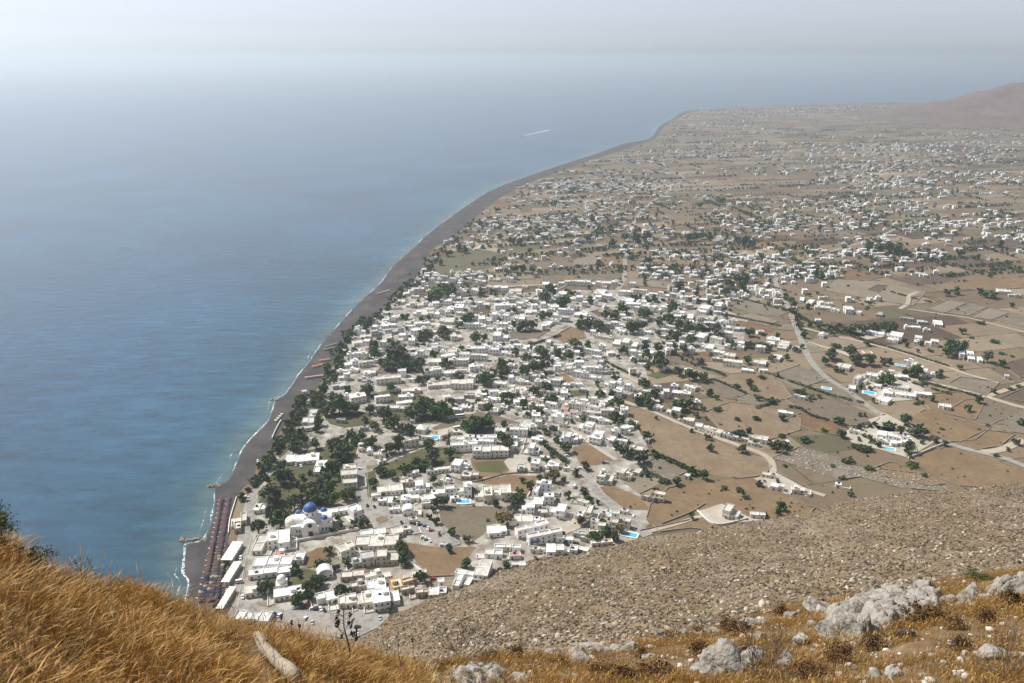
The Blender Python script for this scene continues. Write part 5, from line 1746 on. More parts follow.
for k_, P in FIELDS:                                       # low rubble walls round the plots
    cpy = sum(p[1] for p in P) / len(P)
    if k_ in 'gu' or cpy < 240 or (cpy > 400 and P[0][0] < 612):
        continue
    W = pix(P)
    W = W + [W[0]]
    b = MB()
    ln = []
    for i in range(len(W) - 1):
        n_ = max(1, int(math.hypot(W[i + 1][0] - W[i][0], W[i + 1][1] - W[i][1]) / 4))
        for j in range(n_):
            ln.append((W[i][0] + (W[i + 1][0] - W[i][0]) * j / n_ + wr_.gauss(0, .12), W[i][1] + (W[i + 1][1] - W[i][1]) * j / n_ + wr_.gauss(0, .12)))
    ln.append(ln[0])
    A, B = ribbon(ln, .7)
    n = len(ln)
    hs_ = [.65 + .45 * noise.noise(Vector((p[0] * .1, p[1] * .1, 3))) for p in ln]
    vs = [(*p, ZG - .3) for p in A] + [(*p, ZG + .2 + h) for p, h in zip(A, hs_)] + [(*p, ZG + .2 + h) for p, h in zip(B, hs_)] + [(*p, ZG - .3) for p in B]
    fs = [(j * n + i + 1, j * n + i, (j + 1) * n + i, (j + 1) * n + i + 1) for i in range(n - 1) for j in range(3) if noise.noise(Vector((ln[i][0] * .03, ln[i][1] * .03, 9))) > -.28 and slope_z(*ln[i]) < ZG + .5]
    if not fs:
        continue
    b.add(vs, fs)
    o = b.build('field_wall', M['stone'])
    word = {'t': 'tan', 'b': 'light brown', 'o': 'orange', 'd': 'dusty', 'p': 'pale', 'v': 'olive', 's': 'stony', 'r': 'dark brown'}[k_]
    plotT.append((o, sum(p[0] for p in W[:-1]) / (len(W) - 1), sum(p[1] for p in W[:-1]) / (len(W) - 1), f"low broken rubble wall round a {word} plot"))
hr = random.Random(8)
for kind, P, lab, k in WALLS:
    ln = smooth_line(pix(P), 2.2)
    if kind == 'wall':
        b = MB()
        h = {'white': 1.5, 'cream': 2.2, 'stone': 1.1}[k]
        A, B = ribbon(ln, .5)
        n = len(ln)
        vs = [(*p, ZG - .4) for p in A] + [(*p, ZG + h + hr.uniform(-.06, .06)) for p in A] + [(*p, ZG + h) for p in B] + [(*p, ZG - .4) for p in B]
        fs = []
        for i in range(n - 1):
            for j in range(3):
                fs.append((j * n + i + 1, j * n + i, (j + 1) * n + i, (j + 1) * n + i + 1))
        fs += [(0, n, 2 * n, 3 * n)[::-1], (n - 1, 2 * n - 1, 3 * n - 1, 4 * n - 1)]
        b.add(vs, fs)
        tag(b.build('garden_wall' if k != 'stone' else 'stone_wall', M[k]), lab, 'wall')
    else:
        hh = (1.5, 2.6, 6.0)[k]
        N_ = int(len(ln) * (40, 70, 130)[k])
        V, Q = [], []
        for j in range(N_):
            p = ln[hr.randrange(len(ln))]
            gap = noise.noise(Vector((p[0] * .12, p[1] * .12, 0)))
            if k == 0 and gap < -.25:
                continue
            c = Vector((p[0] + hr.gauss(0, .8 + .3 * k), p[1] + hr.gauss(0, 1.2), ZG + hh * hr.random() ** .7 * (1 + .5 * gap)))
            u = Vector((hr.gauss(0, 1), hr.gauss(0, 1), hr.gauss(0, 1))).normalized()
            w = u.cross(Vector((hr.gauss(0, 1), hr.gauss(0, 1), hr.gauss(0, 1)))).normalized()
            s_ = hr.uniform(.3, .75)
            o = len(V)
            V += [c - u * s_ - w * s_, c + u * s_ - w * s_, c + u * s_ + w * s_, c - u * s_ + w * s_]
            Q.append((o, o + 1, o + 2, o + 3))
        o = link('hedge', npmesh('hedge', [tuple(v) for v in V], Q, [M['leaf_pine' if k else 'leaf_olive']]))
        tag(o, lab, 'hedge')
# ------------------------------------------------------------------ trees and bushes
TREES = [
    (200, 440, 6.83, [(465, 360, 80), (420, 340, 45), (515, 385, 50), (560, 240, 64), (545, 170, 48), (650, 50, 52), (610, 230, 35), (540, 540, 74), (600, 520, 40), (395, 590, 55), (580, 500, 40), (480, 500, 40), (280, 385, 30), (640, 420, 55), (700, 420, 60), (760, 390, 60), (770, 320, 50), (690, 250, 25), (665, 295, 22), (750, 220, 20),
        (720, 450, 45), (800, 340, 34), (385, 280, 26), (400, 250, 26), (420, 218, 28), (445, 190, 28), (470, 158, 26), (440, 130, 22), (482, 92, 28), (510, 60, 28), (535, 28, 28), (408, 170, 22), (495, 128, 24), (700, 330, 36)]),
    (310, 440, 6.83, [(150, 30, 46), (180, 100, 46), (250, 60, 46), (140, 180, 46), (180, 190, 40), (130, 330, 46), (60, 290, 46), (30, 370, 46), (80, 390, 42), (150, 400, 46), (240, 370, 46), (290, 360, 40), (200, 60, 40), (385, 180, 40), (400, 290, 46), (410, 330, 40), (430, 290, 36), (300, 560, 25), (345, 570, 32), (390, 560, 25), (190, 530, 22),
        (210, 570, 18), (230, 600, 18), (285, 600, 18), (540, 50, 40), (600, 40, 40), (510, 90, 25), (480, 210, 36, 'g'), (560, 230, 36), (640, 200, 42), (720, 150, 42), (760, 170, 36), (520, 210, 30), (690, 180, 30), (590, 410, 25), (495, 380, 20), (160, 615, 25), (400, 20, 46), (40, 20, 40), (110, 410, 36), (200, 250, 34), (120, 250, 40), (90, 210, 30), (220, 120, 36), (270, 130, 30), (60, 340, 36)]),
    (290, 540, 6.83, [(345, 345, 46), (400, 340, 24), (155, 290, 45), (200, 270, 40), (70, 390, 46), (130, 370, 40), (30, 420, 35), (195, 155, 40), (255, 155, 36, 'o'), (310, 180, 26, 'o'), (270, 70, 32), (375, 150, 30, 'g'), (760, 40, 46), (775, 100, 40), (30, 210, 30), (690, 430, 22, 'd'), (680, 480, 20), (100, 320, 34), (60, 240, 20)]),
    (180, 540, 6.83, [(570, 330, 46), (620, 300, 40), (680, 280, 30), (790, 400, 40), (800, 190, 32), (240, 440, 26), (545, 300, 26), (720, 270, 26)]),
    (400, 540, 6.83, [(20, 60, 44), (20, 130, 38), (460, 150, 38), (440, 180, 30), (140, 250, 42), (730, 170, 34), (335, 60, 24), (680, 195, 18), (800, 170, 22)]),
    (420, 440, 6.83, [(60, 40, 40), (200, 80, 45), (90, 110, 46), (30, 170, 40), (90, 150, 25, 'o'), (195, 255, 20), (90, 265, 34, 'g'), (160, 412, 44), (110, 425, 34), (375, 345, 30), (90, 470, 20), (215, 625, 32), (320, 665, 30), (660, 400, 42), (700, 402, 30), (640, 460, 40, 'o'), (560, 530, 50, 'd'), (600, 530, 40, 'd'), (750, 305, 36), (600, 30, 46), (745, 130, 20), (670, 340, 20), (520, 430, 25), (100, 545, 28), (60, 520, 22), (465, 545, 16), (700, 270, 22)]),
    (510, 480, 6.83, [(135, 35, 36), (60, 120, 40), (30, 125, 30), (400, 100, 26), (505, 80, 34), (525, 115, 25), (30, 180, 46, 'o'), (675, 95, 34), (735, 130, 36), (560, 170, 22), (600, 150, 18), (490, 275, 34), (560, 375, 42), (600, 390, 40), (665, 355, 42), (710, 380, 36), (750, 325, 36, 'd'), (740, 195, 28), (630, 280, 28, 'd'), (185, 550, 28), (360, 365, 20), (70, 75, 25), (765, 255, 18), (325, 130, 16), (545, 300, 20), (455, 430, 16), (380, 425, 18)]),
    (530, 400, 6.83, [(50, 70, 40, 'g'), (160, 200, 34), (250, 320, 40), (385, 445, 32), (310, 490, 28), (365, 620, 36), (265, 650, 26), (540, 640, 34), (430, 540, 25), (575, 115, 44), (615, 130, 34), (630, 155, 28), (690, 160, 30), (640, 340, 45), (740, 390, 50), (780, 395, 30), (795, 240, 30), (350, 120, 20), (230, 540, 20), (170, 510, 50, 'd'), (120, 520, 34, 'd'), (75, 530, 28), (240, 400, 34), (150, 370, 20), (800, 500, 24), (690, 360, 38), (790, 350, 20), (110, 210, 26, 'g'), (180, 270, 26, 'g'), (590, 310, 30), (280, 140, 18), (115, 400, 22)]),
    (640, 400, 6.83, [(55, 235, 30), (60, 275, 18), (480, 325, 28), (700, 325, 34), (465, 245, 24), (530, 60, 32, 'b'), (382, 92, 24), (455, 122, 14), (665, 130, 25, 'b'), (795, 125, 30, 'b'), (740, 205, 25), (685, 225, 38, 'b'), (650, 222, 24, 'b'), (550, 165, 12), (675, 178, 10), (355, 480, 34), (440, 505, 38), (240, 548, 32), (155, 552, 30, 'b'), (185, 558, 26, 'b'), (290, 445, 18), (200, 410, 18), (100, 360, 28), (130, 365, 18), (40, 495, 24), (580, 595, 26, 'b'), (680, 615, 32, 'b'), (725, 658, 27, 'b'), (110, 120, 14), (95, 605, 14), (135, 460, 14, 'b'), (250, 30, 44), (300, 30, 40), (340, 20, 34), (60, 25, 34), (385, 40, 24), (430, 55, 20), (230, 95, 20), (350, 205, 16), (780, 290, 20), (320, 75, 16)]),
    (690, 440, 7.31, [(695, 187, 20, 'b'), (650, 520, 34), (678, 480, 34), (655, 470, 30), (15, 552, 26), (505, 312, 26), (640, 45, 46), (600, 30, 30), (680, 30, 34), (545, 300, 14), (640, 300, 18, 'o'), (730, 485, 10), (820, 488, 10), (765, 522, 8), (800, 515, 8), (560, 545, 18), (410, 500, 12), (460, 535, 12)]),
    (740, 380, 6.83, [(410, 75, 38, 'b'), (100, 55, 34, 'b'), (220, 140, 25), (125, 118, 22), (120, 262, 36, 'b'), (680, 270, 32), (575, 343, 24, 'b'), (450, 405, 40, 'b'), (700, 360, 34), (740, 545, 40, 'b'), (885, 600, 32, 'b'), (635, 585, 18, 'b'), (285, 380, 24, 'b'), (310, 585, 18, 'b'), (60, 340, 25), (65, 10, 24), (700, 665, 24, 'b'), (500, 110, 20), (540, 105, 18), (480, 130, 16), (20, 360, 26), (855, 235, 14), (815, 230, 14), (280, 250, 26)]),
    (820, 400, 6.83, [(585, 130, 40), (690, 205, 50), (655, 220, 34), (780, 265, 28), (610, 318, 44), (550, 200, 34), (500, 175, 24), (165, 225, 36), (135, 215, 24), (285, 325, 44, 'b'), (240, 310, 30, 'b'), (335, 335, 34, 'b'), (855, 295, 22), (215, 640, 28, 'b'), (270, 180, 22), (330, 165, 22), (450, 165, 22), (380, 160, 20), (300, 172, 18), (230, 195, 18), (360, 270, 25), (25, 205, 24, 'b'), (630, 442, 38, 'b'), (715, 510, 25, 'b'), (470, 160, 20), (620, 215, 26), (400, 300, 22), (340, 250, 18), (300, 240, 16), (270, 265, 16), (420, 200, 14), (615, 375, 20), (700, 285, 18), (830, 195, 18, 'b'), (580, 340, 16)]),
    (900, 380, 6.83, [(475, 190, 27), (790, 415, 28), (310, 435, 22), (600, 310, 18, 'b'), (540, 335, 12), (285, 333, 18, 'b'), (660, 512, 24, 'b'), (540, 125, 32), (635, 70, 20), (750, 55, 22, 'b'), (815, 40, 22, 'b'), (215, 120, 24), (835, 285, 24), (810, 290, 16), (740, 470, 16), (170, 20, 22, 'b'), (250, 30, 18, 'b')]),
    (880, 280, 6.83, [(500, 450, 58), (465, 480, 42), (540, 460, 44), (575, 450, 36), (740, 520, 44), (785, 415, 30, 'b'), (840, 565, 28), (545, 590, 20), (520, 70, 28), (905, 168, 20), (90, 320, 34), (625, 390, 18, 'b'), (830, 500, 20, 'b'), (905, 520, 15, 'b'), (730, 90, 28), (780, 90, 28), (690, 75, 26), (345, 480, 20, 'b'), (690, 290, 26, 'gb'), (260, 480, 14), (560, 340, 24, 'o'), (180, 440, 18), (280, 430, 18), (400, 650, 20)]),
    (820, 330, 6.83, [(40, 205, 34), (70, 160, 46), (245, 190, 40), (340, 195, 44), (320, 80, 25), (210, 130, 34), (470, 330, 50), (440, 345, 36), (655, 275, 48), (620, 285, 32), (585, 285, 28), (270, 575, 14), (310, 577, 14), (755, 465, 22), (400, 360, 20), (690, 490, 24, 'gb'), (660, 500, 20, 'gb'), (110, 265, 22), (430, 195, 18), (460, 200, 18), (480, 205, 16), (370, 480, 18), (350, 395, 20), (280, 385, 20), (820, 290, 26), (800, 300, 20), (90, 100, 20), (130, 105, 16), (90, 15, 22)]),
    (760, 280, 6.83, [(450, 540, 40), (490, 500, 36), (600, 470, 30), (660, 540, 40), (745, 540, 44), (240, 200, 26), (260, 260, 28), (275, 310, 26), (300, 370, 26), (640, 330, 38), (700, 330, 38), (780, 318, 38), (850, 315, 34), (905, 322, 38), (560, 330, 30), (600, 335, 28), (400, 310, 22), (470, 318, 22), (340, 300, 18), (520, 325, 22), (750, 155, 18), (675, 125, 12), (240, 470, 22), (290, 450, 18), (70, 530, 24), (190, 525, 24), (180, 110, 26), (215, 130, 22), (230, 160, 24), (320, 180, 18), (560, 620, 20), (70, 460, 24), (20, 440, 24), (840, 560, 24), (880, 550, 22), (540, 450, 18, 'b'), (500, 445, 14, 'b'), (735, 185, 16, 'b')]),
    (260, 350, 6.83, [(540, 370, 66), (480, 390, 55), (600, 390, 50), (400, 320, 48), (430, 270, 40), (510, 320, 46), (400, 480, 38), (390, 530, 30), (270, 585, 58), (220, 590, 36), (240, 640, 46), (600, 270, 34), (740, 270, 40), (700, 275, 26), (260, 370, 38), (250, 440, 30), (270, 320, 30), (290, 350, 30), (620, 580, 46, 'g'), (560, 620, 46), (700, 580, 38), (760, 620, 40), (540, 90, 30), (500, 200, 36), (470, 140, 30), (650, 610, 38, 'g'), (500, 640, 36), (780, 510, 36), (130, 600, 26), (150, 640, 26), (180, 560, 20), (420, 370, 40), (370, 350, 34), (440, 420, 34), (650, 395, 34), (750, 400, 30), (720, 475, 24, 'o'), (100, 650, 22)]),
    (360, 350, 6.83, [(555, 390, 54), (520, 420, 50), (590, 420, 50), (560, 440, 44), (420, 390, 62), (440, 350, 40), (400, 430, 44), (340, 430, 50), (230, 490, 54), (160, 430, 46), (260, 610, 44), (345, 550, 46), (290, 530, 38), (470, 640, 40), (600, 600, 32), (740, 520, 54), (800, 500, 54), (770, 470, 34), (210, 250, 38), (40, 270, 46), (170, 95, 34), (225, 95, 36), (280, 95, 36), (340, 95, 36), (400, 95, 34), (250, 30, 56), (210, 40, 40), (290, 40, 36), (590, 90, 38), (400, 200, 34), (70, 400, 38), (100, 20, 42), (450, 190, 28), (635, 350, 32), (640, 432, 22), (70, 620, 54), (195, 400, 18), (100, 520, 34, 'g'), (200, 440, 34), (180, 500, 30), (640, 200, 24, 'g'), (530, 190, 22), (760, 90, 26), (490, 345, 24)]),
    (450, 370, 6.83, [(280, 300, 56), (270, 350, 50), (260, 255, 36), (220, 360, 50), (180, 350, 44), (150, 375, 46), (110, 375, 38), (320, 345, 48), (390, 335, 42), (370, 370, 34), (380, 460, 46), (340, 440, 30), (395, 225, 30, 'g'), (500, 230, 34, 'g'), (590, 270, 38, 'g'), (530, 300, 24), (700, 200, 40), (230, 60, 46), (260, 40, 34), (370, 170, 36), (570, 140, 36), (420, 175, 38), (460, 175, 24), (770, 510, 28), (660, 600, 24), (540, 610, 22), (700, 570, 20), (410, 500, 30), (600, 130, 24), (250, 190, 18), (30, 300, 20)]),
    (540, 320, 6.83, [(240, 160, 38), (120, 220, 38), (200, 240, 44, 'g'), (325, 165, 28), (290, 240, 24), (30, 310, 44), (20, 220, 38), (50, 460, 36), (90, 540, 40), (60, 535, 28), (395, 435, 22), (410, 505, 34), (520, 390, 28), (490, 340, 18), (540, 555, 44), (500, 560, 26), (680, 540, 36), (740, 540, 46), (490, 500, 28), (570, 205, 32), (715, 155, 24), (800, 260, 28), (720, 425, 36), (510, 660, 44), (290, 670, 28), (400, 30, 42), (320, 30, 46), (260, 30, 30), (620, 50, 44), (660, 30, 34), (670, 560, 28), (270, 270, 18), (730, 220, 28, 'g'), (810, 490, 24), (600, 225, 20), (20, 610, 20)]),
    (540, 250, 6.83, [(600, 20, 22), (730, 70, 34), (760, 60, 20), (630, 50, 18), (75, 255, 32), (160, 350, 50), (120, 350, 32), (340, 340, 28), (560, 395, 38), (590, 400, 26), (720, 430, 36), (690, 420, 26), (400, 500, 36), (330, 500, 44), (280, 495, 28), (220, 290, 28), (640, 520, 44), (700, 515, 34), (230, 630, 36), (325, 645, 28), (940, 240, 28), (870, 460, 44), (930, 580, 38), (40, 330, 42), (820, 490, 36), (20, 450, 36), (450, 440, 30, 'r'), (490, 440, 30, 'r'), (520, 430, 26, 'r'), (60, 440, 24), (800, 560, 26), (900, 390, 30), (640, 315, 26), (740, 345, 24)]),
    (640, 300, 6.83, [(250, 235, 46), (220, 230, 30), (350, 265, 46), (330, 180, 46), (270, 165, 38), (200, 130, 42), (400, 190, 42), (450, 200, 32), (510, 195, 42), (30, 90, 44), (240, 310, 24), (300, 330, 36), (150, 430, 50), (120, 420, 34), (130, 380, 38), (270, 480, 38), (240, 475, 24), (340, 505, 42), (380, 510, 32), (430, 520, 38), (480, 630, 28), (660, 585, 26, 'b'), (785, 603, 30, 'b'), (750, 550, 24, 'b'), (835, 525, 26, 'b'), (840, 230, 24, 'b'), (740, 210, 34), (650, 310, 24), (735, 300, 24, 'c'), (750, 300, 24, 'c'), (770, 310, 24, 'c'), (790, 305, 24, 'c'), (810, 310, 24, 'c'), (830, 310, 24, 'c'), (850, 315, 24, 'c'), (880, 325, 22, 'c'), (190, 630, 24), (730, 400, 34), (560, 230, 24), (130, 320, 36), (30, 290, 24), (940, 240, 20), (30, 570, 44), (90, 650, 38), (590, 110, 18), (225, 45, 42), (600, 270, 18), (600, 290, 18, 'c'), (630, 280, 18, 'c'), (300, 370, 12), (330, 380, 12), (360, 395, 12), (390, 405, 12), (280, 385, 12), (320, 410, 12), (350, 425, 12), (400, 435, 12), (260, 370, 12), (430, 420, 12), (290, 400, 12), (370, 440, 12), (30, 315, 30), (910, 390, 22)]),
    (300, 280, 6.83, [(500, 450, 46), (520, 490, 44), (640, 490, 54), (650, 440, 30, 'c'), (690, 480, 38), (590, 580, 38), (640, 580, 40), (700, 578, 40), (760, 578, 40), (810, 578, 38), (860, 380, 50), (830, 400, 34), (880, 260, 20), (930, 100, 52), (890, 120, 34), (720, 255, 34), (760, 10, 30), (730, 30, 26), (690, 60, 24), (680, 110, 22), (610, 130, 20), (600, 170, 26), (590, 200, 22), (430, 270, 34), (470, 280, 30), (400, 300, 34), (440, 310, 34), (500, 270, 26), (520, 240, 22), (350, 360, 36), (310, 390, 28), (330, 400, 26), (280, 440, 26), (270, 480, 30), (250, 540, 32), (270, 580, 32), (190, 600, 36), (540, 400, 20), (440, 400, 18), (850, 620, 30), (900, 360, 24)]),
    (420, 280, 6.83, [(190, 65, 50), (220, 70, 38), (110, 100, 46), (80, 110, 34), (320, 265, 46), (340, 240, 34), (30, 370, 50), (150, 350, 46), (190, 355, 34), (270, 300, 28, 'g'), (180, 570, 44), (560, 580, 46), (580, 620, 46), (440, 660, 44, 'g'), (730, 530, 36), (780, 590, 50, 'g'), (840, 570, 50, 'g'), (710, 620, 44), (820, 480, 38), (940, 490, 44), (700, 310, 38), (760, 300, 42), (380, 390, 42, 'g'), (440, 390, 28), (100, 500, 32), (650, 490, 28), (890, 60, 38), (850, 110, 38), (430, 80, 28), (350, 140, 26), (270, 660, 38), (640, 200, 24), (600, 215, 20), (500, 70, 22), (930, 150, 26), (370, 160, 22)]),
    (0, 0, 1, [(588, 237, 4), (597, 234, 4), (625, 236, 5), (636, 237, 5), (648, 235, 4), (680, 285, 5), (720, 200, 4), (695, 236, 5), (702, 235, 4), (688, 237, 4), (710, 236, 4), (745, 240, 5), (752, 242, 5), (738, 238, 4), (730, 283, 6), (738, 279, 6), (746, 277, 5), (726, 290, 5), (742, 285, 5), (755, 271, 4), (722, 258, 4), (880, 248, 6), (890, 247, 6), (898, 250, 5), (870, 246, 5), (905, 252, 4), (843, 290, 0.1), (948, 292, 4), (985, 293, 4), (994, 295, 4), (815, 273, 4), (822, 275, 4), (960, 252, 4),
                (600, 228, 4), (612, 228, 4), (572, 190, 3), (820, 227, 3), (700, 205, 3), (612, 242, 4), (500, 236, 3.4), (512, 240, 4), (520, 241, 4), (530, 250, 3), (458, 247, 4), (465, 249, 4), (448, 252, 4), (440, 262, 3), (430, 266, 3.5), (480, 222, 3), (497, 209, 3), (514, 268, 4.4), (523, 268, 4.4), (532, 268, 4), (506, 270, 3), (600, 262, 3), (655, 298, 4), (1000, 243, 4)]),
]
LEAFN = {'p': 'pine', 'o': 'olive', 'g': 'green', 'd': 'dry'}
crown_me = {}


def leafball(rng, n, flat, size, taper=0.0, clumps=16):
    """Leaf-sized faces spread through clumps inside a crown of radius 1 around the origin."""
    V, Q = [], []
    cl = []
    for _ in range(clumps):
        d = Vector((rng.gauss(0, 1), rng.gauss(0, 1), rng.gauss(0, .9))).normalized() * rng.uniform(.35, .78)
        cl.append((d, rng.uniform(.2, .42)))
    for _ in range(n):
        c, r = cl[rng.randrange(clumps)]
        p = c + Vector((rng.gauss(0, .55), rng.gauss(0, .55), rng.gauss(0, .5))) * r
        if taper:
            k = 1 - taper * (p.z * .5 + .5)
            p.x *= k
            p.y *= k
        p.z *= flat
        u = Vector((rng.gauss(0, 1), rng.gauss(0, 1), rng.gauss(0, 1))).normalized()
        w = u.cross(Vector((rng.gauss(0, 1), rng.gauss(0, 1), rng.gauss(0, 1)))).normalized()
        s_ = size * rng.uniform(.6, 1.5)
        w = w * .7
        o = len(V)
        V += [tuple(p - u * s_ - w * s_), tuple(p + u * s_ - w * s_ * .6), tuple(p + u * s_ * .9 + w * s_), tuple(p - u * s_ * .8 + w * s_)]
        Q.append((o, o + 1, o + 2, o + 3))
    return V, Q


tr = random.Random(3)
KINDS = {'tree': (430, .85, .13, 0, 18), 'bush': (260, .55, .13, 0, 12), 'cypress': (340, 2.2, .16, .6, 14)}
for nm, (n_, fl, sz, tp, cl) in KINDS.items():
    for lf in LEAFN.values():
        for v in range(3 if lf == 'pine' else 2):
            V, Q = leafball(tr, n_, fl, sz, tp, cl)
            crown_me[nm, lf, v] = npmesh('crown', V, Q, [M['leaf_' + lf]])
M['leaf_red'] = mat('bougainvillea', (0.13, 0.05, 0.055), 0.8, (0.09, 0.05, 0.04), .5)
V, Q = leafball(tr, 300, .6, .14)
for v in range(2):
    crown_me['tree', 'red', v] = npmesh('crown', V, Q, [M['leaf_red']])
trunk_me = []
for v in range(4):
    b = MB()
    lean = tr.uniform(-.12, .12)
    b.tube([(0, 0, -.15), (lean * .3, 0, .35), (lean, .04, .8), (lean * 1.2, .05, 1.15)], [.085, .06, .05, .035], 7)
    for k in range(4):
        a = k * 1.6 + v
        b.tube([(lean * .7, 0, .6 + .1 * k), (lean + .25 * math.cos(a), .25 * math.sin(a), .95 + .06 * k), (lean + .45 * math.cos(a), .45 * math.sin(a), 1.2)], [.035, .025, .012], 5)
    trunk_me.append(b.mesh('trunk', [M['bark']]))

alltrees = []
for X0, Y0, SC, L in TREES:
    for e in L:
        px, py, r = X0 + e[0] / SC, Y0 + e[1] / SC, e[2] / SC
        fl = e[3] if len(e) > 3 else ''
        x, y = G(px, py)
        k = ppm(y)
        rm = r / k
        bush = 'b' in fl or rm < 1.9
        hz = rm * (.45 if bush else 1.05)
        x, y = G(px, py, ZG + hz)
        xi = xat(inner, y)
        if xi is None or x < xat(shore, y) + 9 or rm < .4:
            continue
        if any(min(seg_dist((x, y), ln[i], ln[i + 1]) for i in range(0, len(ln) - 1, 2)) < wd / 2 + .55 * rm for ln, wd in road_lines[:10] if wd > 6):
            continue
        if any(math.hypot(x - q[0], y - q[1]) < .45 * min(rm, q[2]) + .3 for q in alltrees):
            continue
        lf = 'dry' if 'd' in fl else 'olive' if 'o' in fl else 'green' if 'g' in fl else 'red' if 'r' in fl else ('pine' if tr.random() < .62 else 'olive' if tr.random() < .55 else 'green')
        kind = 'cypress' if 'c' in fl else 'bush' if bush else 'tree'
        alltrees.append((x, y, rm, kind, lf, r))
alltrees.sort(key=lambda t: -t[5])
treeT, bushT = [], []
far_leaf = []
nt_, nb_ = 0, 0
for (x, y, rm, kind, lf, r) in alltrees:
    if kind != 'bush' and nt_ < 295:
        nt_ += 1
        v = tr.randrange(3 if lf == 'pine' else 2)
        word = {'pine': 'dark green', 'olive': 'grey-green', 'green': 'fresh green', 'dry': 'yellow-green', 'red': 'purple-flowering'}[lf]
        size = 'small' if rm < 3.2 else 'medium-sized' if rm < 5.5 else 'big'
        root = link('cypress_tree' if kind == 'cypress' else 'tree', None, None, (x, y, ZG), tr.uniform(0, 6.28))
        s_ = rm * 1.0
        c = link('crown', crown_me[kind if (kind, lf, v) in crown_me else 'tree', lf, v], root, (0, 0, rm * (1.9 if kind == 'cypress' else 1.15)))
        c.scale = (s_ * .75, s_ * .75, s_ * .95) if kind == 'cypress' else (s_ * tr.uniform(.92, 1.1), s_ * tr.uniform(.92, 1.1), s_ * tr.uniform(.85, 1.1))
        t = link('trunk', trunk_me[tr.randrange(4)], root)
        t.scale = (rm, rm, rm * 1.0)
        treeT.append((root, x, y, f"{size} {word} {'cypress' if kind == 'cypress' else 'round-crowned tree' if lf != 'red' else 'bushy tree'}"))
    elif kind == 'bush' and nb_ < 200:
        nb_ += 1
        v = tr.randrange(3 if lf == 'pine' else 2)
        lf = lf if lf != 'red' else 'pine'
        root = link('bush', crown_me['bush', lf, v], None, (x, y, ZG + rm * .42), tr.uniform(0, 6.28))
        root.scale = (rm * 1.1, rm * 1.1, rm * 1.05)
        size = 'tiny' if rm < 1.3 else 'small' if rm < 2.2 else 'medium-sized' if rm < 3.6 else 'big'
        word = {'pine': 'dark green', 'olive': 'grey-green', 'green': 'fresh green', 'dry': 'yellow-green'}[lf]
        bushT.append((root, x, y, f"{size} {word} spreading bush"))
    else:
        far_leaf.append((x, y, rm, lf if lf != 'red' else 'pine', kind == 'bush'))
# trees and scrub beyond counting: along the promenade, in the far town, dotted over the fields
fr = random.Random(21)
for i in range(260):                                       # tamarisks behind the beach
    y = 560 * (1700 / 560) ** fr.random()
    xi = xat(inner, y)
    far_leaf.append((xi + fr.uniform(1, 14 if y < 1000 else 22), y, fr.uniform(1.5, 3.4), 'olive' if fr.random() < .35 else 'pine', False))
for (x, y) in far_pts:
    for _ in range(fr.choice((0, 1, 1, 2))):
        far_leaf.append((x + fr.choice((-1, 1)) * fr.uniform(9, 24), y + fr.uniform(-16, 16), fr.uniform(1.4, 4.4), 'pine' if fr.random() < .75 else 'olive', fr.random() < .3))
for i in range(2400):
    px, py = fr.uniform(430, 1060), 125 + 195 * fr.random() ** 1.3
    x, y = G(px, py)
    xi = xat(inner, y)
    if xi is None or x < xi + 12:
        continue
    nzv = noise.noise(Vector((x * .004, y * .004, 2)))
    if fr.random() > .45 + nzv:
        continue
    far_leaf.append((x, y, fr.uniform(.8, 2.6) * (1 + y / 6000), 'pine' if fr.random() < .6 else 'olive', True))
for i in range(700):                                       # long tree rows between far fields
    px, py = fr.uniform(470, 1050), 128 + 150 * fr.random()
    x, y = G(px, py)
    xi = xat(inner, y)
    if xi is None or x < xi + 20 or i % 2:
        continue
    a = math.radians(fr.choice((14, 10, 16, 100)))
    for j in range(fr.randint(5, 16)):
        far_leaf.append((x + j * 7 * math.cos(a) + fr.gauss(0, 1.5), y + j * 7 * math.sin(a) + fr.gauss(0, 1.5), fr.uniform(1.3, 3.6), 'pine', False))
for i in range(520):                                       # scattered low shrubs in the near fields and town
    px, py = fr.uniform(380, 1040), fr.uniform(300, 535)
    x, y = G(px, py)
    if any(math.hypot(x - q[0], y - q[1]) < q[2] for q in placed) or slope_z(x, y) > ZG + .3:
        continue
    if any(min(seg_dist((x, y), ln[k], ln[k + 1]) for k in range(0, len(ln) - 1, 3)) < wd / 2 + 2.5 for ln, wd in road_lines if abs(ln[0][1] - y) < 500):
        continue
    if inside((px, py), FIELDS[0][1]) or inside((px, py), FIELDS[2][1]) or inside((px, py), FIELDS[3][1]):
        continue
    far_leaf.append((x, y, fr.uniform(.4, 1.5), 'pine' if fr.random() < .55 else 'olive', True))
for (x, y) in far_rows:
    far_leaf.append((x, y, fr.uniform(1.0, 2.6), 'pine' if fr.random() < .7 else 'olive', fr.random() < .55))
groups = {}
far_proto = {(k, b): leafball(tr, 60 if b else 95, .55 if b else .9, .26, 0, 9) for k in range(4) for b in (False, True)}
for i, (x, y, rm, lf, bush) in enumerate(far_leaf):
    V, Q = far_proto[i % 4, bush]
    V = np.array(V)
    a = i * 2.399
    c, s_ = math.cos(a), math.sin(a)
    W = np.stack([(V[:, 0] * c - V[:, 1] * s_) * rm + x, (V[:, 0] * s_ + V[:, 1] * c) * rm + y, V[:, 2] * rm + ZG + rm * (.42 if bush else 1.0)], 1)
    g = groups.setdefault('scrub' if bush else 'trees', [[], [], [], 0])
    g[0].append(W)
    g[1].append(np.array(Q) + g[3])
    g[2].append(np.full(len(Q), 0 if lf == 'pine' else 1 if lf == 'olive' else 2))
    g[3] += len(W)
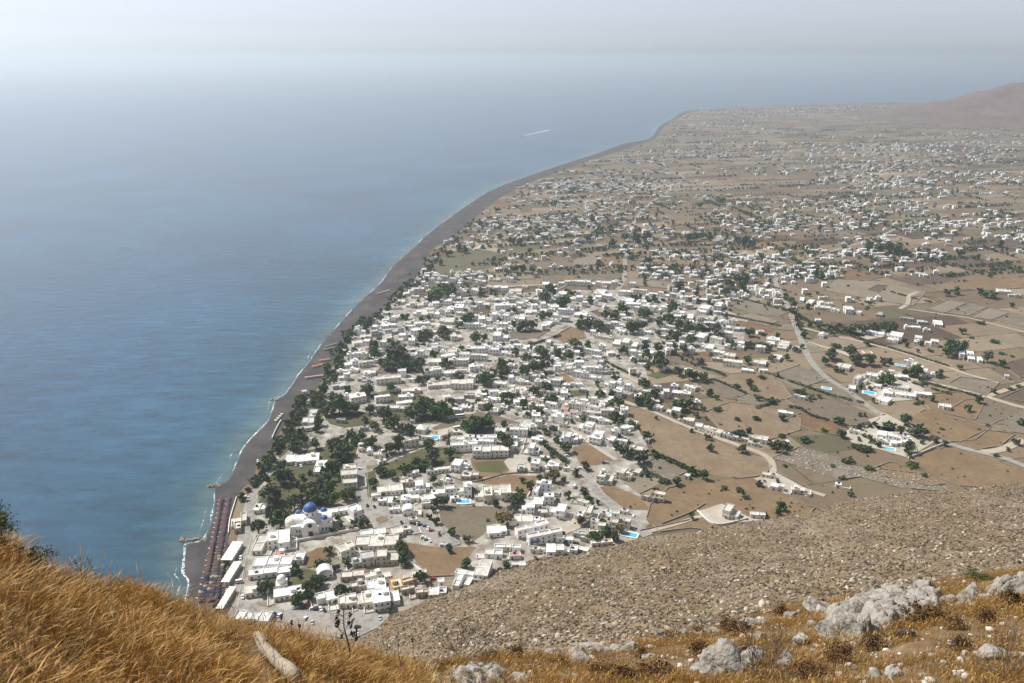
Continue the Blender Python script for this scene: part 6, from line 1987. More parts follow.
for nm, g in groups.items():
    me = npmesh('distant_' + nm, np.concatenate(g[0]), np.concatenate(g[1]), [M['leaf_pine'], M['leaf_olive'], M['leaf_green']])
    me.polygons.foreach_set('material_index', np.concatenate(g[2]).astype(np.int32))
    structure(link('distant_' + nm, me), 'stuff')
# stones in the stony field
sv, sf, sc_, o = [], [], [], 0
for i in range(2600):
    px, py = fr.uniform(770, 955), fr.uniform(445, 495)
    P = FIELDS[14][1]
    if not inside((px, py), P):
        continue
    x, y = G(px, py)
    v, f = protos[i % 14]
    s_ = fr.choice((.3, .45, .6, .8, 1.0)) * fr.uniform(.7, 1.2)
    sv.append(v * np.array((s_ * 1.2, s_, s_ * .8)) + np.array((x, y, ZG + .15 + .1 * s_)))
    sf.append(f + o)
    o += len(v)
    sc_.append(np.tile(np.array(fr.choice(((.42, .37, .30), (.36, .30, .23), (.48, .44, .37)))) * fr.uniform(.7, 1.1), (len(v), 1)))
structure(link('field_stones', npmesh('field_stones', np.concatenate(sv), np.concatenate(sf), [M['rubble']], np.concatenate(sc_))), 'stuff')

# ------------------------------------------------------------------ vehicles
CARC = {'white': (.75, .75, .75), 'silver': (.42, .43, .45), 'dark': (.03, .03, .035), 'red': (.38, .03, .03), 'blue': (.04, .10, .30)}
for k_, c in CARC.items():
    M['car_' + k_] = mat('car_paint_' + k_, c, 0.3, spec=0.5)
M['tyre'] = mat('tyre_rubber', (0.02, 0.02, 0.02), 0.9)


def car_meshes(L, W, Hh, van):
    h1 = Hh * .56
    prof = [(-L / 2, .28), (-L / 2 + .03, h1 * .8), (-L / 2 + .15, h1), (L / 2 - .1, h1 * .95), (L / 2, h1 * .7), (L / 2, .28)]
    if not van:
        prof = [(-L / 2, .28), (-L / 2, h1 * .85), (-L / 2 + .2, h1), (L * .16, h1), (L / 2 - .12, h1 * .84), (L / 2, h1 * .6), (L / 2, .28)]
    b = MB()
    n = len(prof)
    b.add([(x, -W / 2, z) for x, z in prof] + [(x, W / 2, z) for x, z in prof], [(i, n + i, n + (i + 1) % n, (i + 1) % n) for i in range(n)] + [tuple(range(n)), tuple(reversed(range(n, 2 * n)))])
    t0, t1 = (-L / 2 + .25, L / 2 - .5) if van else (-L / 2 + .75, L * .06)
    zt = Hh
    g = MB()
    b0, b1 = (-L / 2 + .12, L / 2 - .15) if van else (-L / 2 + .3, L * .19)
    iw = W / 2 - .16
    vs = [(b0, -W / 2 + .05, h1), (b1, -W / 2 + .05, h1), (b1, W / 2 - .05, h1), (b0, W / 2 - .05, h1), (t0, -iw, zt - .06), (t1, -iw, zt - .06), (t1, iw, zt - .06), (t0, iw, zt - .06)]
    g.add(vs, [(0, 1, 5, 4), (1, 2, 6, 5), (2, 3, 7, 6), (3, 0, 4, 7)])
    b.box(t0 - .02, -iw - .02, zt - .06, t1 + .02, iw + .02, zt)
    w = MB()
    w.tube([(0, -.1, 0), (0, .1, 0)], .31, 10)
    return b, g.mesh('glass', [M['glass']]), w.mesh('wheel', [M['tyre']])


vm = {}
for nm, dims in (('car', (4.1, 1.75, 1.45, False)), ('van', (4.9, 1.95, 2.1, True)), ('coach', (11.5, 2.5, 3.2, True))):
    b, g, w = car_meshes(*dims)
    for c in CARC:
        vm[nm, c] = b.mesh('body', [M['car_' + c]])
    vm[nm] = (g, w, dims)
CARS = [
    (340, 440, 3.415, [(245, 286, 'car', 'silver'), (255, 288, 'car', 'dark'), (264, 290, 'car', 'white'), (273, 292, 'car', 'dark'), (292, 297, 'car', 'blue'), (300, 305, 'car', 'white'), (312, 312, 'car', 'red'), (340, 326, 'car', 'dark'), (285, 335, 'car', 'white'), (295, 341, 'car', 'silver'), (307, 346, 'car', 'white'), (210, 285, 'car', 'dark'), (235, 318, 'van', 'white'), (350, 362, 'car', 'white'), (362, 362, 'car', 'silver'), (375, 363, 'car', 'dark')]),
    (290, 540, 6.83, [(30, 462, 'car', 'white'), (55, 466, 'car', 'white'), (85, 470, 'car', 'dark'), (115, 458, 'car', 'red'), (155, 475, 'car', 'white'), (180, 480, 'car', 'dark'), (210, 477, 'car', 'white'), (235, 487, 'car', 'dark'), (105, 542, 'car', 'white'), (152, 572, 'car', 'silver'), (460, 600, 'car', 'dark'), (455, 636, 'car', 'white'), (448, 660, 'car', 'silver'), (615, 540, 'car', 'silver')]),
    (180, 540, 6.83, [(415, 127, 'car', 'white'), (405, 292, 'van', 'white'), (428, 395, 'car', 'white'), (650, 515, 'car', 'dark'), (680, 520, 'car', 'white')]),
    (310, 440, 6.83, [(392, 455, 'car', 'dark'), (440, 462, 'car', 'dark'), (340, 200, 'car', 'white'), (350, 260, 'car', 'silver')]),
    (450, 370, 6.83, [(98, 232, 'car', 'white'), (122, 242, 'car', 'silver'), (132, 260, 'car', 'white'), (155, 237, 'car', 'dark'), (92, 272, 'car', 'white'), (198, 240, 'car', 'dark'), (167, 227, 'car', 'silver'), (190, 262, 'car', 'white'), (350, 266, 'car', 'dark'), (62, 326, 'coach', 'white'), (58, 405, 'coach', 'white'), (75, 240, 'car', 'red'), (180, 280, 'car', 'white'), (120, 285, 'car', 'silver'), (640, 500, 'car', 'dark'), (570, 405, 'car', 'dark'), (800, 590, 'car', 'white'), (330, 270, 'car', 'silver')]),
    (400, 540, 6.83, [(225, 270, 'car', 'red'), (595, 110, 'car', 'red')]),
    (510, 480, 6.83, [(440, 52, 'van', 'white')]),
    (530, 400, 6.83, [(500, 432, 'car', 'dark'), (520, 430, 'car', 'silver'), (110, 290, 'car', 'dark'), (340, 470, 'car', 'white')]),
    (200, 440, 6.83, [(470, 192, 'van', 'white'), (445, 235, 'car', 'silver'), (430, 260, 'car', 'white'), (395, 150, 'car', 'white'), (318, 395, 'car', 'white'), (500, 110, 'car', 'dark'), (690, 182, 'car', 'white'), (655, 178, 'car', 'silver'), (520, 95, 'car', 'silver')]),
    (640, 400, 6.83, [(325, 533, 'van', 'white'), (620, 270, 'car', 'dark'), (265, 140, 'car', 'white'), (318, 152, 'car', 'dark')]),
    (880, 330, 6.83, [(20, 580, 'car', 'white'), (205, 660, 'car', 'silver')]),
]
carT = []
cr_ = random.Random(2)
for X0, Y0, SC, L in CARS:
    for bx, by, nm, c in L:
        x, y = G(X0 + bx / SC, Y0 + by / SC)
        if slope_z(x, y) > ZG + .4:
            continue
        g, w, (l_, w_, h_, _) = vm[nm]
        a = math.radians(cr_.choice((15, 70, -60, -70, 10)) + cr_.gauss(0, 6))
        z0 = ZG + .43
        root = link({'car': 'parked_car', 'van': 'parked_van', 'coach': 'parked_coach'}[nm], None, None, (x, y, z0), a)
        link('body', vm[nm, c], root)
        link('windows', g, root)
        for sx in (-.32, .32):
            for sy in (-1, 1):
                link('wheel', w, root, (sx * l_, sy * (w_ / 2 - .08), .31))
        carT.append((root, x, y, f"{'grey' if c == 'silver' else 'dark' if c == 'dark' else c} parked {nm}", {'car': 'car', 'van': 'van', 'coach': 'bus'}[nm]))

# ------------------------------------------------------------------ beach umbrellas
UC = {'dark red': (0.115, 0.05, 0.058), 'purple': (0.105, 0.068, 0.08), 'straw': (0.28, 0.23, 0.15), 'navy': (0.028, 0.035, 0.07), 'brown': (0.10, 0.065, 0.05), 'orange': (0.55, 0.22, 0.10), 'pale pink': (0.5, 0.3, 0.27), 'grey-green': (0.17, 0.21, 0.19), 'white': (.7, .69, .66)}
um = {}
M['pole'] = mat('pale_pole', (0.5, 0.48, 0.44), 0.6)
for k_, c in UC.items():
    M['u' + k_] = mat(k_.replace(' ', '_') + '_canvas', c, 0.85, rand=.15)
    b = MB()
    n = 8
    vs = [(0, 0, 2.75)] + [(1.45 * math.cos(2 * math.pi * i / n), 1.45 * math.sin(2 * math.pi * i / n), 2.15) for i in range(n)] + [(1.45 * math.cos(2 * math.pi * i / n), 1.45 * math.sin(2 * math.pi * i / n), 1.95) for i in range(n)]
    b.add(vs, [(0, 1 + i, 1 + (i + 1) % n) for i in range(n)] + [(1 + i, 1 + n + i, 1 + n + (i + 1) % n, 1 + (i + 1) % n) for i in range(n)], 0)
    b.tube([(0, 0, -.2), (0, 0, 2.7)], .04, 6, 1)
    um[k_] = b.mesh('beach_umbrella', [M['u' + k_], M['pole']])
b = MB()
b.box(-.33, -.95, .28, .33, .45, .36)
b.add([(-.33, .45, .3), (.33, .45, .3), (.33, 1.0, .75), (-.33, 1.0, .75), (-.33, .5, .22), (.33, .5, .22), (.33, 1.04, .68), (-.33, 1.04, .68)], [(0, 1, 2, 3), (7, 6, 5, 4), (0, 3, 7, 4), (1, 5, 6, 2), (2, 6, 7, 3)])
for sx in (-.28, .28):
    for sy in (-.85, .35):
        b.box(sx - .03, sy - .03, -.1, sx + .03, sy + .03, .28)
bed_me = b.mesh('sun_lounger', [M['awning']])


def beach_z(x, y):
    xs, xi = xat(shore, y), xat(inner, y)
    xi = max(xi, xs + 4)
    return .9 + .6 * min(1, max(0, (x - xs - 6) / max(1, (xi - xs) * .6)))


ur = random.Random(6)
rows_u = [((221.5, 499), (203, 600), 'the row nearest the water'), ((229, 499), (212, 600), 'the second row from the water'), ((225.2, 517), (207.5, 600), 'the short middle row'), ((227, 545), (216.5, 600), 'the row beside the restaurants'), ((212, 548), (199, 600), 'the short row at the water edge')]
for (p0, p1, rowname) in rows_u:
    a, b_ = G(*p0), G(*p1)
    l_ = math.hypot(b_[0] - a[0], b_[1] - a[1])
    k = int(l_ / 3.3)
    for i in range(k + 1):
        t = i / k
        x, y = a[0] + (b_[0] - a[0]) * t + ur.gauss(0, .25), a[1] + (b_[1] - a[1]) * t
        pyy = p0[1] + (p1[1] - p0[1]) * t
        c = ('dark red' if ur.random() < .6 else 'purple') if pyy < 556 else ('brown' if pyy < 575 else ur.choice(('navy', 'brown', 'brown', 'dark red'))) if ur.random() < .92 else 'straw'
        o = link('beach_umbrella', um[c], None, (x, y, beach_z(x, y)), ur.uniform(0, 1))
        tag(o, f"{c} beach umbrella on the black sand in {rowname}", 'umbrella', f"{c} beach umbrellas in {rowname}")
        if i % 2 == 0:
            for s_ in (-1,):
                xx = x + s_ * 1.3 - .4
                o = link('sun_lounger', bed_me, None, (xx, y + ur.gauss(0, .3), beach_z(xx, y)), math.radians(80 + ur.gauss(0, 5)))
                tag(o, f"pale sun lounger among the umbrellas in {rowname}", 'lounger', f"sun loungers under {rowname}")
for (x0, y0), (x1, y1), n_, c, rowname in (((320.5, 361), (329, 360), 7, 'orange', 'the upper far beach row'), ((313, 367), (322, 365), 7, 'orange', 'the second far beach row'), ((306, 378), (325, 376), 12, 'pale pink', 'the lower far beach row'), ((326, 347), (337, 344), 9, 'grey-green', 'the rows near the far spit'), ((324, 350), (334, 348), 9, 'grey-green', 'the rows near the far spit'),
                                           ((377, 294), (389, 291), 9, 'pale pink', 'the last row along the beach'), ((276, 421), (282, 415), 4, 'white', 'the group by the jetty wall')):
    for i in range(n_):
        t = i / (n_ - 1)
        x, y = G(x0 + (x1 - x0) * t, y0 + (y1 - y0) * t)
        o = link('beach_umbrella', um[c], None, (x, y, beach_z(x, y)), ur.uniform(0, 1))
        tag(o, f"{c} beach umbrella on the black sand in {rowname}", 'umbrella', f"{c} beach umbrellas in {rowname}")
# small rocky spits reaching into the sea
for px, py, n_, t in ((197, 540, 26, 'low rocky spit reaching into the sea beside the lowest umbrellas'), (215, 486, 14, 'low rocky spit at the beach corner above the red umbrellas'), (275, 400, 14, 'dark rocky spit beside the tree-lined beach'), (329, 335.5, 12, 'farthest dark rocky spit along the beach')):
    x0, y0 = G(px, py, 0)
    b = MB()
    for i in range(n_):
        v, f = rock_verts(ur, 1, .7, 5, .15)
        s_ = ur.uniform(.8, 1.9)
        dx, dy = ur.uniform(-9, 6) * n_ / 20, ur.gauss(0, .9)
        b.add([(x0 + dx + p[0] * s_, y0 + dy + p[1] * s_, .25 + p[2] * s_) for p in v], f)
    o = b.build('rock_jetty', M['stone'])
    tag(o, t, 'rock jetty')

# ------------------------------------------------------------------ motor boat with its wake
bx, by = G(523, 136, 0)
boat = link('motor_boat', None, None, (bx, by, 0), math.radians(247))
b = MB()
sec = [(-9, 2.2, 1.7), (-4, 2.6, 1.8), (2, 2.5, 2.0), (7, 1.3, 2.4), (10, .1, 2.8)]
vs, fs = [], []
for x, w_, z in sec:
    vs += [(x, -w_, z), (x, -w_ * .6, -.5), (x, w_ * .6, -.5), (x, w_, z)]
for i in range(len(sec) - 1):
    for j in range(3):
        fs.append((i * 4 + j, i * 4 + 4 + j, i * 4 + 5 + j, i * 4 + 1 + j))
    fs.append((i * 4 + 3, i * 4 + 7, i * 4 + 4, i * 4))
fs.append((0, 1, 2, 3))
b.add(vs, fs)
b.build('hull', M['white'], boat)
b = MB()
b.box(-5, -1.7, 1.7, 3, 1.7, 4.0)
cb = b.build('cabin', M['white'], boat)
b = MB()
b.box(-4.6, -1.76, 2.7, 3.06, 1.76, 3.5)
b.build('window', M['glass'], cb)
tag(boat, 'small white motor boat leaving a white wake on the open sea', 'boat')
b = MB()
vs, fs = [], []
for i in range(40):
    t = i / 39
    x = 8 + 330 * t
    w_ = 6 + 12 * t
    e = .5 + noise.noise(Vector((i * .5, 0, 0)))
    ca, sa = math.cos(math.radians(67)), math.sin(math.radians(67))
    for s_ in (-1, 1):
        q = s_ * w_ * (1 - .5 * t) * (.7 + .5 * e)
        vs.append((bx + x * ca - q * sa, by + x * sa + q * ca, .5))
    if i:
        fs.append((2 * i - 2, 2 * i, 2 * i + 1, 2 * i - 1))
b.add(vs, fs)
o = b.build('boat_wake_foam', M['wake'])
o['kind'] = 'stuff'
# ------------------------------------------------------------------ the near ledge: rocks, dry grass, scrub
rockT = []
ROCKS = [  # corner and scale of a crop, then (x, y of the foot, width, height, look)
    (820, 480, 3.363, [(190, 505, 54, 46, ''), (185, 560, 70, 54, ''), (50, 545, 70, 50, ''), (578, 395, 32, 32, ''), (610, 400, 30, 28, ''), (305, 535, 54, 50, ''), (265, 668, 70, 72, ''), (190, 668, 54, 42, ''), (80, 595, 32, 26, ''), (600, 605, 90, 54, ''), (525, 575, 46, 32, ''), (70, 670, 30, 22, ''), (15, 455, 56, 40, ''), (380, 600, 24, 18, ''), (120, 640, 26, 16, ''), (350, 665, 30, 18, ''), (670, 420, 50, 40, ''), (250, 470, 60, 36, ''), (440, 410, 50, 34, ''), (560, 400, 30, 18, ''), (505, 405, 26, 16, ''), (230, 545, 26, 20, ''), (130, 550, 30, 22, '')]),
    (620, 540, 4.655, [(500, 628, 270, 225, 't'), (390, 628, 110, 110, ''), (640, 590, 130, 130, ''), (640, 400, 140, 46, 's'), (800, 372, 70, 64, ''), (850, 490, 84, 90, ''), (780, 600, 110, 110, ''), (940, 340, 120, 70, 's'), (985, 460, 120, 120, ''), (60, 418, 90, 26, 's'), (210, 423, 120, 20, 's'), (45, 500, 84, 36, ''), (150, 488, 84, 32, ''), (118, 460, 32, 34, ''), (12, 452, 30, 26, ''), (410, 428, 42, 28, ''), (460, 342, 80, 18, 's'), (690, 392, 28, 24, ''), (140, 550, 90, 24, ''), (560, 640, 110, 90, ''), (905, 400, 50, 36, ''), (660, 470, 60, 70, '')]),
    (400, 560, 4.267, [(140, 475, 56, 32, ''), (255, 515, 110, 74, ''), (385, 485, 90, 56, ''), (500, 520, 110, 50, ''), (740, 518, 120, 40, ''), (670, 388, 110, 28, 's'), (810, 386, 150, 34, 's'), (990, 364, 64, 28, ''), (770, 440, 84, 42, ''), (590, 368, 54, 26, ''), (935, 325, 44, 18, ''), (740, 330, 96, 18, 's'), (320, 470, 50, 36, ''), (860, 505, 54, 26, ''), (690, 510, 60, 30, ''), (210, 500, 50, 30, ''), (300, 440, 30, 18, ''), (430, 520, 40, 24, ''), (60, 470, 28, 16, ''), (560, 505, 40, 22, ''), (900, 350, 40, 20, ''), (230, 435, 26, 14, '')]),
]
rg = random.Random(9)
for X0, Y0, SC, L in ROCKS:
    for bx, by, bw, bh, fl in L:
        px, py = X0 + bx / SC, Y0 + by / SC
        x, y, t = ledge_hit(px, py - 1)
        w = bw / SC * t / F
        h = bh / SC * t / F / .8
        tall = 't' in fl
        v, f = rock_verts(rg, 4 if bw > 60 else 3, 1.0, 13, .17)
        V = np.array(v)
        ext = V.max(0) - V.min(0)
        V -= (V.max(0) + V.min(0)) / 2
        dp = max(.6 * w, min(w, h * (1.1 if tall else 1.6)))
        if 's' in fl:
            w *= 1.2
        hh = h * (.85 if tall else .54)
        V *= np.array((w / ext[0], dp / ext[1], hh * 1.25 / ext[2]))
        if tall:
            k = (V[:, 2] / hh + .5)
            V[:, 0] = V[:, 0] * (1.12 - .36 * k) + .06 * w * k
        if 's' in fl:                                      # bedded slab: dips towards the valley, with steps
            V[:, 2] += .16 * np.abs(np.sin(V[:, 0] / w * 9 + 2)) * hh * .3
        zc = ledge_z(x, y + dp * .3) + hh * .22
        me = npmesh('limestone_rock', V, f, [M['rock']])
        o = link('limestone_boulder' if bw * 6 / SC > 60 else 'limestone_rock', me, None, (x, y + dp * .3, zc))
        o.rotation_euler = (rg.gauss(0, .08), rg.gauss(0, .10), rg.gauss(0, .2))
        size = 'tiny' if w < .25 else 'small' if w < .5 else 'medium-sized' if w < 1.0 else 'large'
        rockT.append((o, px, py, f"{size} {'upright pale' if tall else 'flat pale' if 's' in fl else 'pale grey'} limestone rock"))
def outcrop(P, hgt, cell, lab, seed):
    """Fractured bedrock breaking through the ground: tilted blocks with open joints."""
    W = [ledge_hit(px, py)[:2] for px, py in P]
    x0, x1 = min(p[0] for p in W) - .4, max(p[0] for p in W) + .4
    y0, y1 = min(p[1] for p in W) - .4, max(p[1] for p in W) + .4
    st = max(.045, (x1 - x0) / 150)
    nx_, ny_ = int((x1 - x0) / st) + 1, int((y1 - y0) / (st * 1.4)) + 1
    V = []
    for j in range(ny_):
        for i in range(nx_):
            x, y = x0 + i * st, y0 + j * st * 1.4
            d = min(seg_dist((x, y), W[k], W[(k + 1) % len(W)]) for k in range(len(W)))
            d = d if inside((x, y), W) else -d
            d += .35 * noise.noise(Vector((x * 1.3, y * 1.3, seed)))
            m_ = min(1, max(0, d / .35 + .3))
            q = Vector((x / cell, y / cell * .8, seed * 3.1)) + Vector((noise.noise(Vector((x, y, 1))), noise.noise(Vector((x, y, 7))), 0)) * .3
            ds, pts = noise.voronoi(q, distance_metric='DISTANCE', exponent=2.5)
            c = pts[0]
            hsh = noise.cell(c * 7.3)
            tx, ty = noise.cell(c * 3.1 + Vector((5, 5, 5))), noise.cell(c * 5.7 + Vector((9, 1, 4)))
            crack = min(1, (ds[1] - ds[0]) * 5)
            h = hgt * (.35 + .65 * abs(hsh)) + ((q.x - c.x) * (tx * .6 - .25) + (q.y - c.y) * ty * .7) * hgt
            h = h * (.45 + .55 * crack) + .05 * noise.fractal(Vector((x * 4, y * 4, seed)), 1, 2, 4) + .02 * abs(noise.noise(Vector((x * 14, y * 14, 2))))
            V.append((x, y, ledge_z(x, y) + h * m_ - .22 * (1 - m_)))
    idx = np.arange(nx_ * ny_).reshape(ny_, nx_)
    Q = np.stack([idx[:-1, :-1], idx[:-1, 1:], idx[1:, 1:], idx[1:, :-1]], -1).reshape(-1, 4)
    tag(link('rock_outcrop', npmesh('rock_outcrop', V, Q, [M['rock']])), lab, 'rock outcrop')


outcrop([(818, 640), (822, 618), (848, 606), (872, 598), (905, 594), (942, 597), (950, 606), (925, 616), (905, 622), (885, 632), (868, 640)], .62, .62, 'wide fractured outcrop of pale grey limestone slabs in the middle of the near ledge', 3)
outcrop([(948, 606), (955, 596), (975, 591), (984, 597), (972, 606)], .34, .5, 'small flat pale outcrop between the wide outcrop and the round brown cushions', 5)
outcrop([(985, 594), (992, 584), (1010, 580), (1050, 576), (1050, 592), (1005, 596)], .45, .6, 'pale outcrop at the ledge edge behind the round brown cushions', 8)
outcrop([(540, 652), (560, 646), (600, 645), (640, 647), (640, 652), (600, 655), (560, 657)], .26, .55, 'low pale ledge of rock running along the grass edge in the centre', 11)
outcrop([(640, 640), (660, 633), (700, 631), (720, 634), (690, 640)], .24, .5, 'low pale rock shelf behind the upright pale boulder', 13)
outcrop([(428, 683), (440, 672), (470, 668), (500, 668), (512, 676), (500, 690), (440, 695)], .32, .45, 'broken pale outcrop at the bottom edge beside the long grass', 17)
# loose little stones lying about the ledge
pv, pf, pc, o_ = [], [], [], 0
for i in range(1500):
    a = rg.uniform(-.15, .8)
    y = rg.uniform(5, 26)
    x = a * y
    if noise.noise(Vector((x * .35, y * .35, 3))) < -.02 and x < 3:
        continue
    s_ = rg.choice((.02, .03, .04, .06, .09)) * rg.uniform(.8, 1.5)
    v, f = protos[i % 14]
    pv.append(v * s_ + np.array((x, y, ledge_z(x, y) + .3 * s_)))
    pf.append(f + o_)
    o_ += len(v)
    pc.append(np.tile(np.array(rg.choice(((.45, .41, .35), (.36, .32, .26), (.52, .49, .43)))) * rg.uniform(.7, 1.1), (len(v), 1)))
structure(link('ledge_gravel', npmesh('ledge_gravel', np.concatenate(pv), np.concatenate(pf), [M['rubble']], np.concatenate(pc))), 'stuff')


def blades(n, sampler, name, tone=1.0):
    """Dry grass: bent tapering ribbons with a seed head near the tip."""
    V = np.zeros((n, 10, 3), np.float32)
    C = np.zeros((n, 10, 3), np.float32)
    g_ = random.Random(name)
    i = 0
    pal = [(.30, .135, .018), (.24, .10, .012), (.36, .18, .03), (.17, .07, .010), (.46, .27, .08), (.09, .042, .010)]
    while i < n:
        s_ = sampler(g_)
        if s_ is None:
            continue
        x, y, hgt, wind, wd = s_
        z = ledge_z(x, y) - .02
        az = g_.gauss(.1, 1.0)
        bend = hgt * wind * g_.uniform(.5, 1.2)
        bd = np.array((math.cos(az), math.sin(az) * .7, 0)) * bend
        p0 = np.array((x, y, z))
        up = np.array((g_.gauss(0, .1) * hgt, g_.gauss(0, .1) * hgt, hgt))
        ro = g_.uniform(-.8, .8)
        wv = np.array((math.cos(ro), math.sin(ro), 0)) * wd
        seed = g_.random() < .5
        wid = (1.0, .85, .65, 1.9 if seed else .45, .12)
        tn = .95 + .55 * noise.fractal(Vector((x * 1.1, y * 1.1, 30)), 1, 2, 3)
        base = np.array(pal[min(5, int(g_.random() ** 1.3 * 6))]) * g_.uniform(.7, 1.25) * max(.45, tn)
        if g_.random() < .06:
            base = np.array((.34, .29, .2)) * g_.uniform(.6, 1.1)
        if tone > 1:
            base = base * (.6 * tone) + np.array((.43, .30, .12)) * .48
        for j, t in enumerate((0, .35, .68, .86, 1.0)):
            p = p0 + up * (t - .28 * wind * t * t) + bd * t * t
            c = base if j < 3 or not seed else base * .6 + np.array((.66, .46, .20)) * .45
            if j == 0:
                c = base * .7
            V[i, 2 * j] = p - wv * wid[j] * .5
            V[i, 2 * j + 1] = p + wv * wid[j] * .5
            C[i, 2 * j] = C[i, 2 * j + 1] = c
        i += 1
    base = (np.arange(n) * 10)[:, None, None]
    q = np.array([(2 * j, 2 * j + 1, 2 * j + 3, 2 * j + 2) for j in range(4)])[None]
    Q = (base + q).reshape(-1, 4)
    o = link(name, npmesh(name, V.reshape(-1, 3), Q, [M['straw']], C.reshape(-1, 3)))
    return structure(o, 'stuff')


def mat_straw():
    m = mat('dry_straw', (.4, .25, .08), 0.75, attr='tint', spec=.2)
    nt = m.node_tree
    b = nt.nodes['Principled BSDF']
    tr_ = nt.nodes.new('ShaderNodeBsdfTranslucent')
    at = [q for q in nt.nodes if q.bl_idname == 'ShaderNodeAttribute'][0]
    nt.links.new(at.outputs['Color'], tr_.inputs['Color'])
    mx = nt.nodes.new('ShaderNodeMixShader')
    mx.inputs[0].default_value = .2
    out = nt.nodes['Material Output']
    nt.links.new(b.outputs[0], mx.inputs[1])
    nt.links.new(tr_.outputs[0], mx.inputs[2])
    nt.links.new(mx.outputs[0], out.inputs['Surface'])
    return m


M['straw'] = mat_straw()


lp0, lp1 = ledge_hit(257, 643), ledge_hit(287, 690)


def log_clear(x, y):
    return seg_dist((x, y), (lp0[0] - .05, lp0[1] - .25), (lp1[0] - .02, lp1[1] - .4)) < .10


def near_grass(g_):
    a = g_.uniform(-.95, -.02)
    y = 2.2 + (12 - 2.2) * g_.random() ** .8
    x = a * y
    D = lerp(cr_a, cr_D, a)
    if y > D * 1.12 or log_clear(x, y):
        return None
    k = min(1, max(0, (-.10 - a) / .08)) if a > -.18 else 1
    if g_.random() > k + .25:
        return None
    t = noise.noise(Vector((x * .9, y * .9, 4)))
    if g_.random() < .025:
        return x, y, g_.uniform(.25, .5) * (.7 + .3 * k), g_.uniform(-.9, 1.1), g_.uniform(.003, .006)
    return x, y, max(.05, .13 + .16 * t + g_.uniform(0, .15)) * (.72 + .28 * k), g_.uniform(.4, 1.3), g_.uniform(.0016, .0046)


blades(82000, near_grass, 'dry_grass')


def ledge_grass(g_):
    a = g_.uniform(-.18, .95)
    y = 6 + 24 * g_.random()
    x = a * y
    D = lerp(cr_a, cr_D, a)
    if y > D * 1.15:
        return None
    t = noise.fractal(Vector((x * .33, y * .33, 14)), 1, 2, 3)
    if g_.random() > .8 + 1.5 * t:
        return None
    return x, y, .10 + g_.uniform(0, .20) + .12 * max(0, t), g_.uniform(.2, .8), g_.uniform(.006, .012)


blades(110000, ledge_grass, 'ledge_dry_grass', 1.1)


def plume(px, py, n, h, spread, name, lab):
    x, y, t = ledge_hit(px, py)
    g_ = random.Random(name + str(px))
    V, Q = [], []
    for i in range(n):
        bx_, by_ = x + g_.gauss(0, spread), y + g_.gauss(0, spread)
        z = ledge_z(bx_, by_) - .03
        hh = h * g_.uniform(.6, 1.1)
        dx = g_.uniform(-.9, .35) * hh * .75
        wd = .0035
        pts = [(bx_ + dx * s_ ** 1.6, by_ + .1 * dx * s_, z + hh * s_ * (1 - .25 * s_), wd * k) for s_, k in ((0, 1), (.3, .9), (.6, .8), (.8, 1.9), (.93, 2.2), (1, .3))]
        o = len(V)
        for p in pts:
            V += [(p[0] - p[3] * .7, p[1] - p[3] * .3, p[2]), (p[0] + p[3] * .7, p[1] + p[3] * .3, p[2])]
        Q += [(o + 2 * j, o + 2 * j + 1, o + 2 * j + 3, o + 2 * j + 2) for j in range(5)]
    C = np.tile(np.array((.46, .28, .085)), (len(V), 1))
    o = link(name, npmesh(name, V, Q, [M['straw']], C))
    tag(o, lab, 'grass tuft')
    return o


plume(143, 596, 130, .42, .12, 'grass_tuft', 'tall golden grass tuft leaning out over the sea')
plume(176, 606, 60, .30, .12, 'grass_tuft', 'shorter golden grass tuft on the ledge rim before the lowest beach umbrellas')

M['twig'] = mat('dry_twigs', (0.20, 0.165, 0.14), 0.9, (0.12, 0.095, 0.08), 8)
M['dark_twig'] = mat('dark_stems', (0.11, 0.075, 0.052), 0.9, (0.12, 0.085, 0.055), 10)
M['scrub_brown'] = mat('spiny_scrub', (0.075, 0.045, 0.022), 0.9, (0.15, 0.085, 0.035), 6, rand=.2)
M['scrub_green'] = mat('green_scrub', (0.05, 0.065, 0.022), 0.85, (0.09, 0.10, 0.035), 6)


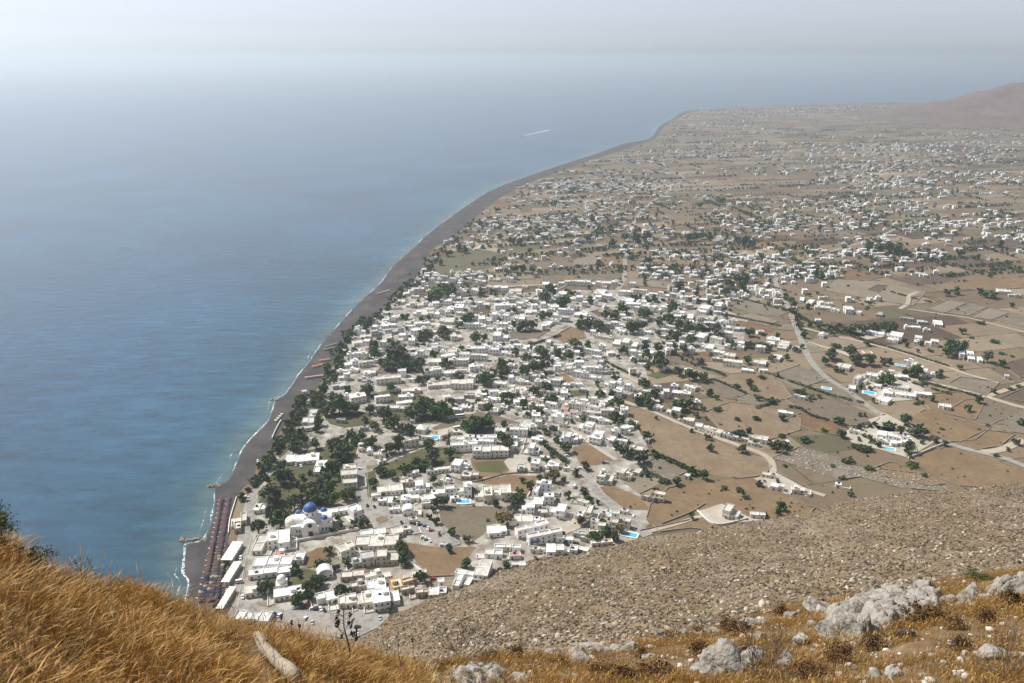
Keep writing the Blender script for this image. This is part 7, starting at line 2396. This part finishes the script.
def bare_shrub(name, px, py, wpx, hpx, n, m, lab, cat, up=.5, leaf=None, thick=1.0):
    x, y, t = ledge_hit(px, py)
    w, h = wpx * t / F, hpx * t / F * 1.15
    g_ = random.Random(int(px * 7 + py))
    root = link(name, None, None, (x, y, ledge_z(x, y) - .03))
    b = MB()
    tips = []

    def grow(p, d, l_, r, depth):
        q = p + d * l_ * .5 + Vector((g_.gauss(0, .05), g_.gauss(0, .05), 0)) * l_
        e = p + d * l_
        b.tube([p, q, e], [r, r * .8, r * .6], 4 if depth < 2 else 3, 0, False)
        if depth >= 3:
            tips.append(e)
            return
        for _ in range(g_.choice((2, 3))):
            nd = (d + Vector((g_.gauss(0, .5), g_.gauss(0, .5), g_.gauss(.1, .35)))).normalized()
            grow(e, nd, l_ * g_.uniform(.55, .85), r * .72, depth + 1)
    for _ in range(n):
        d = Vector((g_.gauss(0, 1) * w, g_.gauss(0, .6) * w, h * (up + g_.random()))).normalized()
        grow(Vector((g_.gauss(0, .06) * w, g_.gauss(0, .06) * w, 0)), d, h * .36, .0085 * thick * (h + .25), 0)
    V = np.array(b.v)
    sx = w / max(1e-6, (V[:, 0].max() - V[:, 0].min()))
    sz = h / max(1e-6, V[:, 2].max())
    b.v = [(p[0] * sx, p[1] * sx, p[2] * sz) for p in b.v]
    b.build('branches', M[m], root)
    if leaf:
        V, Q = [], []
        for tpt in tips:
            for _ in range(leaf[1]):
                c = Vector((tpt.x * sx, tpt.y * sx, tpt.z * sz)) + Vector((g_.gauss(0, 1), g_.gauss(0, 1), g_.gauss(0, 1))) * leaf[2]
                u = Vector((g_.gauss(0, 1), g_.gauss(0, 1), g_.gauss(0, 1))).normalized() * leaf[2] * .7
                v_ = u.cross(Vector((g_.gauss(0, 1), g_.gauss(0, 1), g_.gauss(0, 1)))).normalized() * leaf[2] * .35
                o = len(V)
                V += [tuple(c - u), tuple(c + v_), tuple(c + u), tuple(c - v_)]
                Q.append((o, o + 1, o + 2, o + 3))
        link('leaves', npmesh('leaves', V, Q, [M[leaf[0]]]), root)
    tag(root, lab, cat)
    return root


bare_shrub('bare_shrub', 461, 660, 66, 50, 12, 'twig', 'leafless grey twiggy shrub standing against the brown stony slope', 'shrub', .5)
bare_shrub('bare_shrub', 762, 678, 62, 64, 16, 'twig', 'wide leafless grey shrub in front of the upright pale boulder', 'shrub', .3)
bare_shrub('bare_shrub', 1003, 682, 52, 66, 16, 'twig', 'dark leafless shrub among golden grass in the bottom corner of the ledge', 'shrub', .3)
bare_shrub('bare_shrub', 8, 566, 40, 62, 12, 'dark_twig', 'dark green-brown shrub on the ledge rim against the sea', 'shrub', .7, ('scrub_green', 5, .02), .7)
bare_shrub('bare_shrub', 42, 584, 34, 36, 10, 'dark_twig', 'small olive-brown shrub beside the dark one on the ledge rim', 'shrub', .6, ('scrub_green', 4, .02), .6)
bare_shrub('bare_shrub', 78, 592, 30, 38, 6, 'twig', 'small grey leafless shrub among the grass on the ledge rim', 'shrub', .7)
bare_shrub('bare_shrub', 18, 690, 56, 44, 12, 'dark_twig', 'dark tangle of dead stems in the bottom corner of the golden grass', 'shrub', .5)
bare_shrub('bare_shrub', 160, 600, 24, 20, 5, 'twig', 'tiny grey leafless shrub behind the golden grass tuft', 'shrub', .7)


def stalk(px, py, hpx, lab, head):
    """A dead thistle: thin stem, a few side shoots, ragged seed heads."""
    x, y, t = ledge_hit(px, py)
    h = hpx * t / F * 1.2
    g_ = random.Random(int(px))
    root = link('dead_thistle', None, None, (x, y, ledge_z(x, y) - .02))
    b = MB()
    b.tube([(0, 0, 0), (.02 * h, 0, h * .4), (-.03 * h, 0, h * .75), (-.02 * h, .01, h)], [q_ * (1.7 if head else 1) for q_ in (.007, .006, .005, .003)], 5)
    tips = [(-.02 * h, .01, h)]
    for k in range(20 if head else 2):
        z = h * (.42 + .028 * k)
        d = g_.choice((-1, 1)) * h * g_.uniform(.03, .14)
        e = (d, g_.gauss(0, .03) * h, z + h * g_.uniform(.06, .2))
        b.tube([(-.01 * h, 0, z), (d * .6, 0, z + .03 * h), e], [.004, .0035, .0025], 4)
        tips.append(e)
    b.build('stem', M['dark_twig'], root)
    for e in tips if head else tips[:1]:
        V, Q = leafball(g_, 34, 1.1, .34, 0, 5)
        s_ = .028 * g_.uniform(.6, 1.3)
        o = link('seed_head', npmesh('seed_head', np.array(V) * s_, Q, [M['dark_twig']]), root, e)
    tag(root, lab, 'dead thistle')


stalk(350, 672, 62, 'tall dead thistle with ragged dark seed heads in front of the car park', True)
stalk(295, 652, 30, 'thin dead stem rising from the grass beside the weathered log', False)
stalk(303, 655, 30, 'thin bare stem between the weathered log and the tall dead thistle', False)
stalk(416, 681, 42, 'dry stem at the grass edge below the leafless grey shrub', False)
stalk(401, 678, 34, 'shorter dry stem at the grass edge before the stony slope', False)
stalk(832, 683, 42, 'pale dry stalk standing below the pile of flat rocks', False)

# weathered log
p0, p1 = ledge_hit(257, 643), ledge_hit(285, 683)
a = Vector((p0[0], p0[1], ledge_z(p0[0], p0[1]) + .12))
c = Vector((p1[0], p1[1], ledge_z(p1[0], p1[1]) + .20))
M['log'] = mat('weathered_wood', (0.27, 0.23, 0.175), 0.9, (0.07, 0.048, 0.03), 11, (0.36, 0.31, 0.25), 34, bump=.02, bscale=25, fac=(.52, .62))
b = MB()
pts, rad = [], []
r0 = 5.6 * (p0[2] + p1[2]) / 2 / F
for i in range(15):
    t = i / 14 * 1.25
    p = a.lerp(c, t)
    w_ = Vector((noise.noise(Vector((t * 3, 0, 0))), 0, noise.noise(Vector((t * 3, 5, 0))))) * r0 * .5
    pts.append(p + w_ - Vector((.35 * r0 * math.sin(t * 3), 0, 0)))
    rad.append(r0 * (1.0 + .16 * noise.noise(Vector((t * 5, 9, 0)))) * (.62 if i == 0 else .9 if i == 1 else 1))
b.tube(pts, rad, 14)
V = [Vector(v) for v in b.v]
lg = link('weathered_log', None)
b.v = [tuple(v + (v - a.lerp(c, .5)).normalized() * 0.006 * noise.noise(v * 25)) for v in V]
b.build('trunk', M['log'], lg, smooth=True)
b = MB()
q = pts[5]
b.tube([q + Vector((0, 0, r0 * .6)), q + Vector((r0 * .8, -.02, r0 * 1.5)), q + Vector((r0 * 1.0, -.02, r0 * 2.0))], [.022, .018, .010], 7)
b.build('branch_stub', M['log'], lg)
tag(lg, 'pale weathered log lying in the golden grass', 'log')

# cushions of spiny scrub
scrubT = []
CUSH = [(1010, 592, 22, 18, 'b'), (1011, 607, 26, 24, 'b'), (925, 625, 56, 24, 'b'), (955, 630, 30, 16, 'b'), (978, 582, 36, 12, 'g'), (491, 647, 22, 15, 'b'), (515, 657, 24, 16, 'b'), (538, 651, 14, 10, 'b'), (447, 650, 22, 14, 'b'), (437, 655, 18, 12, 'b'),
        (738, 632, 30, 20, 'b'), (727, 628, 20, 14, 'b'), (700, 620, 18, 12, 'b'), (654, 682, 60, 24, 'b'), (620, 683, 40, 22, 'b'), (700, 655, 26, 20, 'b'), (640, 656, 16, 12, 'b'), (780, 615, 26, 14, 'b'), (820, 608, 22, 12, 'b'), (875, 650, 30, 22, 'b'), (840, 660, 34, 20, 'b'), (905, 640, 26, 16, 'b'),
        (560, 668, 26, 16, 'b'), (600, 676, 36, 18, 'b'), (480, 676, 22, 12, 'b'), (960, 650, 30, 18, 'b'), (985, 622, 26, 18, 'b'), (850, 626, 24, 14, 'b'), (670, 640, 26, 12, 'b'), (745, 660, 26, 22, 'b'), (930, 592, 22, 10, 'b'), (810, 676, 34, 20, 'b')]
for px, py, w_, h_, k in CUSH:
    x, y, t = ledge_hit(px, py)
    g_ = random.Random(px)
    V, Q = leafball(g_, 1300, .9, .042, 0, 26)
    V = np.array(V)
    s = w_ * t / F / 2
    o = link('spiny_shrub', npmesh('spiny_shrub', V * np.array((s, s * .8, h_ * t / F * .75)), Q, [M['scrub_green' if k == 'g' else 'scrub_brown']]), None, (x, y, ledge_z(x, y) + h_ * t / F * .3))
    scrubT.append((o, px, py, f"{'small' if w_ < 22 else 'medium-sized' if w_ < 34 else 'wide'} {'green' if k == 'g' else 'dark brown'} spiny scrub cushion"))

# ------------------------------------------------------------------ labels
LM = {}
for nm, px, py in (('the blue-domed church', 310, 520), ('the small domed chapel', 281, 588), ('the traffic island', 382, 520), ('the beach car park', 335, 618), ('the brown vacant lot', 440, 560), ('the dusty bare field', 475, 520), ('the green vegetable patch', 490, 467), ('the tiered blue-and-white hotel', 540, 500),
                   ('the pool below the slope', 626, 535), ('the square brown plot', 593, 455), ('the coach park', 452, 433), ('the long scrub garden', 410, 465), ('the palm-ringed villa', 892, 442), ('the stony field', 845, 466), ('the orange field', 815, 425), ('the lone hill house', 735, 515), ('the walled house', 778, 485),
                   ('the big tan field', 700, 452), ('the green field strip', 660, 374), ('the cypress grove', 757, 344), ('the broad cream hotel', 627, 342), ('the purple-flowering plot', 607, 314), ('the tan town field', 570, 336), ('the small brown town field', 530, 336), ('the far road junction', 778, 280), ('the pale striped fields', 960, 308),
                   ('the deep blue roadside pool', 869, 393), ('the lone round-cornered pool', 826, 388), ('the tall cypress hedge', 400, 364), ('the grassy town clearing', 347, 418), ('the white jetty wall', 277, 430), ('the red soil patch', 482, 312), ('the olive-coloured field', 470, 262), ('the flat pale yard', 870, 334),
                   ('the two white hotels', 502, 497), ('the long straight lane', 566, 460), ('the last road bend', 1003, 457), ('the grey gabled shed', 795, 443), ('the pink far roof', 480, 342), ('the inner dusty car park', 470, 407), ('the garden plot below the church', 316, 558), ('the tall row of roadside trees', 800, 328), ('the grove villa', 970, 355), ('the far striped field', 585, 276), ('the row of far white houses', 590, 290), ('the sandy spit', 329, 336), ('the wide dirt road', 960, 392)):
    LM[nm] = G(px, py)


def assign(items, cat, noun, group, lm):
    """Give each thing a label of its own: how it looks and its rank beside a landmark."""
    slots = {}
    for it in items:
        o, x, y, look = it[:4]
        nm, d = min(((n_, math.hypot(x - p[0], (y - p[1]) * .75)) for n_, p in lm.items()), key=lambda q: q[1])
        dx, dy = x - lm[nm][0], (y - lm[nm][1]) * .75
        side = ('seaward of' if dx < 0 else 'inland of') if abs(dx) > abs(dy) else ('beyond' if dy > 0 else 'in front of')
        slots.setdefault((nm, side), []).append((d, o, look, it[4] if len(it) > 4 else cat))
    for (nm, side), L in slots.items():
        L.sort(key=lambda q: q[0])
        for i, (d, o, look, c) in enumerate(L):
            od = ORD[i] if i < len(ORD) else f"{i + 1}th "
            tag(o, f"{look}, {od}nearest {side} {nm}", c, group)


assign(houses, 'house', 'house', 'houses of the beach town', LM)
assign(plotT, 'wall', 'wall', 'rubble walls round the field plots', LM)
assign(yardT, 'wall', 'wall', 'yard walls of the houses', LM)
assign(treeT, 'tree', 'tree', 'trees among the houses and fields', LM)
assign(bushT, 'bush', 'bush', 'bushes dotted over the fields', LM)
assign(carT, 'car', 'vehicle', 'vehicles parked in the town', LM)
LN = {'the upright pale boulder': (722, 650), 'the pile of flat rocks': (880, 600), 'the wide leafless shrub': (762, 650), 'the flat rock row': (590, 642), 'the round brown cushions': (1010, 598), 'the golden grass patch': (930, 660), 'the leafless slope shrub': (460, 640), 'the ledge rim': (800, 605), 'the grass edge': (440, 670), 'the dark corner shrub': (1003, 660)}


def assign_near(items, cat, noun, group):
    slots = {}
    for o, px, py, look in items:
        nm, d = min(((n_, math.hypot(px - p[0], py - p[1])) for n_, p in LN.items()), key=lambda q: q[1])
        dx, dy = px - LN[nm][0], py - LN[nm][1]
        side = ('left of' if dx < 0 else 'right of') if abs(dx) > abs(dy) else ('below' if dy > 0 else 'above')
        slots.setdefault((nm, side), []).append((d, o, look))
    for (nm, side), L in slots.items():
        L.sort(key=lambda q: q[0])
        for i, (d, o, look) in enumerate(L):
            tag(o, f"{look}, {ORD[i]}nearest {noun} {side} {nm}", cat, group)


assign_near(rockT, 'rock', 'rock', 'pale rocks on the near ledge')
assign_near(scrubT, 'scrub', 'cushion', 'scrub cushions on the near ledge')

# ------------------------------------------------------------------ the hazy air over sea and land
b = MB()
b.box(-32000, -11500, -4.0, 32000, 52000, H + 65.0)
hz = b.build('haze', bpy.data.materials.new('hazy_air'))
hm = hz.data.materials[0]
hm.use_nodes = True
nt = hm.node_tree
for n_ in list(nt.nodes):
    nt.nodes.remove(n_)
out = nt.nodes.new('ShaderNodeOutputMaterial')
pv_ = nt.nodes.new('ShaderNodeVolumePrincipled')
pv_.inputs['Color'].default_value = HAZE_COLOR
pv_.inputs['Density'].default_value = HAZE_DENSITY
pv_.inputs['Anisotropy'].default_value = 0.4
nt.links.new(pv_.outputs[0], out.inputs['Volume'])
hz['kind'] = 'stuff'
